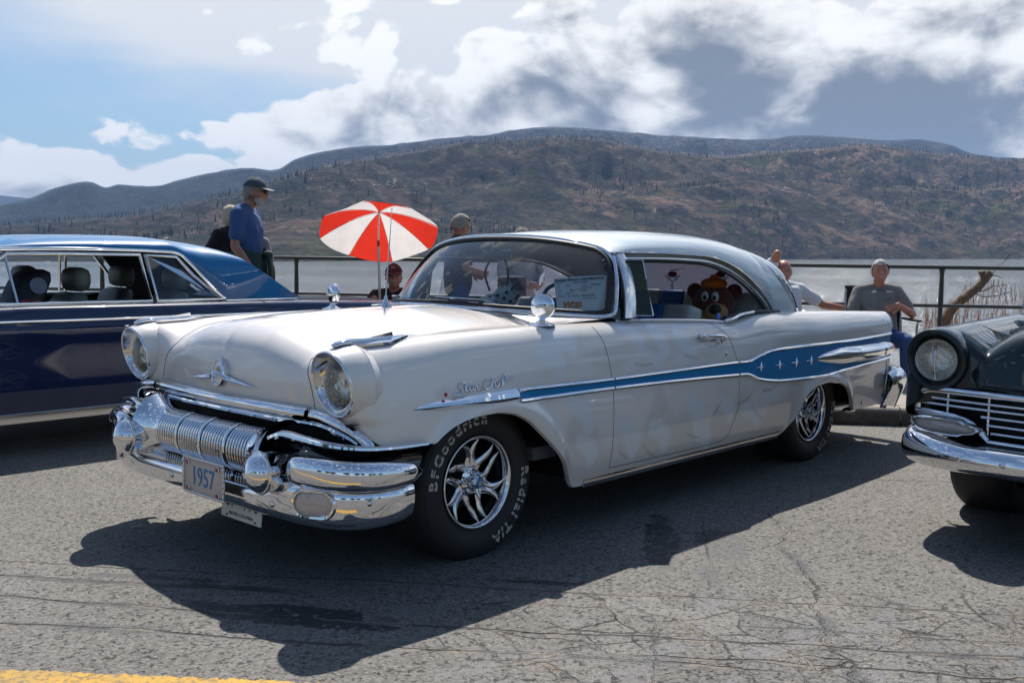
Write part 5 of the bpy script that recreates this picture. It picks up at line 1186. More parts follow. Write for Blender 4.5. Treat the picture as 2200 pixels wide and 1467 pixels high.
    # peep mirrors
    for s_ in (1, -1):
        cx, cy, zt_ = -.422, .80, 1.097; zb_ = float(top_z(hero_f, cx, cy)[0])
        mb = MB(); mb.lathe([(-.002, .062), (.004, .056), (.010, .034), (.022, .017), (.045, .011), (.06, .010)], c=(cx, cy * s_, zb_), axis=(0, 0, 1), n=24)
        st = mb.build('mirror_stalk', CHROME, hero)
        d = vnorm((.93, .25 * s_, .02)); mb = MB(); mb.lathe([(-.020, .0005), (-.018, .030), (-.012, .047), (-.004, .0545), (-.002, .0585), (.016, .0595), (.020, .057), (.020, .051)], c=(cx + .0, cy * s_, zt_), axis=tuple(-d), n=32); mb.build('mirror_shell', CHROME, st, sharp=60)
        mb = MB(); mb.lathe([(.018, .052), (.0165, .030), (.016, .0004)], c=(cx, cy * s_, zt_), axis=tuple(-d), n=32); mb.build('mirror_glass', mat('mirror', (.85, .87, .88), .01, 1.0), st, sharp=None)
        mb = MB(); mb.tube(np.array([(cx + .02, cy * s_, zt_ + .0), (cx + .045, cy * s_ + .01, zt_ - .0)]), [.012, .009], 10); mb.build('mirror_knuckle', CHROME, st)
    # antenna
    mb = MB().lathe([(0, .030), (.008, .026), (.03, .012), (.055, .007), (.06, .004)], c=(-.150, 0, float(top_z(hero_f, -.15, 0.0)[0]) - .003), axis=(0, 0, 1), n=20); an = mb.build('antenna', CHROME, hero)
    mb = MB().tube(np.array([(-.15, 0, 1.11), (-.17, 0, 1.35), (-.186, 0, 1.545)]), [.0042, .003, .0016], 8); mb.ellipsoid((-.187, 0, 1.55), (.004, .004, .005), 8, 6); mb.build('antenna_mast', CHROME_SOFT, an)
    # ribbed cowl vent along the back of the bonnet
    ys = np.linspace(-.60, .60, 90); o = MB(); xs_ = -.535 - .03 * (np.abs(ys) / .6) ** 2; zz = 1.066 - .030 * (np.abs(ys) / .6) ** 2
    base = np.stack([xs_, ys, zz + .004], 1); MB().sweep(base, ell(.022, .004, 8, 4)).build('cowl_vent', CHROME, hero)
    for i in range(len(ys)): o.box(tuple(base[i] + (0, 0, .006)), (.032, .0045, .006))
    q = o.build('cowl_vent_ribs', CHROME_SOFT, hero); q['kind'] = 'stuff'
    # bonnet centre line
    xs_ = np.linspace(-.38, .47, 24); 
    # wipers
    for (y0, y1, u0) in ((.42, -.02, .0), (-.28, -.66, 0)):
        piv = np.array((-.60, y0, 1.062)); a_ = ws_pt(np.array([y0 * .9 / .8]), np.array([.04]))[0]; 
        u_ = np.linspace((y0 - .12) / .8, (y1 - .04) / .8, 10); bl = ws_pt(u_, u_ * 0 + .045) + np.array((.014, 0, .014)); m1 = MB().sweep(bl, ell(.005, .007, 6)); wp = m1.build('wiper', RUBBER_SEAL, hero)
        mid = bl[5]; m1 = MB().tube(catmull(np.array([piv, piv * .6 + mid * .4 + (.01, 0, .02), mid + (.006, 0, .008)]), 6), .0055, 6); m1.build('wiper_arm', CHROME_SOFT, wp)
        m1 = MB().sweep(bl[1:-1] + (.006, 0, .008), ell(.004, .003, 6)); m1.build('wiper_bridge', CHROME_SOFT, wp)
        m1 = MB().lathe([(-.02, .022), (.006, .020), (.016, .012), (.018, .0005)], c=tuple(piv), axis=(.4, 0, 1), n=16); m1.build('wiper_pivot', CHROME, wp)
front_end()

def rear_end():
    # bumper tip behind the quarter, seen edge on
    W_ = catmull(np.array([(-4.05, .925, .44), (-4.15, .935, .45), (-4.32, .91, .44), (-4.42, .80, .43), (-4.46, .55, .43), (-4.47, 0, .43)]), 8)
    mb = MB(); rings = []
    for i, p in enumerate(W_):
        t_ = i / (len(W_) - 1); hh = .075 + .02 * min(1, t_ * 3); a = W_[max(i - 1, 0)]; b = W_[min(i + 1, len(W_) - 1)]; d = vnorm(b - a); n_ = vnorm(np.cross((0, 0, 1), d)); n_ = -n_ if np.dot(n_, p - np.array((-3, 0, .43))) < 0 else n_
        rings.append([p + n_ * o_ + np.array((0, 0, z_ * hh)) for o_, z_ in ((-.03, 1.0), (.0, 1.15), (.030, .8), (.042, .2), (.030, -.4), (.005, -1.0), (-.03, -2.0))])
    P = np.array(rings); full = np.concatenate([P, (P * np.array([1, -1, 1]))[::-1][1:]], 0); MB().grid(full).build('rear_bumper', CHROME, hero, sharp=None, clean=True)
    for s_ in (1, -1):
        mb = MB(); mb.lathe([(-.25, .060), (-.10, .078), (-.02, .086), (.03, .080), (.07, .055), (.085, .02), (.088, .0005)], c=(-4.37, s_ * .79, .452), axis=(-1, 0, 0), n=28); mb.build('rear_bumper_guard', CHROME, hero, sharp=None)
        mb = MB(); P = np.array([[(-4.19 - .16 * t_, s_ * (.905 - .02 * q), .30 + .24 * q * 1.0 - (.0 if t_ < .5 else .0)) for t_ in np.linspace(0, 1, 6)] for q in np.linspace(0, 1, 6)]); 
        mb = MB().prism([(-4.17, .90 * s_, .565), (-4.26, .90 * s_, .560), (-4.33, .88 * s_, .46), (-4.30, .88 * s_, .40), (-4.10, .90 * s_, .262), (-4.06, .90 * s_, .268), (-4.14, .90 * s_, .36)], (0, 0, 0), (0, -.03 * s_, 0)); mb.build('bumper_side_plate', CHROME, hero, flat=True)
        mb = MB().tube(np.array([(-3.7, .62 * s_, .27), (-4.25, .64 * s_, .26)]), .032, 14, caps=False); mb.build('exhaust_pipe', CHROME_SOFT, hero)
        mb = MB().ellipsoid((-3.62, .84 * s_, .292), (.10, .03, .022), 14, 8); mb.build('fender_drip_guard', CHROME_SOFT, hero)
rear_end()

# ---------------------------------------------------------------- wheels
RIMIN = mat('dark_rim_barrel', (.05, .05, .055), .25, .9); LETTER = mat('raised_white_letter', (.50, .47, .42), .7, grain=.15, gscale=60); CAPBLUE = mat('blue_wheel_cap', (.02, .20, .42), .3, coat=.8); CAPW = mat('cap_emblem_cream', (.6, .58, .45), .5)
def arc_text(name, s, rad, a0, da, size, y, parent, m, adv=None):
    """letters along an arc in the wheel face plane (x,z), tops outward, clockwise as seen from the outside (+y)"""
    a = a0
    for ch in s:
        wd = {'i': .45, 'l': .42, 'r': .72, 't': .6, ' ': .6, '/': .5, 'f': .6, 'I': .45, 'h': .95, 'G': 1.15, 'T': .95, 'A': 1.05}.get(ch, 1.0)
        a -= da * wd / 2
        if ch != ' ':
            # seen from +y, right is -x
            radial = np.array((-math.cos(a), 0, math.sin(a))); 
            # angle a measured with right(-x)=0, up=90deg
            tang = np.array((-math.sin(a) * -1 * -1, 0, 0))
            right = np.array((-math.sin(a), 0, -math.cos(a))) 
            text_obj(name, ch, size, m, parent, frame4(radial * rad + np.array((0, y, 0)), right, radial), .0010, bold=.0022, sx=1.15)
        a -= da * wd / 2
def make_wheel(tw=.118, lettered=True):
    root = empty('wheel'); root.parent = hero
    # tyre, axis along y, outside at +y (face plane y=0)
    R0, ri = .352, .206
    pr = [(-.012, ri - .006), (-.002, ri + .004), (.008, ri + .018), (.018, ri + .045), (.022, ri + .075), (.018, ri + .105), (.006, R0 - .022), (-.008, R0 - .010), (-.022, R0 - .002), (-.06, R0 + .001), (-tw, R0 + .002)]
    pr2 = [(-2 * tw - h, r) for h, r in pr[::-1]][1:]
    MB().lathe(pr + pr2, axis=(0, 1, 0), n=80).build('tyre', RUBBER, root, sharp=None)
    # sidewall rings
    mb = MB()
    for r in (.222, .322): 
        t_ = np.linspace(0, 2 * np.pi, 80, endpoint=False); y = np.interp(r, [p[1] for p in pr], [p[0] for p in pr]); mb.tube(np.stack([r * np.cos(t_), t_ * 0 + y, r * np.sin(t_)], 1), .0016, 5, closed=True)
    q = mb.build('sidewall_ring', RUBBER, root); q['kind'] = 'stuff'
    if lettered:
        # outside letters
        arc_text('tyre_letter', 'BFGoodrich', .281, R(180), R(10.6), .063, .0205, root, LETTER)
        arc_text('tyre_letter', 'Radial T/A', .281, R(8), R(10.2), .063, .0205, root, LETTER)
    # rim
    MB().lathe([(-.008, ri - .006), (.002, ri + .002), (.006, ri - .002), (.003, ri - .010), (-.010, ri - .017), (-.035, ri - .024), (-.06, ri - .028)], axis=(0, 1, 0), n=72).build('rim_lip', CHROME, root, sharp=None)
    MB().lathe([(-.06, ri - .028), (-.11, ri - .040), (-.20, ri - .040), (-.20, .02)], axis=(0, 1, 0), n=48).build('rim_barrel', RIMIN, root, sharp=50)
    MB().lathe([(-.15, .15), (-.14, .15), (-.135, .06), (-.135, .001)], axis=(0, 1, 0), n=40).build('brake_drum', BLACK, root, sharp=50)
    # flame spokes: three licks of four tines
    def pol(a, r): return (-r * math.cos(a), r * math.sin(a))
    for k in range(3):
        base = 92 - k * 120
        mb = MB(); aa = np.radians(np.linspace(base - 42, base + 42, 12)); q = np.array([[(-r_ * math.cos(a_), y_, r_ * math.sin(a_)) for a_ in aa] for r_, y_ in ((.045, -.062), (.048, -.044), (.070, -.040), (.088, -.040), (.090, -.060))]); mb.grid(q); sp_ = mb.build('flame_spoke', CHROME, root, sharp=40)
        for (t0, t1, bow, wd) in ((-33, -66, -10, .0145), (-13, -24, 8, .016), (8, 8, -7, .016), (29, 38, 9, .016)):
            P = []
            for q_ in np.linspace(0, 1, 9):
                r_ = .078 + .110 * q_; an = R(base - (t0 + (t1 - t0) * q_ ** 1.3 + bow * math.sin(math.pi * q_))); P.append((-r_ * math.cos(an), -.043 + .026 * q_ ** 1.5, r_ * math.sin(an)))
            MB().sweep(np.array(P), ell(wd, .006, 10, 1.6), up=(0, 1, 0), scale=[(1.35, 1), (1.1, 1), (.92, 1), (.9, 1), (.95, 1), (.85, .9), (.65, .8), (.4, .6), (.10, .3)]).build('flame_tine', CHROME, sp_, sharp=25)
    MB().lathe([(-.055, .062), (-.044, .060), (-.040, .050), (-.036, .030), (-.010, .029), (.008, .0285), (.012, .024), (.013, .023)], axis=(0, 1, 0), n=36).build('hub', CHROME, root, sharp=40)
    MB().lathe([(.013, .0225), (.016, .020), (.0165, .0005)], axis=(0, 1, 0), n=28).build('hub_cap', CAPBLUE, root)
    mb = MB().prism([(.006, .0172, -.012), (-.009, .0172, -.004), (-.002, .0172, .012), (.002, .0172, .003), (.009, .0172, .006)], (0, 0, 0), (0, .0008, 0)); mb.build('cap_emblem', CAPW, root, flat=True)
    for k in range(3):
        a = R(35 + k * 120); d = np.array((-math.cos(a), 0, math.sin(a))); t_ = np.array((math.sin(a), 0, math.cos(a)))
        mb = MB(); mb.sweep(np.array([d * .024 + (0, -.010, 0), d * .045 + (0, -.006, 0), d * .064 + (0, .004, 0), d * .068 + (0, .005, 0)]), ell(.009, .0065, 10, 3), up=(0, 1, 0), scale=[1.1, 1, .9, .6]); mb.build('spinner_bar', CHROME, root)
    for k in range(5):
        a = R(90 + 18 + k * 72); c = (-.047 * math.cos(a), -.040, .047 * math.sin(a)); MB().lathe([(0, .0095), (.014, .0095), (.018, .007), (.019, .0004)], c=c, axis=(0, 1, 0), n=10).build('wheel_nut', CHROME, root, sharp=30)
    MB().tube(np.array([(.150 * math.cos(R(35)), -.05, .150 * math.sin(R(35))), (.150 * math.cos(R(35)), -.015, .150 * math.sin(R(35)))]), .006, 8).build('valve_stem', CHROME_SOFT, root)
    return root
w0 = make_wheel(.118); w0.location = (0.0, .812, .336)
def wheel_copy(src, loc, flip=False, spin=0.0, sc=1.0):
    r = copy_tree(src, hero); r.location = loc; r.rotation_euler = (0, spin, math.pi if flip else 0); r.scale = (1, sc, 1); return r
wheel_copy(w0, (-3.125, .800, .336), spin=R(0), sc=1.12)
wheel_copy(w0, (0, -.812, .336), True); wheel_copy(w0, (-3.125, -.800, .336), True, sc=1.12)
def fit_spin():
    pass

# ---------------------------------------------------------------- cabin
VB = mat('blue_vinyl', (.015, .10, .26), .45, bump=.15, bscale=200); VS = mat('silver_vinyl', (.36, .36, .33), .42, bump=.12, bscale=160); DASH = mat('dash_teal_blue', (.06, .20, .27), .35, coat=.5)
def cabin():
    MB().box((-1.75, 0, .40), (2.7, 1.55, .06)).build('cabin_floor', INTERIOR, hero)
    MB().prism([(-.66, -.78, .60), (-.66, .78, .60), (-.66, .78, .98), (-.66, -.78, .98)], (0, 0, 0), (-.03, 0, 0)).build('firewall', INTERIOR, hero)
    for s_ in (1, -1): MB().prism([(-.75, s_ * .79, .45), (-2.8, s_ * .79, .45), (-2.8, s_ * .77, .99), (-2.1, s_ * .80, .99), (-2.0, s_ * .80, .96), (-1.0, s_ * .80, .985), (-.75, s_ * .80, .985)], (0, 0, 0), (0, -.05 * s_, 0)).build('door_card', VB, hero, flat=True)
    # dashboard
    u = np.linspace(-.96, .96, 30); top = ws_pt(u, u * 0 + .0); rows = []
    for dx, dz in ((-.0, -.02), (-.10, -.012), (-.26, -.015), (-.33, -.04), (-.35, -.10), (-.33, -.22)):
        q = top.copy(); q[:, 0] = np.minimum(top[:, 0], top[:, 0]) * (1 if dx > -.05 else .0) + (dx > -.05) * 0 + (0 if dx > -.05 else 1) * (-.62 + dx - .12 * np.abs(u) ** 2.5); q[:, 2] = 1.045 + dz; q[:, 1] *= .97; rows.append(q)
    MB().grid(np.array(rows), flip=True).build('dashboard', DASH, hero, sharp=None)
    # steering wheel (left), column
    c = np.array((-1.12, .40, 1.0)); ax = vnorm((-.85, 0, .42)); e1 = np.array((0, 1, 0)); e2 = np.cross(ax, e1); t_ = np.linspace(0, 2 * np.pi, 48, endpoint=False)
    MB().tube(np.array([c + e1 * math.cos(a) * .205 + e2 * math.sin(a) * .205 for a in t_]), .011, 8, closed=True).build('steering_wheel', mat('blue_wheel_rim', (.03, .14, .27), .3, coat=.6), hero)
    mb = MB(); mb.tube(np.array([c - ax * .4, c]), .022, 10)
    for a in (0, math.pi): mb.tube(np.array([c, c + e1 * math.cos(a) * .2]), .008, 6)
    mb.build('steering_column', CHROME_SOFT, hero)
    # seats: bench with pleats, silver bolsters
    def bench(x0, w_, name, zt, ang, m_back):
        seat = MB().box((x0 + .32, 0, .62), (.56, w_, .20), bev=.06).build(name, VB, hero)
        secs = [(-.5, .16), (-.34, .30), (0, .38), (.34, .30), (.5, .16)]
        y = -w_ / 2; n = 7; ww = w_ / n
        for i in range(n):
            m1 = MB().box((0, 0, 0), (.14, ww - .001, .50), bev=.022); V = np.vstack(m1.v); ca, sa = math.cos(ang), math.sin(ang); V = np.stack([V[:, 0] * ca - V[:, 2] * sa, V[:, 1], V[:, 0] * sa + V[:, 2] * ca], 1) + np.array((x0, y + ww * (i + .5), zt - .25)); m1.v = [V]
            m1.build('seat_back_panel', VS if i % 2 == 0 else VB, seat, sharp=60)
    bench(-1.86, 1.36, 'front_bench_seat', 1.055, .22, VB); bench(-2.66, 1.32, 'rear_bench_seat', 1.11, .25, VB)
    MB().box((-2.95, 0, .955), (.5, 1.4, .03), bev=.01).build('parcel_shelf', INTERIOR, hero)
    # inside mirror
    MB().tube(catmull(np.array([(-.945, -.02, 1.40), (-.93, -.02, 1.375), (-.96, -.02, 1.345)]), 5), .005, 6).build('mirror_arm', CHROME, hero)
    MB().box((-.965, -.02, 1.335), (.018, .22, .055), bev=.008).build('interior_mirror', CHROME_SOFT, hero)
    MB().lathe([(0, .012), (.02, .014), (.03, .010), (.035, .0005)], c=(-1.93, .81, .985), axis=(0, 0, 1), n=12).build('door_lock_knob', mat('blue_crystal', (.05, .18, .6), .1, coat=1.0), hero)
cabin()
# ---------------------------------------------------------------- two neighbours
def soft(a, b, c): return np.clip((a - b) / (c - b), 0, 1)
NAVY = mat('navy_metallic_paint', (.003, .014, .062), .35, spec=.1, coat=1.0); ROYAL = mat('royal_blue_roof_paint', (.002, .14, .36), .4, spec=.2, coat=.8)
def other_roof(DR_, tail, ctr_, p0, p1, hx, parent, paint, liner, name='roof'):
    dr = resample(catmull(np.array(DR_), 8), 54); te = np.array([dr[-1] * (1 - s_) + np.array(tail) * s_ for s_ in np.linspace(0, 1, 14)])[1:]
    B = np.vstack([dr, te]); k = len(B); s = np.linspace(0, 1, k); ctr = resample(catmull(np.array(ctr_), 8), k); n = 40; P = np.zeros((k, n, 3))
    for i in range(k):
        p = p0 + (p1 - p0) * max(0, (s[i] - .5) / .5) ** 1.3; th = np.linspace(0, np.pi / 2, n); c = np.cos(th) ** (2 / p); sn = np.sin(th) ** (2 / p)
        fx = (1 - c) if s[i] < .5 else (1 - c) * (2 - s[i] * 2) + sn * (s[i] * 2 - 1)
        P[i] = np.stack([B[i, 0] + (ctr[i, 0] - B[i, 0]) * fx, B[i, 1] * c, B[i, 2] + (ctr[i, 2] - B[i, 2]) * sn], 1)
    full = np.concatenate([P, (P * np.array([1, -1, 1]))[:, ::-1][:, 1:]], 1); MB().grid(full).build(name, paint, parent, sharp=None)
    inn = full.copy(); inn[..., 2] -= .022; inn[..., 1] *= .96; MB().grid(inn[1:], flip=True).build('headliner', liner, parent, sharp=None)
    return P, B
def blue_car():
    r = empty('blue_sedan', tuple(G(1.25, -3.67, 0)), road=True, label='navy blue sixties coupe with royal blue roof parked behind the white car on the left', cat='car')
    wid = Curve1([(-3.9, .84), (-3.0, .92), (-1.8, .95), (-.3, .95), (.7, .90)]); belt = Curve1([(-3.95, .915), (-3.0, .945), (-2.6, .955), (-1.5, .958), (-.6, .962), (.2, .945), (.8, .90)])
    def S(x, z):
        s = wid(x) - .22 * np.maximum(z - .80, 0) ** 1.2 - .30 * np.minimum(z - .50, 0) ** 2 + .006 * np.exp(-((z - .80) / .06) ** 2)
        s = s - .006 * np.exp(-((z - .66) / .10) ** 2)
        for xc in (0, -2.92): rho = np.hypot(x - xc, np.maximum(z - .32, 0)); s = s + .022 * np.exp(-((rho - .40) / .035) ** 2) * (z < .75)
        return s
    top = lambda x, y: belt(x) + .02 * (1 - (np.abs(y) / .9) ** 2) + .03 * soft(x, -.75, -.45) * (1 - (np.abs(y) / .8) ** 2)
    def f(P):
        x, y, z = P[..., 0], P[..., 1], P[..., 2]; q = smax(np.abs(y) - S(x, z), z - top(x, y), .045); q = smax(q, x - (.86 - .08 * (np.abs(y) / .9) ** 2), .06); return smax(q, -4.0 - .05 * (z - .6) - x, .05)
    def zb(x):
        for xc in (0, -2.92):
            if abs(x - xc) < .40: return max(.22, .33 + math.sqrt(max(.40 ** 2 - (x - xc) ** 2, 0)) * .93)
        return .225 if x < .6 else .40
    def cosx(a, b, n): t_ = np.linspace(0, np.pi, n); return a + (b - a) * (1 - np.cos(t_)) / 2
    xf = np.r_[.80, .72, .6, cosx(.5, .4, 4), cosx(.399, -.399, 60), cosx(-.4, -.66, 14)[1:]]
    P = shell(f, np.unique(xf)[::-1], zb, lambda x: (0.0, 1.0), n=60); a = MB().grid(P); a.mirror_y(); a.build('front_clip', NAVY, r, sharp=50, clean=True)
    P = shell(f, np.linspace(-.66, -2.42, 60), zb, lambda x: (.80, .98), n=60); pair(MB().grid(P), 'door_side', NAVY, r, sharp=None)
    xr = np.r_[np.linspace(-2.42, -2.519, 5), cosx(-2.521, -3.319, 50), np.linspace(-3.321, -3.97, 22), -4.0, -4.02]
    P = shell(f, xr, zb, lambda x: (0.0, .93), n=60); a = MB().grid(P); a.mirror_y(); a.fan(np.vstack([P[-1], (P[-1] * np.array([1, -1, 1]))[::-1]])); a.build('rear_quarter', NAVY, r, sharp=50, clean=True)
    DRb = [(-.66, .640, 1.325), (-.85, .648, 1.334), (-1.3, .652, 1.338), (-1.75, .652, 1.330), (-1.93, .655, 1.312), (-2.05, .68, 1.20), (-2.16, .71, 1.08), (-2.27, .735, .968)]
    P, B = other_roof(DRb, (-2.90, .77, .968), [(-.60, 0, 1.375), (-.8, 0, 1.412), (-1.2, 0, 1.436), (-1.66, 0, 1.436), (-2.0, 0, 1.405), (-2.2, 0, 1.368), (-2.34, 0, 1.335)], 2.7, 5.5, None, r, ROYAL, BLACK)
    # bright mouldings: drip rail, window frames, belt, side strip, sill
    def strip(name, pts, w_, h_, m_=CHROME_SOFT, up=(0, 0, 1), n=6, one=False):
        c = catmull(np.array(pts, float), n) if n > 1 else np.array(pts, float); mb = MB().sweep(c, ell(w_, h_, 8, 3), up=up)
        return mb.build(name, m_, r) if one else pair(mb, name, m_, r)
    dr = [(-.62, .652, 1.322), (-.85, .656, 1.330), (-1.3, .660, 1.334), (-1.75, .660, 1.326), (-1.93, .663, 1.308)]
    strip('drip_rail', dr + [(-2.00, .675, 1.25), (-2.10, .700, 1.14), (-2.19, .725, 1.04), (-2.26, .748, .970)], .008, .012, m_=CHROME)
    # door window frame and quarter window frame
    def frame(name, pts, t=.016, d=.012, m_=None):
        P = resample(np.array(pts + pts[:1], float), 100); 
        mb = MB().sweep(np.array(pts, float), ell(d, t, 8, 4), up=(0, 1, 0), closed=True); return pair(mb, name, m_ or CHROME_SOFT, r)
    A0 = (-.20, .775, .975)
    frame('door_window_frame', [(-.24, .775, .972), (-.40, .735, 1.09), (-.71, .668, 1.298), (-1.1, .668, 1.302), (-1.62, .668, 1.298), (-1.655, .775, .972)], .017)
    frame('quarter_window_frame', [(-1.70, .775, .972), (-1.665, .668, 1.296), (-1.90, .672, 1.288), (-2.02, .70, 1.15), (-2.22, .768, .972)], .015)
    strip('vent_post', [(-.70, .672, 1.29), (-.735, .775, .975)], .008, .010, up=(0, 1, 0), n=1)
    strip('windscreen_post', [(-.56, .655, 1.315), (.02, .80, .975)], .03, .018, m_=NAVY, up=(0, 1, 0), n=1); strip('post_moulding', [(-.53, .66, 1.322), (.06, .805, .98)], .010, .010, m_=CHROME, up=(0, 1, 0), n=1)
    strip('belt_moulding', [(-2.25, .772, .966), (-2.6, .782, .967), (-2.86, .78, .967), (-2.93, .74, .966), (-2.97, .60, .967), (-2.99, .3, .97), (-3.0, 0, .972)], .007, .007, m_=CHROME)
    xs = np.linspace(.7, -3.9, 60)
    def sy(x, z): o = np.array([[x, 0, z]]); return float(cast(f, o, np.array([[0., 1, 0]]))[0, 1])
    mb = MB().sweep(np.array([(x, sy(x, .868) + .002, .868 - .006 * max(0, -x - 2.4)) for x in xs]), ell(.008, .011, 8, 3)); pair(mb, 'side_moulding', CHROME, r)
    xs2 = np.linspace(-.50, -2.45, 30); mb = MB().sweep(np.array([(x, sy(x, .26) + .003, .252) for x in xs2]), ell(.008, .034, 8, 4)); pair(mb, 'rocker_moulding', CHROME_SOFT, r)
    MB().tube(np.array([(-1.665, sy(-1.67, .93) + .0, .95), (-1.70, sy(-1.7, .90) + .0005, .90), (-1.72, sy(-1.72, .80) + .0005, .80), (-1.73, sy(-1.73, .5) + .0005, .5), (-1.73, sy(-1.73, .26) + .0005, .26)]), .002, 5).build('door_gap', SEAM, r)
    # glass, screens
    def quadglass(name, pts, m_=GLASS): mb = MB().add(pts, [tuple(range(len(pts)))]); return mb.build(name, m_, r, flat=True)
    for s_ in (1, -1):
        quadglass('quarter_glass', [(x, y * s_ * .985, z) for x, y, z in [(-1.70, .775, .972), (-1.665, .668, 1.296), (-1.90, .672, 1.288), (-2.02, .70, 1.15), (-2.22, .768, .972)]])
        quadglass('vent_glass', [(x, y * s_ * .985, z) for x, y, z in [(-.24, .775, .972), (-.40, .735, 1.09), (-.71, .668, 1.298), (-.735, .775, .972)]])
    u = np.linspace(-1, 1, 24); v = np.linspace(0, 1, 8); U, V = np.meshgrid(u, v, indexing='ij')
    MB().grid(np.stack([(.18 - .16 * np.abs(U) ** 2.2) * (1 - V) + (-.595 - .02 * U ** 2) * V, U * (.80 * (1 - V) + .65 * V), .985 * (1 - V) + (1.372 - .05 * np.abs(U) ** 2.5) * V], -1)).build('windscreen', GLASS, r, sharp=None)
    re = P[-1]; rows = []
    for t_ in np.linspace(0, 1, 6): q = re.copy(); q[:, 0] = re[:, 0] * (1 - t_) - 2.93 * t_; q[:, 2] = re[:, 2] * (1 - t_) + .965 * t_; rows.append(q)
    g = np.array(rows); MB().grid(np.concatenate([g, (g * np.array([1, -1, 1]))[:, ::-1][:, 1:]], 1)).build('rear_window', GLASS, r, sharp=None)
    # cabin
    MB().box((-1.3, 0, .36), (2.6, 1.5, .06)).build('cabin_floor', INTERIOR, r)
    for s_ in (1, -1): MB().box((-1.25, .79 * s_, .65), (2.3, .05, .60)).build('door_card', BLACK, r)
    MB().box((-.30, 0, .93), (.30, 1.4, .14), bev=.05).build('dashboard', BLACK, r); MB().box((-2.62, 0, .93), (.45, 1.3, .04)).build('parcel_shelf', BLACK, r)
    GV = mat('grey_green_vinyl', (.11, .12, .105), .5, bump=.15, bscale=120)
    def bucket(x, y, name):
        b = MB().box((x, y, 0), (.15, .50, .62), bev=.07); V = np.vstack(b.v); zz = V[:, 2]; V[:, 1] = y + (V[:, 1] - y) * (1 - .25 * soft(zz, .0, .31)); V[:, 0] -= zz * .28; V[:, 2] += .72; b.v = [V]; o = b.build(name, GV, r, sharp=70)
        h = MB().box((x - .12, y, 1.12), (.13, .30, .17), bev=.06); h.build('headrest', GV, o, sharp=70); MB().box((x + .25, y, .45), (.5, .5, .16), bev=.06).build('seat_cushion', GV, o)
        return o
    bucket(-1.15, .42, 'bucket_seat'); bucket(-1.12, -.42, 'bucket_seat'); bucket(-1.90, .45, 'rear_seat'); bucket(-1.88, -.40, 'rear_seat')
    c = np.array((-.62, .42, .98)); t_ = np.linspace(0, 2 * np.pi, 36, endpoint=False); MB().tube(np.array([c + np.array((-.35 * math.sin(a) * .19 * .9, math.cos(a) * .19, math.sin(a) * .18)) for a in t_]), .011, 8, closed=True).build('steering_wheel', BLACK, r)
    # trunk lid lines
    xs = np.linspace(-3.02, -3.85, 10); mb = MB().tube(np.array([(x, .62, float(top(x, .62)) + .001) for x in xs]), .002, 5); pair(mb, 'boot_gap', SEAM, r)
    MB().box((-4.05, 0, .42), (.10, 1.8, .16), bev=.04).build('rear_bumper', CHROME, r); MB().box((.90, 0, .42), (.10, 1.8, .16), bev=.04).build('front_bumper', CHROME, r)
    for x in (0, -2.92):
        for s_ in (1, -1):
            w_ = copy_tree(w0, r); w_.location = (x, s_ * .80, .336); w_.rotation_euler = (0, .7, 0 if s_ > 0 else math.pi)
    MB().box((-1.5, 0, .28), (4.4, 1.0, .1)).build('underbody', BLACK, r)
    return r
blue = blue_car()
def jacket():
    m = mat('black_nylon_jacket', (.010, .011, .018), .6, bump=.4, bscale=14, bdist=.01); b = MB().box((0, 0, 0), (.20, .46, .62), bev=.08); V = np.vstack(b.v)
    V[:, 0] -= V[:, 2] * .45; V[:, 1] *= 1 - .35 * soft(V[:, 2], .05, .31); b.v = [V]
    o = b.build('jacket', m, sharp=80); o.location = G(1.25 - .86, -3.67 + .40, .88); tag(o, 'black jacket with red and orange patches draped over the front seat of the blue car', 'jacket')
    for dy, c, nm in ((0.0, (.55, .02, .02), 'red_patch'), (-.001, (.60, .16, .02), 'orange_patch')):
        pass
    p1 = MB().box((.02, .235, .07), (.055, .006, .075)); p1.build('red_patch', mat('red_patch', (.50, .02, .03), .7), o); MB().box((-.05, .235, .065), (.060, .006, .072)).build('orange_patch', mat('orange_patch', (.60, .14, .02), .7), o)
    MB().lathe([(0, .058), (.004, .056), (.004, .030), (.006, .028), (.006, .0005)], c=(-.08, .205, .20), axis=(0, 1, .25), n=20).build('crest', mat('grey_crest', (.12, .15, .20), .7), o)
jacket()

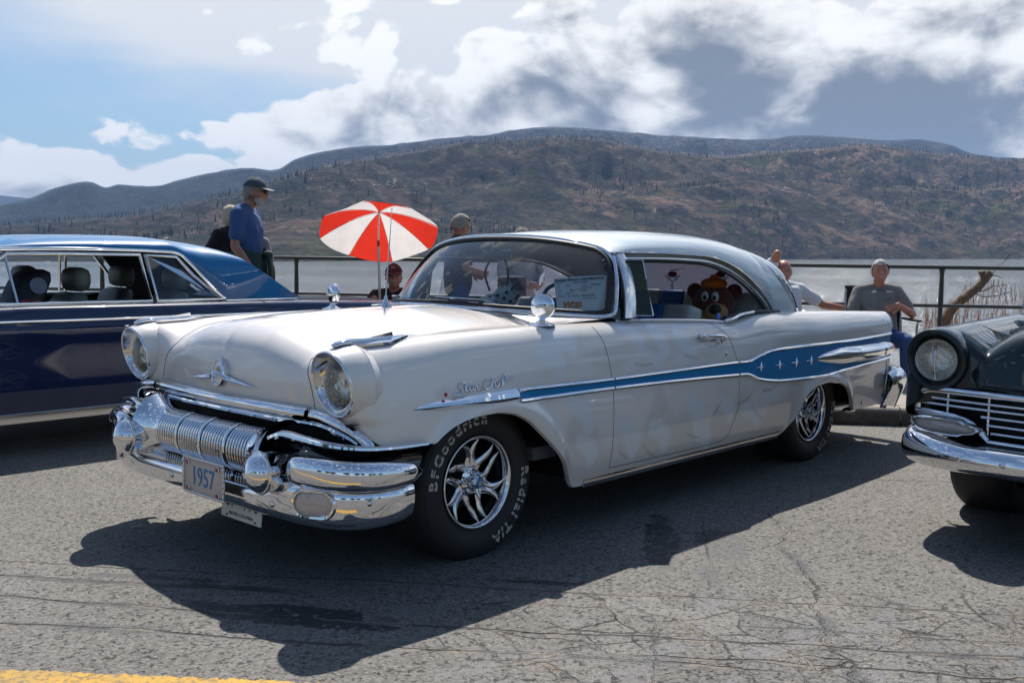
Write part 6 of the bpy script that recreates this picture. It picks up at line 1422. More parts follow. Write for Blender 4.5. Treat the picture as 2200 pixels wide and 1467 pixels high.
TEAL = mat('dark_teal_paint', (.003, .012, .017), .35, spec=.05, coat=1.0)
def teal_car():
    r = empty('dark_teal_sedan', tuple(G(-2.75, 2.83, 0)), road=True, label='dark teal fifties car at the right edge with peaked round headlamp and chrome barred grille', cat='car')
    wid = Curve1([(-4.4, .85), (-3.0, .92), (-1.0, .945), (.2, .945), (.9, .925)]); belt = Curve1([(-4.3, .99), (-2.5, 1.02), (-1.0, 1.03), (-.5, 1.035), (.274, 1.020), (.61, 1.012), (.95, 1.008)])
    def S(x, z):
        s = wid(x) - .25 * np.maximum(z - .62, 0) ** 2 - .35 * np.minimum(z - .5, 0) ** 2
        for xc in (0, -3.0): rho = np.hypot(x - xc, np.maximum(z - .30, 0)); s = s + .022 * np.exp(-((rho - .40) / .04) ** 2) * (z < .72)
        return s
    def top(x, y):
        ay = np.abs(y); crown = belt(x) - 2.4 * np.abs(ay - .78) ** 2 * (1 + .0 * x); hood = (1.09 - .10 * soft(x, .35, .95) ** 2) - .22 * (ay / .62) ** 4; deck = .97
        t = smax(crown, hood, .035); return t * soft(x, -1.6, -.9) + smax(crown, deck + 0 * x, .05) * (1 - soft(x, -1.6, -.9))
    def front(y, z):
        ay = np.abs(y); h = .93 - .10 * (ay / .6) ** 2 - .9 * np.maximum(z - .86, 0) ** 2 - .25 * np.maximum(z - .75, 0); p = .86 - .5 * np.maximum(ay - .84, 0) ** 1.4 
        k = 1 / (1 + np.exp(-(ay - .575) / .018)); return h * (1 - k) + p * k
    def f(P):
        x, y, z = P[..., 0], P[..., 1], P[..., 2]; q = smax(np.abs(y) - S(x, z), z - top(x, y), .10); q = smax(q, x - front(y, z), .06); return smax(q, -4.35 - x, .05)
    def zb(x):
        for xc in (0, -3.0):
            if abs(x - xc) < .40: return max(.24, .31 + math.sqrt(max(.40 ** 2 - (x - xc) ** 2, 0)) * .93)
        return .25 if x < .4 else .50
    xo, z0, n = .42, .2, 90; psi = np.radians(np.linspace(0, 90, 90)); hor = np.stack([np.sin(psi), np.cos(psi), psi * 0], -1)
    zr = np.interp(np.degrees(psi), [0, 20, 30, 38, 90], [.50, .56, .66, .715, .715]); th0 = np.full(len(psi), .5)
    for _ in range(5):
        dv = np.stack([np.sin(psi) * np.cos(th0), np.cos(psi) * np.cos(th0), np.sin(th0)], -1); P = cast(f, np.array([[xo, 0, z0]]), dv); th0 = np.arctan2(zr - z0, np.hypot(P[:, 0] - xo, P[:, 1]))
    th = th0[:, None] + (np.pi / 2 - th0)[:, None] * np.linspace(0, 1, n)[None]; nose = cast(f, np.array([[[xo, 0, z0]]]), np.stack([np.sin(psi)[:, None] * np.cos(th), np.cos(psi)[:, None] * np.cos(th), np.sin(th)], -1))
    def cosx(a, b, n): t_ = np.linspace(0, np.pi, n); return a + (b - a) * (1 - np.cos(t_)) / 2
    PA = shell(f, np.r_[.42, .405, cosx(.399, -.399, 50), np.linspace(-.401, -.62, 8)], lambda x: .50 if x > .41 else zb(x), lambda x: (0.0, 1.0), n=n)
    a = MB().grid(nose[::-1]); a.grid(PA); a.mirror_y(); cut_hole(a.build('front_clip', TEAL, r, sharp=None, clean=True), .757, .856, .112, .7)
    P = shell(f, np.linspace(-.62, -2.1, 40), zb, lambda x: (.80, 1.02), n=50); pair(MB().grid(P), 'door_side', TEAL, r, sharp=None)
    P = shell(f, np.r_[np.linspace(-2.1, -2.599, 12), cosx(-2.601, -3.399, 40), np.linspace(-3.401, -4.34, 20)], zb, lambda x: (0.0, .93), n=50); a = MB().grid(P); a.mirror_y(); a.fan(np.vstack([P[-1], (P[-1] * np.array([1, -1, 1]))[::-1]])); a.build('rear_quarter', TEAL, r, sharp=50, clean=True)
    P, B = other_roof([(x + .1, y, z + .02) for x, y, z in DR], (-2.95, .75, 1.0), [(-.85, 0, 1.45), (-1.05, 0, 1.475), (-1.5, 0, 1.51), (-2.0, 0, 1.505), (-2.4, 0, 1.47), (-2.7, 0, 1.40)], 2.6, 4, None, r, TEAL, BLACK)
    u = np.linspace(-1, 1, 24); v = np.linspace(0, 1, 8); U, V = np.meshgrid(u, v, indexing='ij')
    MB().grid(np.stack([(-.45 - .35 * np.abs(U) ** 2.2) * (1 - V) + (-.86 - .12 * U ** 2) * V, U * (.80 * (1 - V) + .68 * V), 1.06 * (1 - V) + (1.45 - .07 * np.abs(U) ** 2.5) * V], -1)).build('windscreen', GLASS, r, sharp=None)
    MB().box((-1.6, 0, .4), (2.4, 1.5, .08)).build('cabin_floor', INTERIOR, r); MB().box((-1.5, 0, .8), (.5, 1.4, .5), bev=.08).build('bench_seat', INTERIOR, r)
    MB().box((-1.7, 0, .32), (4.2, 1.0, .12)).build('underbody', BLACK, r)
    for s_ in (1, -1):
        cy, cz = .757, .856
        mk = lambda prof, n=48: mirrored(MB().lathe(prof, c=(0, cy, cz), axis=(1, 0, 0), n=n)) if s_ < 0 else MB().lathe(prof, c=(0, cy, cz), axis=(1, 0, 0), n=n)
        def rings(lst): 
            R_ = np.array([[(h + k * max(0, math.sin(a)), cy + rr * math.cos(a) * .98, cz + rr * math.sin(a) * (1.02 if math.sin(a) < 0 else 1.04)) for a in np.linspace(0, 2 * np.pi, 48, endpoint=False)] for h, rr, k in lst]); mb = MB().grid(R_, cv=True, flip=True); return mirrored(mb) if s_ < 0 else mb
        brow = rings([(.72, .140, 0), (.80, .148, 0), (.85, .150, .01), (.885, .147, .035), (.900, .138, .052), (.898, .130, .045), (.885, .120, .025), (.875, .112, .01), (.868, .104, 0)]).build('headlamp_brow', TEAL, r, sharp=None)
        mk([(.860, .106), (.882, .105), (.888, .100), (.884, .096), (.874, .094)]).build('headlamp_ring', CHROME, brow)
        mk([(.870, .097), (.845, .085), (.82, .055), (.81, .02), (.81, .0004)], 13).build('headlamp_reflector', bpy.data.materials['lamp_reflector'], brow, flat=True)
        mk([(.874, .097), (.890, .080), (.900, .048), (.904, .018), (.9045, .0004)]).build('headlamp_lens', bpy.data.materials['lamp_glass'], brow, sharp=None)
        m1 = MB().tube(catmull(np.array([(.880, cy, cz - .094), (.903, cy, cz - .05), (.910, cy, cz), (.903, cy, cz + .05), (.893, cy, cz + .07)]), 5), [.004 + .003 * (1 - abs(i - 10) / 10) for i in range(21)], 6); m1 = mirrored(m1) if s_ < 0 else m1; m1.build('lamp_divider', CHROME_SOFT, brow)
    # bonnet edge
    zz = np.linspace(.72, 1.02, 14); yy = .575 - .9 * np.maximum(zz - .84, 0) ** 1.3; 
    xf = np.array([float(cast(f, np.array([[0., a, b]]), np.array([[1., 0, 0]]))[0, 0]) for a, b in zip(yy, zz)])
    xs = np.linspace(.55, -.55, 12); yt = .50 + .06 * np.linspace(0, 1, 12); zt_ = np.array([float(cast(f, np.array([[a, b, .4]]), np.array([[0., 0, 1]]))[0, 2]) for a, b in zip(xs, yt)])
    pts = np.vstack([np.stack([xf, yy, zz], 1)[:-1], np.stack([xs, yt, zt_], 1)]); pair(MB().tube(catmull(pts, 3), .004, 6), 'bonnet_gap', SEAM, r)
    # grille: dark well, chrome surround, five bars, uprights
    def gx(y): return .935 - .10 * (abs(y) / .85) ** 2.4
    MB().grid(np.array([[(gx(y) - .06 if k in (0, 3) else gx(y) - .16, y, z) for k, z in enumerate((.72, .70, .50, .48))] for y in np.linspace(-.86, .86, 30)]), flip=True).build('grille_well', BLACK, r, sharp=60)
    def rail(name, pts, w_, h_, m_=CHROME, mir=True):
        c = catmull(np.array(pts, float), 8); P = np.stack([np.array([gx(y) for y in c[:, 0]]) + c[:, 2], c[:, 0], c[:, 1]], 1); mb = MB().sweep(P, ell(w_, h_, 10, 2.5), up=(1, 0, 0)); return pair(mb, name, m_, r) if mir else mb.build(name, m_, r)
    top_ = [(y, .713, .012) for y in np.linspace(-.70, .70, 15)]; rail('grille_top_bar', top_, .016, .018, mir=False)
    rail('grille_surround', [(.70, .713, .012), (.79, .708, .010), (.84, .685, .0), (.855, .64, -.01), (.855, .61, -.01)], .016, .016); rail('grille_inner_surround', [(.858, .597, -.005), (.78, .598, .008), (.66, .592, .012), (.57, .570, .014), (.520, .53, .014), (.490, .500, .012)], .016, .016)
    rail('grille_bottom_bar', [(y, .492, .012) for y in np.linspace(-.49, .49, 11)], .014, .014, mir=False)
    for z in (.668, .640):
        for s_ in (1, -1):
            pass
        rail('grille_bar', [(y, z, .0) for y in np.linspace(-.83, .83, 17)], .006, .007, mir=False)
    for z in (.606, .570, .534):
        e = .53 if z > .6 else .50 if z > .55 else .48; rail('grille_bar', [(y, z, .0) for y in np.linspace(-e, e, 13)], .006, .007, mir=False)
    for y in (.70, .50, .27, .0):
        for s_ in ((1, -1) if y > 0 else (1,)):
            zl = .60 if y > .6 else .50; MB().tube(np.array([(gx(y) - .012, y * s_, zl), (gx(y) - .012, y * s_, .70)]), .0065, 8).build('grille_upright', CHROME, r)
    # parking lamp pods
    for s_ in (1, -1):
        def lp(sx, sz, dx, n=40):
            out = []
            for a in np.linspace(0, 2 * np.pi, n, endpoint=False):
                y = .70 + .185 * sx * np.sign(math.cos(a)) * abs(math.cos(a)) ** .85; z = .545 + .048 * sz * np.sign(math.sin(a)) * abs(math.sin(a)) ** .8 * (1 - .25 * (y < .60))
                out.append((gx(y) + dx - .05 * max(0, (y - .80) / .1), y, z))
            return out
        fl = (lambda m: mirrored(m)) if s_ < 0 else (lambda m: m)
        pod = fl(MB().grid(np.array([lp(.96, .95, -.04), lp(1.02, 1.05, .03), lp(1.0, 1.0, .065), lp(.93, .82, .075), lp(.86, .62, .068), lp(.85, .60, .05)]), cv=True, flip=True)).build('parking_lamp', CHROME, r, sharp=60)
        fl(MB().grid(np.array([lp(.86, .61, .050), lp(.6, .4, .062), lp(.02, .02, .066)]), cv=True, flip=True)).build('lamp_lens', bpy.data.materials['parking_lens'], pod, sharp=None)
    # bumper
    pl_ = catmull(np.array([(1.115, 0), (1.11, .25), (1.09, .5), (1.06, .68), (1.00, .80), (.90, .885), (.72, .93), (.48, .945)]), 8); nr = np.gradient(pl_, axis=0); nr = np.stack([nr[:, 1], -nr[:, 0]], 1); nr /= np.linalg.norm(nr, axis=1)[:, None]; P = []
    for i, (x, y) in enumerate(pl_):
        t_ = i / (len(pl_) - 1); zt_ = .478 + .025 * soft(y, .55, .80); zl = .372
        P.append([(x + nr[i, 0] * d, y + nr[i, 1] * d, zl + (zt_ - zl) * h) for d, h in ((-.09, 1.05), (-.03, 1.08), (-.008, 1.0), (.012, .72), (.018, .42), (.008, .14), (-.012, -.04), (-.05, -.16), (-.09, -.16))])
    P = np.array(P); MB().grid(np.concatenate([(P * np.array([1, -1, 1]))[::-1][:-1], P], 0)).build('front_bumper', CHROME, r, sharp=None, clean=True)
    MB().box((.93, 0, .43), (.2, 1.4, .10)).build('bumper_bracket', BLACK, r)
    for y in (.55, .36): 
        for s_ in (1, -1): MB().ellipsoid((np.interp(y, [0, .25, .5, .72], [1.115, 1.11, 1.09, 1.055]) + .018, s_ * y, .432), (.009, .014, .014), 12, 8).build('bumper_bolt', CHROME, r)
    MB().lathe([(0, .03), (.01, .015), (.05, .012), (.055, .045), (.075, .05), (.08, .0005)], c=(-.35, -.70, 1.02), axis=(0, 0, 1), n=18).build('wing_mirror', CHROME, r)
    for x in (0, -3.0):
        for s_ in (1, -1): w_ = copy_tree(w0, r); w_.location = (x + (.0 if x else .05), s_ * (.79 if x else .84), .336); w_.rotation_euler = (0, .3, 0 if s_ > 0 else math.pi); w_.scale = (1, 1.12, 1)
    return r
teal_car()
# ---------------------------------------------------------------- people
SKIN = mat('skin', (.42, .21, .14), .55, grain=.10, gscale=30, sss=.0); SKIN2 = mat('tanned_skin', (.36, .17, .11), .55, grain=.12, gscale=30)
def spot(u, d, side=0.0):
    """road-level point at optical depth d under photo column u, in world space"""
    r = (u - 1100) / 2177.765 * d
    p = CAM + HEAD * d + RIGHT * r; z = .00963 * p[0] - .01027 * p[1]; return np.array([p[0], p[1], z])
def skin_mesh(name, J, bones, rad, sub=2, inflate=0.0, root=None):
    names = sorted({a for b in bones for a in b}); idx = {n: i for i, n in enumerate(names)}
    me = bpy.data.meshes.new(name); me.from_pydata([tuple(J[n]) for n in names], [(idx[a], idx[b]) for a, b in bones], [])
    o = bpy.data.objects.new(name, me); COL.objects.link(o); md = o.modifiers.new('skin', 'SKIN'); md.use_smooth_shade = True; md.branch_smoothing = .6
    sv = me.skin_vertices[0].data
    for n in names:
        r = rad[n]; r = (r, r) if not hasattr(r, '__len__') else r; sv[idx[n]].radius = (r[0] + inflate, r[1] + inflate)
    sv[idx[root or names[0]]].use_root = True
    s2 = o.modifiers.new('sub', 'SUBSURF'); s2.levels = sub; s2.render_levels = sub
    dg = bpy.context.evaluated_depsgraph_get(); m2 = bpy.data.meshes.new_from_object(o.evaluated_get(dg)); bpy.data.objects.remove(o); m2.name = name
    V = np.empty(len(m2.vertices) * 3); m2.vertices.foreach_get('co', V); F = [tuple(p.vertices) for p in m2.polygons]; bpy.data.meshes.remove(m2)
    return V.reshape(-1, 3), F
def head_parts(mb, c, R3, s=1.0):
    """a head: skull, jaw, nose, brow, ears, chin around centre c; R3 rows = forward, left, up"""
    R3 = np.asarray(R3)
    n, m = 32, 24; th = np.linspace(0.001, np.pi - .001, m); ph = np.linspace(0, 2 * np.pi, n, endpoint=False); T, Pq = np.meshgrid(th, ph, indexing='ij')
    x = np.sin(T) * np.cos(Pq); y = np.sin(T) * np.sin(Pq); z = np.cos(T)
    X = .098 * x; Y = .078 * y; Z = .117 * z
    low = np.clip(-z, 0, 1); Y = Y * (1 - .22 * low ** 1.5); X = np.where(x < 0, X * (1 - .22 * low), X * (1 - .02 * low)); X = X + .012 * low * (x > -.2)
    f = np.clip(x, 0, 1)
    X = X + .006 * f * np.exp(-((z - .22) / .10) ** 2) - .008 * f * np.exp(-((z - .04) / .10) ** 2) * np.exp(-((np.abs(y) - .33) / .18) ** 2)   # brow, eye sockets
    X = X + .027 * np.exp(-((y) / .14) ** 2) * np.exp(-((z + .18) / .14) ** 2) * (x > 0) + .010 * np.exp(-(y / .12) ** 2) * np.exp(-((z - .02) / .14) ** 2) * (x > 0)  # nose
    X = X + .008 * np.exp(-(y / .34) ** 2) * np.exp(-((z + .46) / .06) ** 2) * (x > 0) - .004 * np.exp(-(y / .34) ** 2) * np.exp(-((z + .52) / .03) ** 2) * (x > 0)    # lips
    X = X + .012 * np.exp(-(y / .30) ** 2) * np.exp(-((z + .78) / .16) ** 2) * (x > 0)                                     # chin
    P = np.stack([X, Y, Z], -1) * s; P = P @ R3 + c
    mb.grid(P, cv=True)
    for q in (1, -1): 
        e = np.array([-.004, q * .077, -.010]) * s; mb.ellipsoid(e @ R3 + c, (.018 * s, .010 * s, .032 * s), 12, 8, rot=Matrix(R3.T.tolist()) @ Matrix.Rotation(R(18) * q, 3, 'Z'))
def rots(yaw, pitch=0.0, roll_=0.0):
    m = Matrix.Rotation(yaw, 3, 'Z') @ Matrix.Rotation(-pitch, 3, 'Y') @ Matrix.Rotation(roll_, 3, 'X'); return np.array(m).T
def fingers(mb, wrist, d, nrm, s=1.0, curl=.5, thumb=1):
    """palm and five bent fingers: d along the hand, nrm palm normal (fingers curl towards it)"""
    d = vnorm(d); nrm = vnorm(nrm - np.dot(nrm, d) * d); t = np.cross(d, nrm); w = np.asarray(wrist)
    P = [w, w + d * .03 * s, w + d * .085 * s]; mb.sweep(np.array(P), ell(.034 * s, .016 * s, 12, 2.6), up=nrm, scale=[.75, 1.0, 1.12])
    for i, (off, L) in enumerate(((-.030, .066), (-.010, .080), (.011, .076), (.030, .060))):
        b = w + d * .080 * s + t * off * s; p = [b]; ang = curl * .45; 
        for k, f_ in enumerate((.42, .33, .25)): p.append(p[-1] + (d * math.cos(ang) + nrm * math.sin(ang)) * L * f_ * s * 1.1); ang += curl * .75
        mb.tube(np.array(p), [.0095 * s, .0092 * s, .008 * s, .0065 * s], 8)
    b = w + d * .022 * s + t * thumb * .030 * s; q = vnorm(t * thumb * .75 + d * .75 + nrm * .35); q2 = vnorm(t * thumb * .25 + d + nrm * .5)
    mb.tube(np.array([b - q * .01 * s, b + q * .032 * s, b + q * .032 * s + q2 * .030 * s, b + q * .030 * s + q2 * .052 * s]), [.015 * s, .012 * s, .010 * s, .007 * s], 8)
def finish(mb, name, m, parent, vox=.008):
    o = mb.build(name, m, None); md = o.modifiers.new('r', 'REMESH'); md.mode = 'VOXEL'; md.voxel_size = vox; md.use_smooth_shade = True
    s = o.modifiers.new('s', 'SMOOTH'); s.iterations = 2; s.factor = .5
    dg = bpy.context.evaluated_depsgraph_get(); m2 = bpy.data.meshes.new_from_object(o.evaluated_get(dg)); bpy.data.objects.remove(o); m2.name = name; m2.materials.clear()
    m2.shade_smooth(); return link_mesh(name, m2, m, parent)
def seg(mb, pts, rad, n=14, flat=None):
    """tapered limb with round ends through the points"""
    P = catmull(np.array(pts, float), 5) if len(pts) > 2 else np.array(pts, float); r = np.interp(np.linspace(0, 1, len(P)), np.linspace(0, 1, len(rad)), rad)
    mb.tube(P, list(r), n); mb.ellipsoid(P[0], (r[0],) * 3, 12, 8); mb.ellipsoid(P[-1], (r[-1],) * 3, 12, 8)
def trunk(mb, J, fat=1.0, g=0.0, low=0.0, side=(0, 1, 0)):
    pts = [J['pelvis'] + (0, 0, -.06 - low), J['pelvis'], J['belly'], J['chest'], J['chest'] * .4 + J['up'] * .6, J['up'], J['up'] * .55 + J['neck'] * .45]
    wy = [.150, .165, .155 * (.6 + .4 * fat), .175, .178, .135, .070]; wx = [.105, .115 * fat, .112 * fat ** 1.3, .120 * (.5 + .5 * fat), .108, .078, .060]
    P = catmull(np.array(pts), 5); k = len(P); f = np.linspace(0, 1, k); q = np.linspace(0, 1, 7); wy = np.interp(f, q, wy) + g; wx = np.interp(f, q, wx) + g
    rings = []
    for i in range(k):
        t_ = vnorm(P[min(i + 1, k - 1)] - P[max(i - 1, 0)]); sd = np.asarray(side, float); fw = vnorm(np.cross(sd, t_)); a = np.linspace(0, 2 * np.pi, 26, endpoint=False); c = np.sign(np.cos(a)) * np.abs(np.cos(a)) ** .85; sn = np.sign(np.sin(a)) * np.abs(np.sin(a)) ** .85
        rings.append(P[i] + sd * (wy[i] * c)[:, None] + fw * (wx[i] * sn)[:, None])
    mb.grid(np.array(rings), cv=True); mb.fan(rings[0], flip=True); mb.fan(rings[-1])
def limbs(mb, J, g=0.0, upto='wr', legs=False, lg=0.0):
    for s in 'LR':
        sh, el, wr = J['sh' + s], J['el' + s], J['wr' + s]; nk = J['up'] * .6 + J['neck'] * .4
        seg(mb, [nk, sh + (0, 0, .0)], [.050 + g, .050 + g])
        if upto == 'wr': seg(mb, [sh, sh * .5 + el * .5, el], [.053 + g, .049 + g, .039 + g]); seg(mb, [el, el * .68 + wr * .32, wr], [.039 + g, .040 + g, .026 + g])
        else: e = sh * .34 + el * .66; seg(mb, [sh, sh * .6 + e * .4, e], [.056 + g, .056 + g, .054 + g])
        if legs:
            h, kn, an = J['hip' + s], J['kn' + s], J['an' + s]; seg(mb, [h, h * .5 + kn * .5, kn], [.085 + lg, .078 + lg, .058 + lg]); seg(mb, [kn, kn * .65 + an * .35, an], [.058 + lg, .056 + lg, .040 + lg * 1.3])
def human(label, pos, yaw, J, head, shirt, trousers, skin=SKIN, scale=1.0, fat=1.0, sleeve='short', hair=None, hands=None, extras=None, shoes=None, bulk=1.0, legs=True):
    """J: joints in the body's own frame (x forward, y left, z up, metres); head: (centre, yaw, pitch, roll)"""
    root = empty('person', tuple(pos), yaw, label, 'person'); root.scale = (scale,) * 3
    J = {k: np.array(v, float) for k, v in J.items()}
    hc, hy, hp, hr = head; hc = np.array(hc, float); R3 = rots(hy, hp, hr); J['head0'] = hc + np.array([-.018, 0, -.05]) @ R3
    if 'neck' not in J: J['neck'] = J['up'] * .5 + J['head0'] * .5
    mb = MB(); trunk(mb, J, fat); limbs(mb, J, 0, 'wr', legs); seg(mb, [J['up'], J['neck'], J['head0']], [.062, .056, .054]); head_parts(mb, hc, R3)
    for s in 'LR':
        h = (hands or {}).get(s); d = J['wr' + s] - J['el' + s]
        if h is None: h = (d, np.array([0, -1 if s == 'L' else 1, 0.0]), .5)
        fingers(mb, J['wr' + s] - vnorm(d) * .02, np.array(h[0], float), np.array(h[1], float), 1.0, h[2], 1 if s == 'L' else -1)
    body = finish(mb, 'body', skin, root, .0078)
    mb = MB(); trunk(mb, J, fat, .016, .05); limbs(mb, J, .013 * bulk, 'wr' if sleeve == 'long' else 'half')
    so = finish(mb, 'shirt', shirt, root, .013); V = np.empty(len(so.data.vertices) * 3); so.data.vertices.foreach_get('co', V); V = V.reshape(-1, 3)
    q = V - J['chest'][None] * np.array([1, 1, 0]); q[:, 2] = 0; dsp = (fbm(V[:, 0] * 7 + V[:, 1] * 9, V[:, 2] * 6 + V[:, 1] * 3, 4, 3, ridged=True) - .55) * .030
    V = V + q / (np.linalg.norm(q, axis=1)[:, None] + 1e-6) * dsp[:, None]; so.data.vertices.foreach_set('co', V.reshape(-1))
    # collar ring
    up = J['up']; nk = J['neck']; ax = vnorm(nk - up); e1 = vnorm(np.cross(ax, (0, 1, 0))); e2 = np.cross(ax, e1); MB().tube(np.array([up * .35 + nk * .65 - ax * .01 + e1 * .066 * math.cos(a) + e2 * .072 * math.sin(a) for a in np.linspace(0, 2 * np.pi, 24, endpoint=False)]), .009, 8, closed=True).build('collar', shirt, root)
    if legs:
        mb = MB()
        for s in 'LR':
            h, kn, an = J['hip' + s], J['kn' + s], J['an' + s]; seg(mb, [J['pelvis'] + (0, .07 if s == 'L' else -.07, -.01), h], [.105, .100]); seg(mb, [h, h * .5 + kn * .5, kn], [.100, .092, .074]); seg(mb, [kn, kn * .6 + an * .4, an + (0, 0, .03)], [.074, .070, .062])
        finish(mb, 'trousers', trousers, root, .014)
        for s in 'LR':
            a, t_ = J['an' + s], J['to' + s]; d = vnorm(t_ - a); d[2] = 0; d = vnorm(d); b0 = np.array([a[0], a[1], min(a[2], t_[2]) - .02]) - d * .06
            P = np.array([b0, b0 + d * .05, b0 + d * .15, b0 + d * .24, b0 + d * .28]); mb = MB().sweep(P, ell(.045, .045, 14, 2.6), scale=[(.75, .9), (1, 1.15), (1.05, .85), (1.0, .6), (.6, .35)]); mb.build('shoe', shoes or mat('dark_shoe', (.03, .03, .03), .6), root)
            MB().sweep(P + (0, 0, -.038), ell(.047, .012, 14, 3), scale=[(.8, 1), (1, 1), (1.08, 1), (1.02, 1), (.62, 1)]).build('sole', mat('sole', (.5, .5, .5), .7), root)
    # eyes, brows
    ew = mat('eye_dark', (.03, .02, .02), .2)
    for q in (1, -1):
        e = hc + np.array([.0815, q * .030, .006]) @ R3; MB().ellipsoid(e, (.007, .011, .006), 10, 6, rot=Matrix(R3.T.tolist())).build('eye', ew, root)
    bw = mat('eyebrow', (.16, .13, .11), .9); lp = mat('lips', (.34, .11, .09), .6)
    for q in (1, -1): MB().sweep(np.array([hc + np.array([.096 - .25 * abs(k_), q * (.030 + k_), .024 - 1.2 * k_ * k_ * 10]) @ R3 for k_ in (-.016, -.006, .006, .016)]), ell(.004, .003, 6), scale=[.6, 1, 1, .5]).build('eyebrow', bw, root)
    MB().sweep(np.array([hc + np.array([.094 - 8 * k_ * k_, k_, -.060 - 3 * k_ * k_]) @ R3 for k_ in (-.022, -.012, 0, .012, .022)]), ell(.004, .0035, 6), scale=[.3, 1, 1.1, 1, .3]).build('lips', lp, root)
    if hair: hair(root, hc, R3)
    if extras: extras(root, hc, R3, J)
    return root
def shell_on_head(mb, hc, R3, keep, grow=.010, rough=.006, n=36, m=28, seed=1, sc=(1, 1, 1)):
    th = np.linspace(.001, np.pi - .001, m); ph = np.linspace(0, 2 * np.pi, n + 1); T, Pq = np.meshgrid(th, ph, indexing='ij'); x = np.sin(T) * np.cos(Pq); y = np.sin(T) * np.sin(Pq); z = np.cos(T)
    nz = (fbm(Pq * 5, T * 12, 3, seed) - .5) * rough * 3 + .006 * np.clip(-x, 0, 1); g = grow + nz
    P = np.stack([(.099 + g) * x * sc[0], (.079 + g) * y * sc[1], (.118 + g) * z * sc[2]], -1); K = keep(x, y, z); V = (P @ R3 + hc).reshape(-1, 3); F = []
    for i in range(m - 1):
        for j in range(n):
            if K[i, j] and K[i + 1, j + 1] and K[i, j + 1] and K[i + 1, j]: F.append((i * (n + 1) + j, (i + 1) * (n + 1) + j, (i + 1) * (n + 1) + j + 1, i * (n + 1) + j + 1))
    return mb.add(V, F)
def hair_fn(m, style='short', grow=.010):
    def f(root, hc, R3):
        k = {'short': lambda x, y, z: ((z > .42 - .0 * x) & (x > .1) & (z > .55)) | ((x <= .1) & (z > -.22 - .3 * (x < -.3))), 'balding': lambda x, y, z: (x < -.15) & (z > -.35) & (z < .35), 'thick': lambda x, y, z: ((x > .25) & (z > .62)) | ((x <= .25) & (z > -.45 + .3 * (x > -.1))), 'long': lambda x, y, z: ((x > .25) & (z > .6)) | ((x <= .25) & (z > -.95))}[style]
        mb = MB(); shell_on_head(mb, hc, R3, k, grow, .006); shell_on_head(mb, hc, R3, k, grow * .2, .002); mb.build('hair', m, root, sharp=None)
        # loose strands
    return f
def cap(root, hc, R3, m, brim=.075, tilt_=0.0, trim=None):
    mb = MB(); shell_on_head(mb, hc + np.array([0, 0, .006]) @ R3, R3, lambda x, y, z: z > .30 - .05 * x, .014, .002, 44, 60, sc=(1.02, 1.03, 1.0)); c = mb.build('cap', m, root, sharp=None)
    a = np.linspace(-1.15, 1.15, 22); inner = np.stack([.108 * np.cos(a), .088 * np.sin(a), .040 + 0 * a], 1); outer = np.stack([(.108 + brim * np.cos(a) ** .6 * .95) * np.cos(a * .86), .094 * np.sin(a), .030 - .012 * (np.cos(a)) - .012 * np.sin(a) ** 2], 1); outer[:, 0] = .085 + brim * np.cos(a) ** .5 + .02
    outer[:, 0] = np.maximum(outer[:, 0], inner[:, 0]); top = np.stack([inner, inner * .5 + outer * .5 + (0, 0, .004), outer], 1); bot = top[:, ::-1] - np.array((0, 0, .006)); P = np.concatenate([top, bot], 1) @ R3 + hc; MB().grid(P, cv=True).build('cap_peak', trim or m, c)
    MB().ellipsoid(hc + np.array([0, 0, .142]) @ R3, (.007, .007, .004), 8, 5).build('cap_button', m, c)
GREYH = mat('grey_hair', (.24, .22, .19), .85, grain=.35, gscale=90); WHITEH = mat('white_hair', (.42, .39, .35), .85, grain=.25, gscale=90); BLOND = mat('blond_hair', (.50, .42, .28), .8, grain=.3, gscale=90)
DENIM = mat('blue_denim', (.025, .065, .19), .85, grain=.2, gscale=60, bump=.25, bscale=300); SHOEW = mat('white_trainer', (.50, .50, .52), .7, grain=.2, gscale=30)
def tash(root, hc, R3, m, w_=.030, z=-.048): MB().sweep(np.array([hc + np.array([.098 - 6 * q * q, q, z - 3 * q * q]) @ R3 for q in np.linspace(-w_, w_, 9)]), ell(.006, .008, 8), scale=[.3, .8, 1, 1.1, 1, 1.1, 1, .8, .3]).build('moustache', m, root)
def glasses(root, hc, R3, m, dark=False):
    for q in (1, -1):
        c = hc + np.array([.100, q * .034, .004]) @ R3; e1 = np.array([0, 1, 0]) @ R3; e2 = np.array([0, 0, 1]) @ R3; lp = np.array([c + e1 * .024 * math.cos(a) + e2 * .017 * math.sin(a) for a in np.linspace(0, 2 * np.pi, 18, endpoint=False)])
        g = MB().tube(lp, .0018, 5, closed=True).build('spectacle_frame', m, root)
        if dark: MB().fan(lp).build('spectacle_lens', m, g)
        MB().tube(np.array([hc + np.array([.098, q * .056, .008]) @ R3, hc + np.array([.0, q * .082, .010]) @ R3]), .002, 5).build('spectacle_arm', m, g)
    MB().tube(np.array([hc + np.array([.105, q, .006]) @ R3 for q in (-.010, .010)]), .002, 5).build('spectacle_bridge', m, root)
STAND = dict(pelvis=(0, 0, .95), belly=(.0, 0, 1.08), chest=(.0, 0, 1.27), up=(-.01, 0, 1.41), shL=(-.01, .19, 1.41), shR=(-.01, -.19, 1.41), elL=(-.03, .25, 1.13), elR=(-.03, -.25, 1.13), wrL=(.06, .25, .89), wrR=(.06, -.25, .89), hipL=(0, .10, .90), hipR=(0, -.10, .90), knL=(.01, .11, .49), knR=(.01, -.11, .49), anL=(-.02, .11, .10), anR=(-.02, -.11, .10), toL=(.12, .12, .05), toR=(.12, -.12, .05))
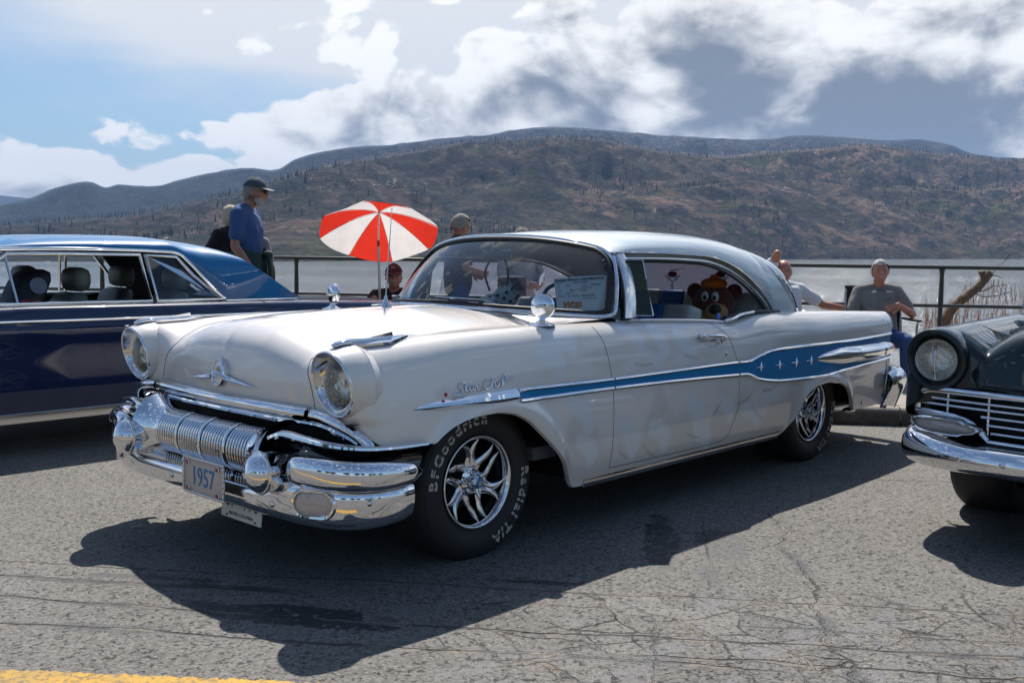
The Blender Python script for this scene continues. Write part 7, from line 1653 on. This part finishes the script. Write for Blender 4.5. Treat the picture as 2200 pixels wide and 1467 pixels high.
YR = math.atan2(RIGHT[1], RIGHT[0]); YC = math.atan2(-HEAD[1], -HEAD[0])      # facing right in the picture; facing the camera
W0 = .155                                                                       # walkway height above the road plane
def stand(**k): d = dict(STAND); d.update(k); return d

# man in the blue T-shirt
def ex1(root, hc, R3, J):
    cap(root, hc, R3, mat('faded_navy_cap', (.045, .07, .09), .85, grain=.25, gscale=30), trim=mat('cap_peak_grey', (.16, .19, .21), .8)); glasses(root, hc, R3, mat('black_frames', (.01, .01, .01), .2), True)
    mb = MB(); shell_on_head(mb, hc, R3, lambda x, y, z: (x > .12) & (z < -.36) & (z > -.97) & ~((x > .75) & (z > -.50) & (np.abs(y) < .3)), .012, .006); mb.build('beard', WHITEH, root, sharp=None)
    gm = mat('dark_green_jacket', (.012, .045, .038), .8, bump=.4, bscale=18, bdist=.01); p = J['pelvis']
    mb = MB(); rings = []
    for q in np.linspace(0, 1, 14):
        z = p[2] + .13 - .42 * q; rx = .165 + .03 * q; ry = .205 + .02 * q; rings.append([(p[0] + (rx + .012 * math.sin(a * 9 + q * 2)) * math.cos(a) - .01, (ry + .010 * math.sin(a * 7)) * math.sin(a), z + .02 * math.sin(a * 3) - .05 * max(0, -math.cos(a)) * q) for a in np.linspace(0, 2 * np.pi, 60, endpoint=False)])
    mb.grid(np.array(rings), cv=True); mb.build('tied_jacket', gm, root, sharp=None)
    mb = MB(); mb.ellipsoid((p[0] + .195, -.02, p[2] + .09), (.045, .055, .045), 12, 8); j = mb.build('jacket_knot', gm, root)
    for q in (-1, 1): MB().sweep(catmull(np.array([(p[0] + .20, -.02, p[2] + .07), (p[0] + .225, -.03 + q * .035, p[2] - .08), (p[0] + .20, -.02 + q * .06, p[2] - .30)]), 5), ell(.032, .022, 10), up=(1, 0, 0)).build('jacket_sleeve', gm, j)
def put(u, d): p = spot(u, d); p[2] += W0 * 1.0; return p
TEE = mat('faded_blue_cotton', (.045, .095, .23), .9, grain=.12, gscale=14, bump=.5, bscale=9, bdist=.02)
human('tall bearded man in cap and blue T-shirt, green jacket round his waist', put(533, 10.1), YR, stand(elR=(-.05, -.22, 1.12), wrR=(.10, -.20, .90), shR=(-.02, -.185, 1.40), elL=(0, .24, 1.12), up=(-.02, 0, 1.42)), ((.085, 0, 1.60), 0, R(-2), 0), TEE, mat('dark_trousers', (.02, .022, .03), .8), SKIN2, 1.10, 1.02, hair=hair_fn(GREYH, 'short', .006), extras=ex1, bulk=1.1)
human('woman in a black top with long fair hair, mostly hidden behind the tall bearded man', put(502, 10.75), YR + R(150), stand(elL=(.08, .30, 1.16), wrL=(.26, .30, 1.10)), ((.02, 0, 1.58), 0, 0, 0), mat('black_cotton', (.012, .012, .014), .9, bump=.4, bscale=9, bdist=.02), DENIM, SKIN, .97, .9, hair=hair_fn(BLOND, 'long', .02))
human('person in a grey T-shirt half hidden behind the tall bearded man, elbow bent', put(543, 10.6), YR + R(60), stand(elR=(.0, -.30, 1.13), wrR=(.20, -.14, 1.06)), ((.02, 0, 1.57), 0, 0, 0), mat('grey_cotton', (.20, .20, .22), .9, bump=.4, bscale=9, bdist=.02), DENIM, SKIN, .90, 1.1, hair=hair_fn(GREYH))
human('grey-haired man in a dark T-shirt and jeans standing behind the windscreen of the white car', put(984, 10.3), YC + R(105), stand(wrL=(.22, .10, 1.05), wrR=(.25, -.12, 1.08), elL=(.02, .27, 1.12), elR=(.03, -.27, 1.13)), ((.035, 0, 1.585), R(18), R(-16), 0), mat('dark_slate_cotton', (.03, .035, .05), .9, bump=.4, bscale=9, bdist=.02), DENIM, SKIN2, .925, 1.12, hair=hair_fn(GREYH, 'thick', .018), extras=lambda r, h, q, J: glasses(r, h, q, mat('black_frames', (.01, .01, .01), .2)))
def ex5(root, hc, R3, J):
    pass
human('person in a pale jacket seen through the windscreen of the white car', put(1116, 10.25), YC + R(35), stand(elL=(.02, .28, 1.14), wrL=(.26, .10, 1.02), elR=(.02, -.28, 1.14), wrR=(.26, -.08, 1.04)), ((.04, 0, 1.55), 0, R(-20), 0), mat('pale_khaki_jacket', (.42, .42, .38), .9, bump=.5, bscale=9, bdist=.03), mat('light_trousers', (.30, .29, .27), .9), SKIN, .87, 1.08, sleeve='long', hair=hair_fn(GREYH))
bagpos = put(1100, 9.85)
o = MB().box((0, 0, 0), (.14, .28, .24), bev=.04).build('shoulder_bag', mat('black_canvas_bag', (.02, .02, .022), .8)); o.location = (bagpos[0], bagpos[1], bagpos[2] + .86); o.rotation_euler = (0, 0, YC); tag(o, 'black canvas bag held by the person in the pale jacket', 'bag')
# seated people
def seated(sh, **k):
    d = dict(pelvis=(-.02, 0, sh + .10), belly=(-.07, 0, sh + .24), chest=(-.12, 0, sh + .42), up=(-.15, 0, sh + .555), shL=(-.14, .19, sh + .55), shR=(-.14, -.19, sh + .55), elL=(-.08, .27, sh + .27), elR=(-.08, -.27, sh + .27), wrL=(.14, .20, sh + .20), wrR=(.14, -.20, sh + .20), hipL=(.02, .10, sh + .07), hipR=(.02, -.10, sh + .07), knL=(.44, .14, sh + .10), knR=(.44, -.14, sh + .10), anL=(.42, .14, .09), anR=(.42, -.14, .09), toL=(.56, .15, .05), toR=(.56, -.15, .05)); d.update(k); return d
def camp_chair(pos, yaw, sh, label, m_, arms=True):
    r = empty('folding_chair', tuple(pos), yaw, label, 'chair', 'folding chairs along the railing')
    fm = mat('steel_tube', (.35, .36, .38), .3, .9); al = mat('alu', (.5, .5, .5), .3, .9)
    for s in (1, -1):
        MB().tube(np.array([(.24, s * .27, 0.01), (-.22, s * .27, sh - .02), (-.30, s * .26, sh + .50)]), .011, 8).build('leg', fm, r); MB().tube(np.array([(-.26, s * .27, .01), (.22, s * .27, sh - .0), (.24, s * .27, sh + .20)]), .011, 8).build('leg', fm, r)
        if arms: MB().box((.02, s * .285, sh + .215), (.46, .05, .022), bev=.008).build('armrest', m_, r)
    P = np.array([[(x, y, sh - .03 * math.cos(y / .26 * 1.4)) for y in np.linspace(-.26, .26, 9)] for x in np.linspace(-.22, .24, 6)]); mb = MB().grid(P); mb.grid(P - (0, 0, .008), flip=True); mb.build('seat', m_, r)
    P = np.array([[(-.235 - (z - sh) * .17 - .02 * math.cos(y / .26 * 1.4), y, z) for y in np.linspace(-.26, .26, 9)] for z in np.linspace(sh + .08, sh + .53, 6)]); mb = MB().grid(P); mb.grid(P - (.008, 0, 0), flip=True); mb.build('backrest', m_, r); return r
BLKC = mat('black_chair_fabric', (.012, .012, .014), .85, bump=.2, bscale=200); NVC = mat('navy_chair_fabric', (.012, .018, .045), .85)
# man with cap under the umbrella
p6 = put(846, 10.25); SH6 = .20
def ex6(root, hc, R3, J):
    m = mat('maroon_cap', (.060, .010, .018), .85, grain=.15); cap(root, hc, R3, m, .06); glasses(root, hc, R3, mat('steel_frames', (.35, .33, .30), .3, .9)); tash(root, hc, R3, WHITEH, .032)
    text_obj('cap_badge', 'FC', .035, mat('cap_thread', (.45, .38, .40), .8), root, frame4(hc + np.array([.112, 0, .085]) @ R3, np.array([0, 1, 0]) @ R3, np.array([-.55, 0, 1]) @ R3), .001)
human('man in maroon cap and black shirt seated under the umbrella, fist raised', p6, YC + R(4), seated(SH6, elR=(.02, -.30, SH6 + .34), wrR=(.14, -.215, SH6 + .47), elL=(-.02, .27, SH6 + .27)), ((-.055, 0, SH6 + .745), 0, R(4), 0), mat('black_cotton', (.012, .012, .014), .9, bump=.4, bscale=9, bdist=.02), mat('dark_trousers', (.02, .022, .03), .8), mat('ruddy_skin', (.44, .18, .12), .5, grain=.1, gscale=30), 1.0, 1.12, hair=hair_fn(WHITEH, 'short', .004), extras=ex6, hands={'R': ((.1, .15, 1), (.4, 1, 0), 1.5)}, legs=True)
camp_chair(p6, YC + R(4), SH6, 'low navy camp chair under the smiling man in the maroon cap', NVC)
# man in white, arm behind head
p7 = put(1690, 10.35); SH7 = .33
def ex7(root, hc, R3, J): MB().tube(np.array([J['wrL'] * .93 + J['elL'] * .07 + a for a in [(0, 0, .03), (0, .028, 0), (0, 0, -.03), (0, -.028, 0)]]), .006, 6, closed=True).build('wrist_watch', mat('watch_steel', (.5, .5, .5), .2, 1.0), root)
human('bald man in white T-shirt seated with one arm behind his head', p7, YC + R(6), seated(SH7, shR=(-.16, -.18, SH7 + .60), elR=(.06, -.13, SH7 + .88), wrR=(-.17, -.07, SH7 + .74), shL=(-.16, .19, SH7 + .52), elL=(-.14, .44, SH7 + .36), wrL=(-.12, .67, SH7 + .325)), ((-.05, -.02, SH7 + .70), R(-8), R(4), 0), mat('white_cotton', (.62, .62, .66), .9, bump=.45, bscale=8, bdist=.02), DENIM, mat('ruddy_skin', (.44, .18, .12), .5, grain=.1, gscale=30), 1.02, 1.0, extras=ex7, hair=hair_fn(WHITEH, 'balding', .003), hands={'L': ((0, 1, -.35), (0, -.3, -1), .6), 'R': ((-.5, .8, 0), (1, 0, 0), .6)})
camp_chair(p7, YC + R(6), SH7, 'dark camp chair under the man in the white T-shirt', BLKC, arms=False)
# man in grey shirt
p8 = put(1893, 9.75); SH8 = .40
GS = mat('grey_work_shirt', (.20, .19, .18), .9, grain=.08, gscale=20, bump=.45, bscale=9, bdist=.02)
def ex8(root, hc, R3, J):
    tash(root, hc, R3, WHITEH, .028)
    for q in (1, -1): MB().prism([J['up'] + a for a in np.array([(.065, q * .01, .055), (.04, q * .085, .06), (.085, q * .085, -.01), (.11, q * .035, -.02)])], (0, 0, 0), (.004, 0, .003)).build('collar_point', GS, root)
    MB().tube(np.array([J['wrL'] + a for a in [(0, .012, .030), (.02, .0, 0), (0, -.012, -.030), (-.02, .0, 0)]]), .0065, 6, closed=True).build('wrist_watch', mat('watch_steel', (.5, .5, .5), .2, 1.0), root)
    MB().box(J['chest'] + np.array((.128, .07, .05)), (.006, .06, .008)).build('pocket_pen', mat('pen_blue', (.03, .08, .3), .4), root)
human('white-haired man in grey work shirt and jeans seated in a folding chair', p8, YC + R(-4), seated(SH8, elL=(-.02, .33, SH8 + .31), wrL=(.145, .13, SH8 + .42), elR=(-.03, -.29, SH8 + .26), wrR=(.16, -.11, SH8 + .16), knL=(.40, .15, SH8 + .06), anL=(.40, .16, .10), toL=(.54, .19, .05)), ((-.055, .0, SH8 + .755), R(-6), R(-4), R(3)), GS, DENIM, mat('ruddy_skin', (.44, .18, .12), .5, grain=.1, gscale=30), .93, 1.0, hair=hair_fn(WHITEH, 'short', .010), extras=ex8, hands={'L': ((.1, -1, -.25), (-1, -.2, -.4), .6), 'R': ((.5, .8, -.1), (-.2, 0, -1), .4)}, shoes=SHOEW)
camp_chair(p8, YC + R(-4), SH8, 'folding chair with black seat and steel legs under the man in the grey shirt', BLKC)

# ---------------------------------------------------------------- umbrella
def umbrella():
    d = 10.15; c = CAM + HEAD * d + RIGHT * ((815 - 1100) / 2177.765 * d); c[2] = 1.316 + (549.5 - 500) / 2177.765 * d
    n = vnorm(HEAD * .47 + np.array((0, 0, .88)) + RIGHT * -.03); e1 = vnorm(RIGHT - n * np.dot(RIGHT, n)); e2 = np.cross(n, e1); Rr = .60; hh = .27
    r = empty('beach_umbrella', tuple(spot(822, d) + (0, 0, W0)), label='red and white beach umbrella tilted over the seated man in the cap', cat='umbrella'); inv = np.array(r.location)
    def fab(name, col):
        m = bpy.data.materials.new(name); m.use_nodes = True; t = NT(m.node_tree); t.n.clear(); a = t.node('ShaderNodeBsdfDiffuse'); b = t.node('ShaderNodeBsdfTranslucent'); x = t.node('ShaderNodeMixShader'); x.inputs[0].default_value = .55; o = t.node('ShaderNodeOutputMaterial')
        oc = t.node('ShaderNodeTexCoord').outputs['Object']; f = t.math('ADD', .85, t.math('MULTIPLY', t.noise(oc, 7, 3, .5), .3)); cc = t.mix(1.0, tuple(col), t.combine(f, f, f), blend='MULTIPLY'); t.l.new(cc, a.inputs[0]); t.l.new(cc, b.inputs[0])
        bb = t.bump(t.noise(oc, 12, 3, .5), .4, .02); t.l.new(bb, a.inputs['Normal']); t.l.new(a.outputs[0], x.inputs[1]); t.l.new(b.outputs[0], x.inputs[2]); t.l.new(x.outputs[0], o.inputs[0]); return m
    RED = fab('red_nylon', (.62, .035, .02)); WHT = fab('white_nylon', (.68, .65, .63)); apex = c + n * hh * .88
    for k in range(8):
        a0 = k * math.pi / 4 + R(38); rows = []
        for q in np.linspace(0, 1, 9):
            row = []
            for w_ in np.linspace(0, 1, 9):
                a = a0 + w_ * math.pi / 4; sag = 1 - .045 * math.sin(math.pi * w_) * q * q; rad = Rr * q * sag; h = hh * (1 - q ** 1.7) * .88 - .012 * math.sin(math.pi * w_) * q + .012 * math.sin(a * 5 + q * 3) * q ** 3
                row.append(c + (e1 * math.cos(a) + e2 * math.sin(a)) * rad + n * h - inv)
            rows.append(row)
        MB().grid(np.array(rows)).build('canopy_panel', RED if k % 2 else WHT, r, sharp=None)
        a = a0; P = np.array([c + (e1 * math.cos(a) + e2 * math.sin(a)) * Rr * q + n * (hh * (1 - q ** 1.7) * .88 - .006) - inv for q in np.linspace(0, 1, 8)]); MB().tube(P, .0028, 5).build('rib', CHROME_SOFT, r)
    al = mat('umbrella_pole_steel', (.55, .55, .55), .35, .8); j = c - n * .12; ft = spot(818, d) + (0, 0, W0 + .1)
    MB().tube(np.array([apex + n * .03 - inv, j - inv]), .010, 10).build('pole', al, r); MB().tube(np.array([j - inv, ft - inv]), .012, 10).build('pole', al, r); MB().lathe([(-.03, .014), (.03, .014)], c=tuple(j - inv), axis=(0, 0, 1), n=10).build('pole_joint', mat('red_joint', (.4, .03, .03), .5), r)
    MB().ellipsoid(apex + n * .035 - inv, (.012, .012, .018), 8, 6).build('finial', al, r)
    # clamp handle
    h = put(810, 10.0); MB().box((0, 0, 0), (.03, .13, .03), bev=.006, rot=Euler((R(25), 0, YR + R(90)))).build('umbrella_clamp', mat('red_clamp', (.30, .02, .02), .4), None)
    o = bpy.data.objects['umbrella_clamp']; o.location = (h[0], h[1], 1.316 - (664 - 549.5) / 2177.765 * 10.0); tag(o, 'small red clamp handle beside the raised fist of the seated man', 'clamp')
umbrella()

# ---------------------------------------------------------------- railing
def railing():
    m = mat('dark_green_black_rail_paint', (.018, .022, .019), .45, coat=.3, grain=.3, gscale=6, bump=.3, bscale=30)
    r = empty('lakeside_railing', tuple(KP(1.63, 3.03)), label='dark painted pipe railing with three rails along the lake edge of the walkway', cat='railing'); inv = np.array(KP(1.63, 3.03))
    for i, e in enumerate(np.arange(1.63 - 2.41 * 6, 12, 2.41)):
        MB().tube(np.array([KP(e, 3.03, h) - inv for h in (.15, .30, .80, .90, 1.19, 1.25)]), [.026, .024, .024, .027, .022, .034], 14).build('post', m, r); MB().lathe([(0, .06), (.012, .058), (.016, .03)], c=tuple(KP(e, 3.03, .15) - inv), axis=(0, 0, 1), n=14).build('post_foot', m, r)
        for h in (1.27, .855, .44): MB().tube(np.array([KP(e + .0, 3.03, h) - inv, KP(e + 2.41, 3.03, h) - inv]), .021 if h > 1 else .019, 12, caps=False).build('rail', m, r)
railing()

# ---------------------------------------------------------------- leaning willow stump with drooping twigs
def willow():
    bark = bpy.data.materials.new('willow_bark'); bark.use_nodes = True; t = NT(bark.node_tree); b = t.n['Principled BSDF']; oc = t.node('ShaderNodeTexCoord').outputs['Object']
    n = t.noise(t.mapping(oc, rot=(0, .6, 0), scale=(1, 1, .25)), 40, 5, .65); t.l.new(t.mix(n, (.07, .045, .028), (.22, .15, .10)), b.inputs['Base Color']); b.inputs['Roughness'].default_value = .9; t.l.new(t.bump(n, .9, .015), b.inputs['Normal'])
    tw = mat('orange_twig', (.34, .17, .07), .8, grain=.3, gscale=30); d = 11.9
    def q(u, v, dd=0.0): dd += d; p = CAM + HEAD * dd + RIGHT * ((u - 1100) / 2177.765 * dd); return np.array((p[0], p[1], 1.316 + (549.5 - v) / 2177.765 * dd))
    base = q(2015, 790); r = empty('willow_stump', tuple(base), label='sawn leaning willow trunk with orange drooping twigs beyond the railing', cat='tree')
    P = catmull(np.array([q(2012, 800), q(2024, 715), q(2042, 668), q(2072, 638), q(2102, 614), q(2124, 586)]), 6) - base
    P = P + (np.array([fbm(np.array(i * .7), np.array(2.0), 3, 5) - .5 for i in range(len(P))])[:, None]) * .03
    MB().tube(P, [.085, .082, .080, .078, .075, .072, .070, .068, .066, .064, .062, .060, .058, .058, .056, .056, .055, .055, .054, .053, .052, .050, .050, .049, .048, .047, .046, .046, .046, .046, .046][:len(P)], 14).build('trunk', bark, r)
    MB().prism([q(2104, 583) - base, q(2124, 580) - base, q(2130, 590) - base, q(2112, 598) - base], (0, 0, 0), HEAD * .07).build('sawn_stub', bark, r, flat=True)
    br = [[(2128, 590), (2142, 572), (2158, 556), (2166, 545)], [(2126, 590), (2140, 592), (2150, 597)], [(2098, 626), (2120, 622), (2132, 612), (2134, 600)], [(2098, 628), (2130, 615), (2160, 611)], [(2096, 630), (2112, 636), (2140, 634), (2170, 626)], [(2090, 632), (2092, 650), (2080, 660)]]
    for b_ in br: MB().tube(catmull(np.array([q(u, v, random.uniform(-.1, .1)) - base for u, v in b_]), 5), .0045, 5).build('branch', bark, r)
    mb = MB(); rr = random.Random(4)
    for i in range(230):
        u0 = rr.uniform(1985, 2215); v0 = rr.uniform(596, 690) if u0 > 2060 else rr.uniform(640, 700); L = rr.uniform(14, 60); dd = rr.uniform(-.3, .5); dx = rr.uniform(-12, 8)
        pts = [q(u0, v0, dd), q(u0 + dx * .3 + rr.uniform(-3, 3), v0 + L * .4, dd), q(u0 + dx + rr.uniform(-3, 3), v0 + L, dd)]; mb.tube(catmull(np.array(pts), 3) - base, rr.uniform(.0012, .0030), 4, caps=False)
        for k in range(rr.randint(1, 4)): s_ = rr.uniform(.1, .9); uu, vv = u0 + dx * s_, v0 + L * s_; mb.tube(np.array([q(uu, vv, dd), q(uu + rr.uniform(-9, 9), vv + rr.uniform(-3, 14), dd)]) - base, .0012, 3, caps=False)
    o = mb.build('twigs', tw, r); o['kind'] = 'stuff'
willow()

# ---------------------------------------------------------------- things in and on the white car
def show_card():
    P = []; 
    o = MB(); u = np.linspace(.63, .985, 14); v = np.linspace(.02, .56, 10); U, V = np.meshgrid(u, v, indexing='ij')
    pt = ws_pt(U, V) ; ctr_ = pt.copy(); pt = pt + np.array((-.022, -.008, -.004)); 
    r = empty('show_card', tuple(G(0, 0, 0)), road=True, label='paper show vehicle information card behind the windscreen of the white car', cat='card')
    # sheet is a gently bowed paper: four corners on the inside of the glass
    a, b, c, d = [np.array(q) for q in CARD]
    S_, T_ = np.meshgrid(np.linspace(0, 1, 12), np.linspace(0, 1, 10), indexing='ij'); S_ = S_[..., None]; T_ = T_[..., None]
    pl = (a * (1 - S_) + b * S_) * (1 - T_) + (d * (1 - S_) + c * S_) * T_; nrm = vnorm(np.cross(b - a, a - d)); nrm = nrm if nrm[0] > 0 else -nrm
    pl = pl + nrm * (.012 * np.sin(np.pi * S_)); paper = MB().grid(pl).grid(pl - nrm * .0006, flip=True).build('paper', mat('white_paper', (.88, .88, .90), .7), r, sharp=None)
    ink = mat('card_ink', (.03, .03, .05), .7); xh = vnorm(b - a); yh = vnorm(a - d); yh = vnorm(yh - xh * np.dot(xh, yh)); W_ = np.linalg.norm(b - a); H_ = np.linalg.norm(a - d)
    def at(s, t): q = (a * (1 - s) + b * s) * (1 - t) + (d * (1 - s) + c * s) * t; return q + nrm * (.012 * math.sin(math.pi * s) + .0012)
    def tx(body, s, t, size, al='LEFT', shear=0.0, m_=ink, bold=0.0): text_obj('print', body, size, m_, paper, frame4(at(s, t), xh, yh), .0002, shear=shear, align=al, bold=bold)
    tx('SHOW VEHICLE INFORMATION', .5, .09, W_ * .0655, 'CENTER', bold=.0006)
    for body, s, t, sz in (('VEHICLE', .05, .18, .03), ('YEAR', .05, .25, .03), ('MAKE', .55, .25, .03), ('ENGINE SIZE', .05, .32, .03), ('TRANSMISSION', .52, .32, .03), ("OWNER'S NAME", .05, .39, .03), ('CITY', .05, .47, .03), ('OPTIONS', .05, .54, .03), ('ADDITIONAL INFO', .55, .61, .03)): tx(body, s, t, sz * W_)
    pen = mat('pen_ink', (.05, .05, .10), .7)
    for body, s, t, sz in (('Starchief', .38, .165, .072), ('1957', .20, .245, .07), ('Pontiac', .70, .235, .065), ('Ray Chabot', .28, .385, .068), ('Vernon', .20, .46, .065), ('Mr Mx A.   Buckabouts', .24, .54, .055)): tx(body, s, t, sz * W_, shear=.35, m_=pen)
    lm = mat('card_rule', (.35, .36, .42), .7)
    for i in range(8): t_ = .66 + i * .042; MB().tube(np.array([at(.42 if t_ < .9 else .05, t_), at(.95, t_)]), .0004, 4).build('ruled_line', lm, paper)
    tx('W', .12, .79, W_ * .17, 'LEFT', .2, mat('card_orange', (.75, .30, .04), .7), .003); tx('WORLD\nWHEELS', .28, .79, W_ * .06, 'LEFT', .2, mat('card_orange', (.75, .30, .04), .7), .001)
CARD = [(-.85, .498, 1.211), (-1.0, .722, 1.235), (-.94, .762, 1.032), (-.78, .587, 1.045)]
show_card()
def dice():
    r = empty('fuzzy_dice', tuple(G(-.97, -.02, 1.05)), road=True, label='pair of white fuzzy dice with black spots hanging behind the windscreen', cat='dice')
    wf = mat('white_plush', (.55, .55, .55), .95, bump=.8, bscale=60, bdist=.01, sheen=.5); bk = mat('black_spot', (.02, .02, .02), .9)
    for (c, rz, rx) in (((-.01, .06, .06), .5, .35), ((.0, -.05, .0), -.3, -.3)):
        e = Euler((rx, .3, rz)); m3 = e.to_matrix(); b = MB().box(c, (.105, .105, .105), bev=.022, rot=m3).build('die', wf, r, sharp=80)
        for ax in range(3):
            for sg in (1, -1):
                n_ = [0, 0, 0]; n_[ax] = sg; n_ = np.array(n_, float); a_ = np.roll(n_, 1) * sg; b_ = np.roll(n_, 2) * sg
                for (i, j) in {0: [(0, 0)], 1: [(-1, -1), (1, 1), (-1, 1), (1, -1), (0, 0)], 2: [(-1, -1), (-1, 0), (-1, 1), (1, -1), (1, 0), (1, 1)]}[(ax + (sg > 0)) % 3]:
                    q = n_ * .0535 + a_ * i * .028 + b_ * j * .028; q = np.array(m3) @ q + np.array(c); MB().lathe([(-.002, .010), (.002, .0095), (.0025, .0005)], c=q, axis=tuple(np.array(m3) @ n_), n=10).build('spot', bk, b)
    for q in (1, -1): MB().tube(catmull(np.array([(.0, 0, .30), (.0, .05 * q, .26), (.01, .09 * q, .18), (.0, .06 * q, .08)]), 5), .006, 6).build('cord', mat('black_cord', (.015, .015, .016), .9), r)
    MB().tube(catmull(np.array([(.0, 0, .29), (.0, .03, .31), (.0, 0, .345)]), 4), .005, 6).build('cord_loop', wf, r)
dice()
def plush():
    r = empty('plush_bear', tuple(G(-2.47, .44, .965)), rz=R(20), road=True, label='brown plush bear with tan muzzle and orange hat on the rear seat', cat='soft toy')
    br = mat('brown_plush', (.11, .022, .014), .95, bump=.9, bscale=70, bdist=.01, sheen=.3); tn = mat('tan_plush', (.42, .25, .12), .95, bump=.8, bscale=70, bdist=.008); og = mat('orange_felt', (.70, .17, .03), .9, bump=.4, bscale=60); wh = mat('plush_eye_white', (.65, .65, .65), .5); bk = mat('plush_black', (.01, .01, .01), .5)
    MB().ellipsoid((0, 0, .08), (.12, .135, .125), 28, 18).build('head', br, r); MB().ellipsoid((-.02, 0, -.16), (.14, .16, .17), 24, 16).build('body', br, r)
    for s in (1, -1):
        e = MB().ellipsoid((-.02, s * .125, .155), (.03, .052, .052), 16, 10).build('ear', br, r); MB().ellipsoid((.105, s * .032, .125), (.018, .024, .034), 14, 10).build('eye', wh, r); MB().ellipsoid((.122, s * .030, .120), (.006, .012, .016), 10, 8).build('pupil', bk, r); MB().ellipsoid((.10, s * .15, -.10), (.05, .05, .12), 14, 10).build('arm', br, r)
    MB().ellipsoid((.125, .045, .030), (.075, .075, .060), 22, 14).build('muzzle', tn, r); MB().ellipsoid((.12, -.065, .0), (.055, .06, .05), 18, 12).build('cheek', tn, r); MB().ellipsoid((.185, .050, .050), (.028, .040, .034), 14, 10).build('nose', bk, r)
    MB().ellipsoid((.0, 0, .205), (.085, .085, .040), 20, 12).build('hat', og, r); MB().ellipsoid((.0, 0, .245), (.03, .03, .02), 12, 8).build('hat_top', og, r)
plush()
def reflecting_trees():
    """the trees across the street that the bright work mirrors"""
    lm = mat('tree_leaves', (.045, .065, .022), .9, grain=.4, gscale=1.5); tm = mat('tree_bark', (.07, .05, .035), .9); rr = random.Random(11); 
    sp = [(-32, 30, 1.0), (-24, 34, 1.2), (-15, 29, .9), (-6, 33, 1.1), (3, 30, 1.0), (12, 35, 1.25), (20, 30, .9), (29, 33, 1.1), (38, 30, 1.0)]
    kinds = ['roundish', 'spreading', 'tall', 'low', 'broad', 'bushy', 'slim', 'full', 'rounded']
    for i, (e, n, sc) in enumerate(sp):
        b = KP(e, -n); r = empty('street_tree', tuple(b), rr.uniform(0, 6), label='%s green tree across the street, %s from the left of the row' % (kinds[i], ['first', 'second', 'third', 'fourth', 'fifth', 'sixth', 'seventh', 'eighth', 'last'][i]), cat='tree', group='trees across the street')
        MB().tube(np.array([(0, 0, -.3), (.1, 0, 1.5), (.0, .1, 3.2 * sc)]), [.22, .17, .10], 8).build('trunk', tm, r)
        V = []; F = []; n_ = 0
        for k in range(3600):
            a = rr.uniform(0, 6.283); z = rr.uniform(-1, 1); q = rr.uniform(.55, 1) ; x = math.cos(a) * math.sqrt(1 - z * z) * q * 2.6 * sc; y = math.sin(a) * math.sqrt(1 - z * z) * q * 2.6 * sc; zz = 4.0 * sc + z * q * 2.2 * sc; s = rr.uniform(.10, .22)
            d = [np.array([rr.uniform(-1, 1) for _ in range(3)]) * s for _ in range(2)]; c = np.array((x, y, zz)); V += [c - d[0], c - d[1], c + d[0], c + d[1]]; F.append((n_, n_ + 1, n_ + 2, n_ + 3)); n_ += 4
        MB().add(V, F).build('crown', lm, r, flat=True)
reflecting_trees()
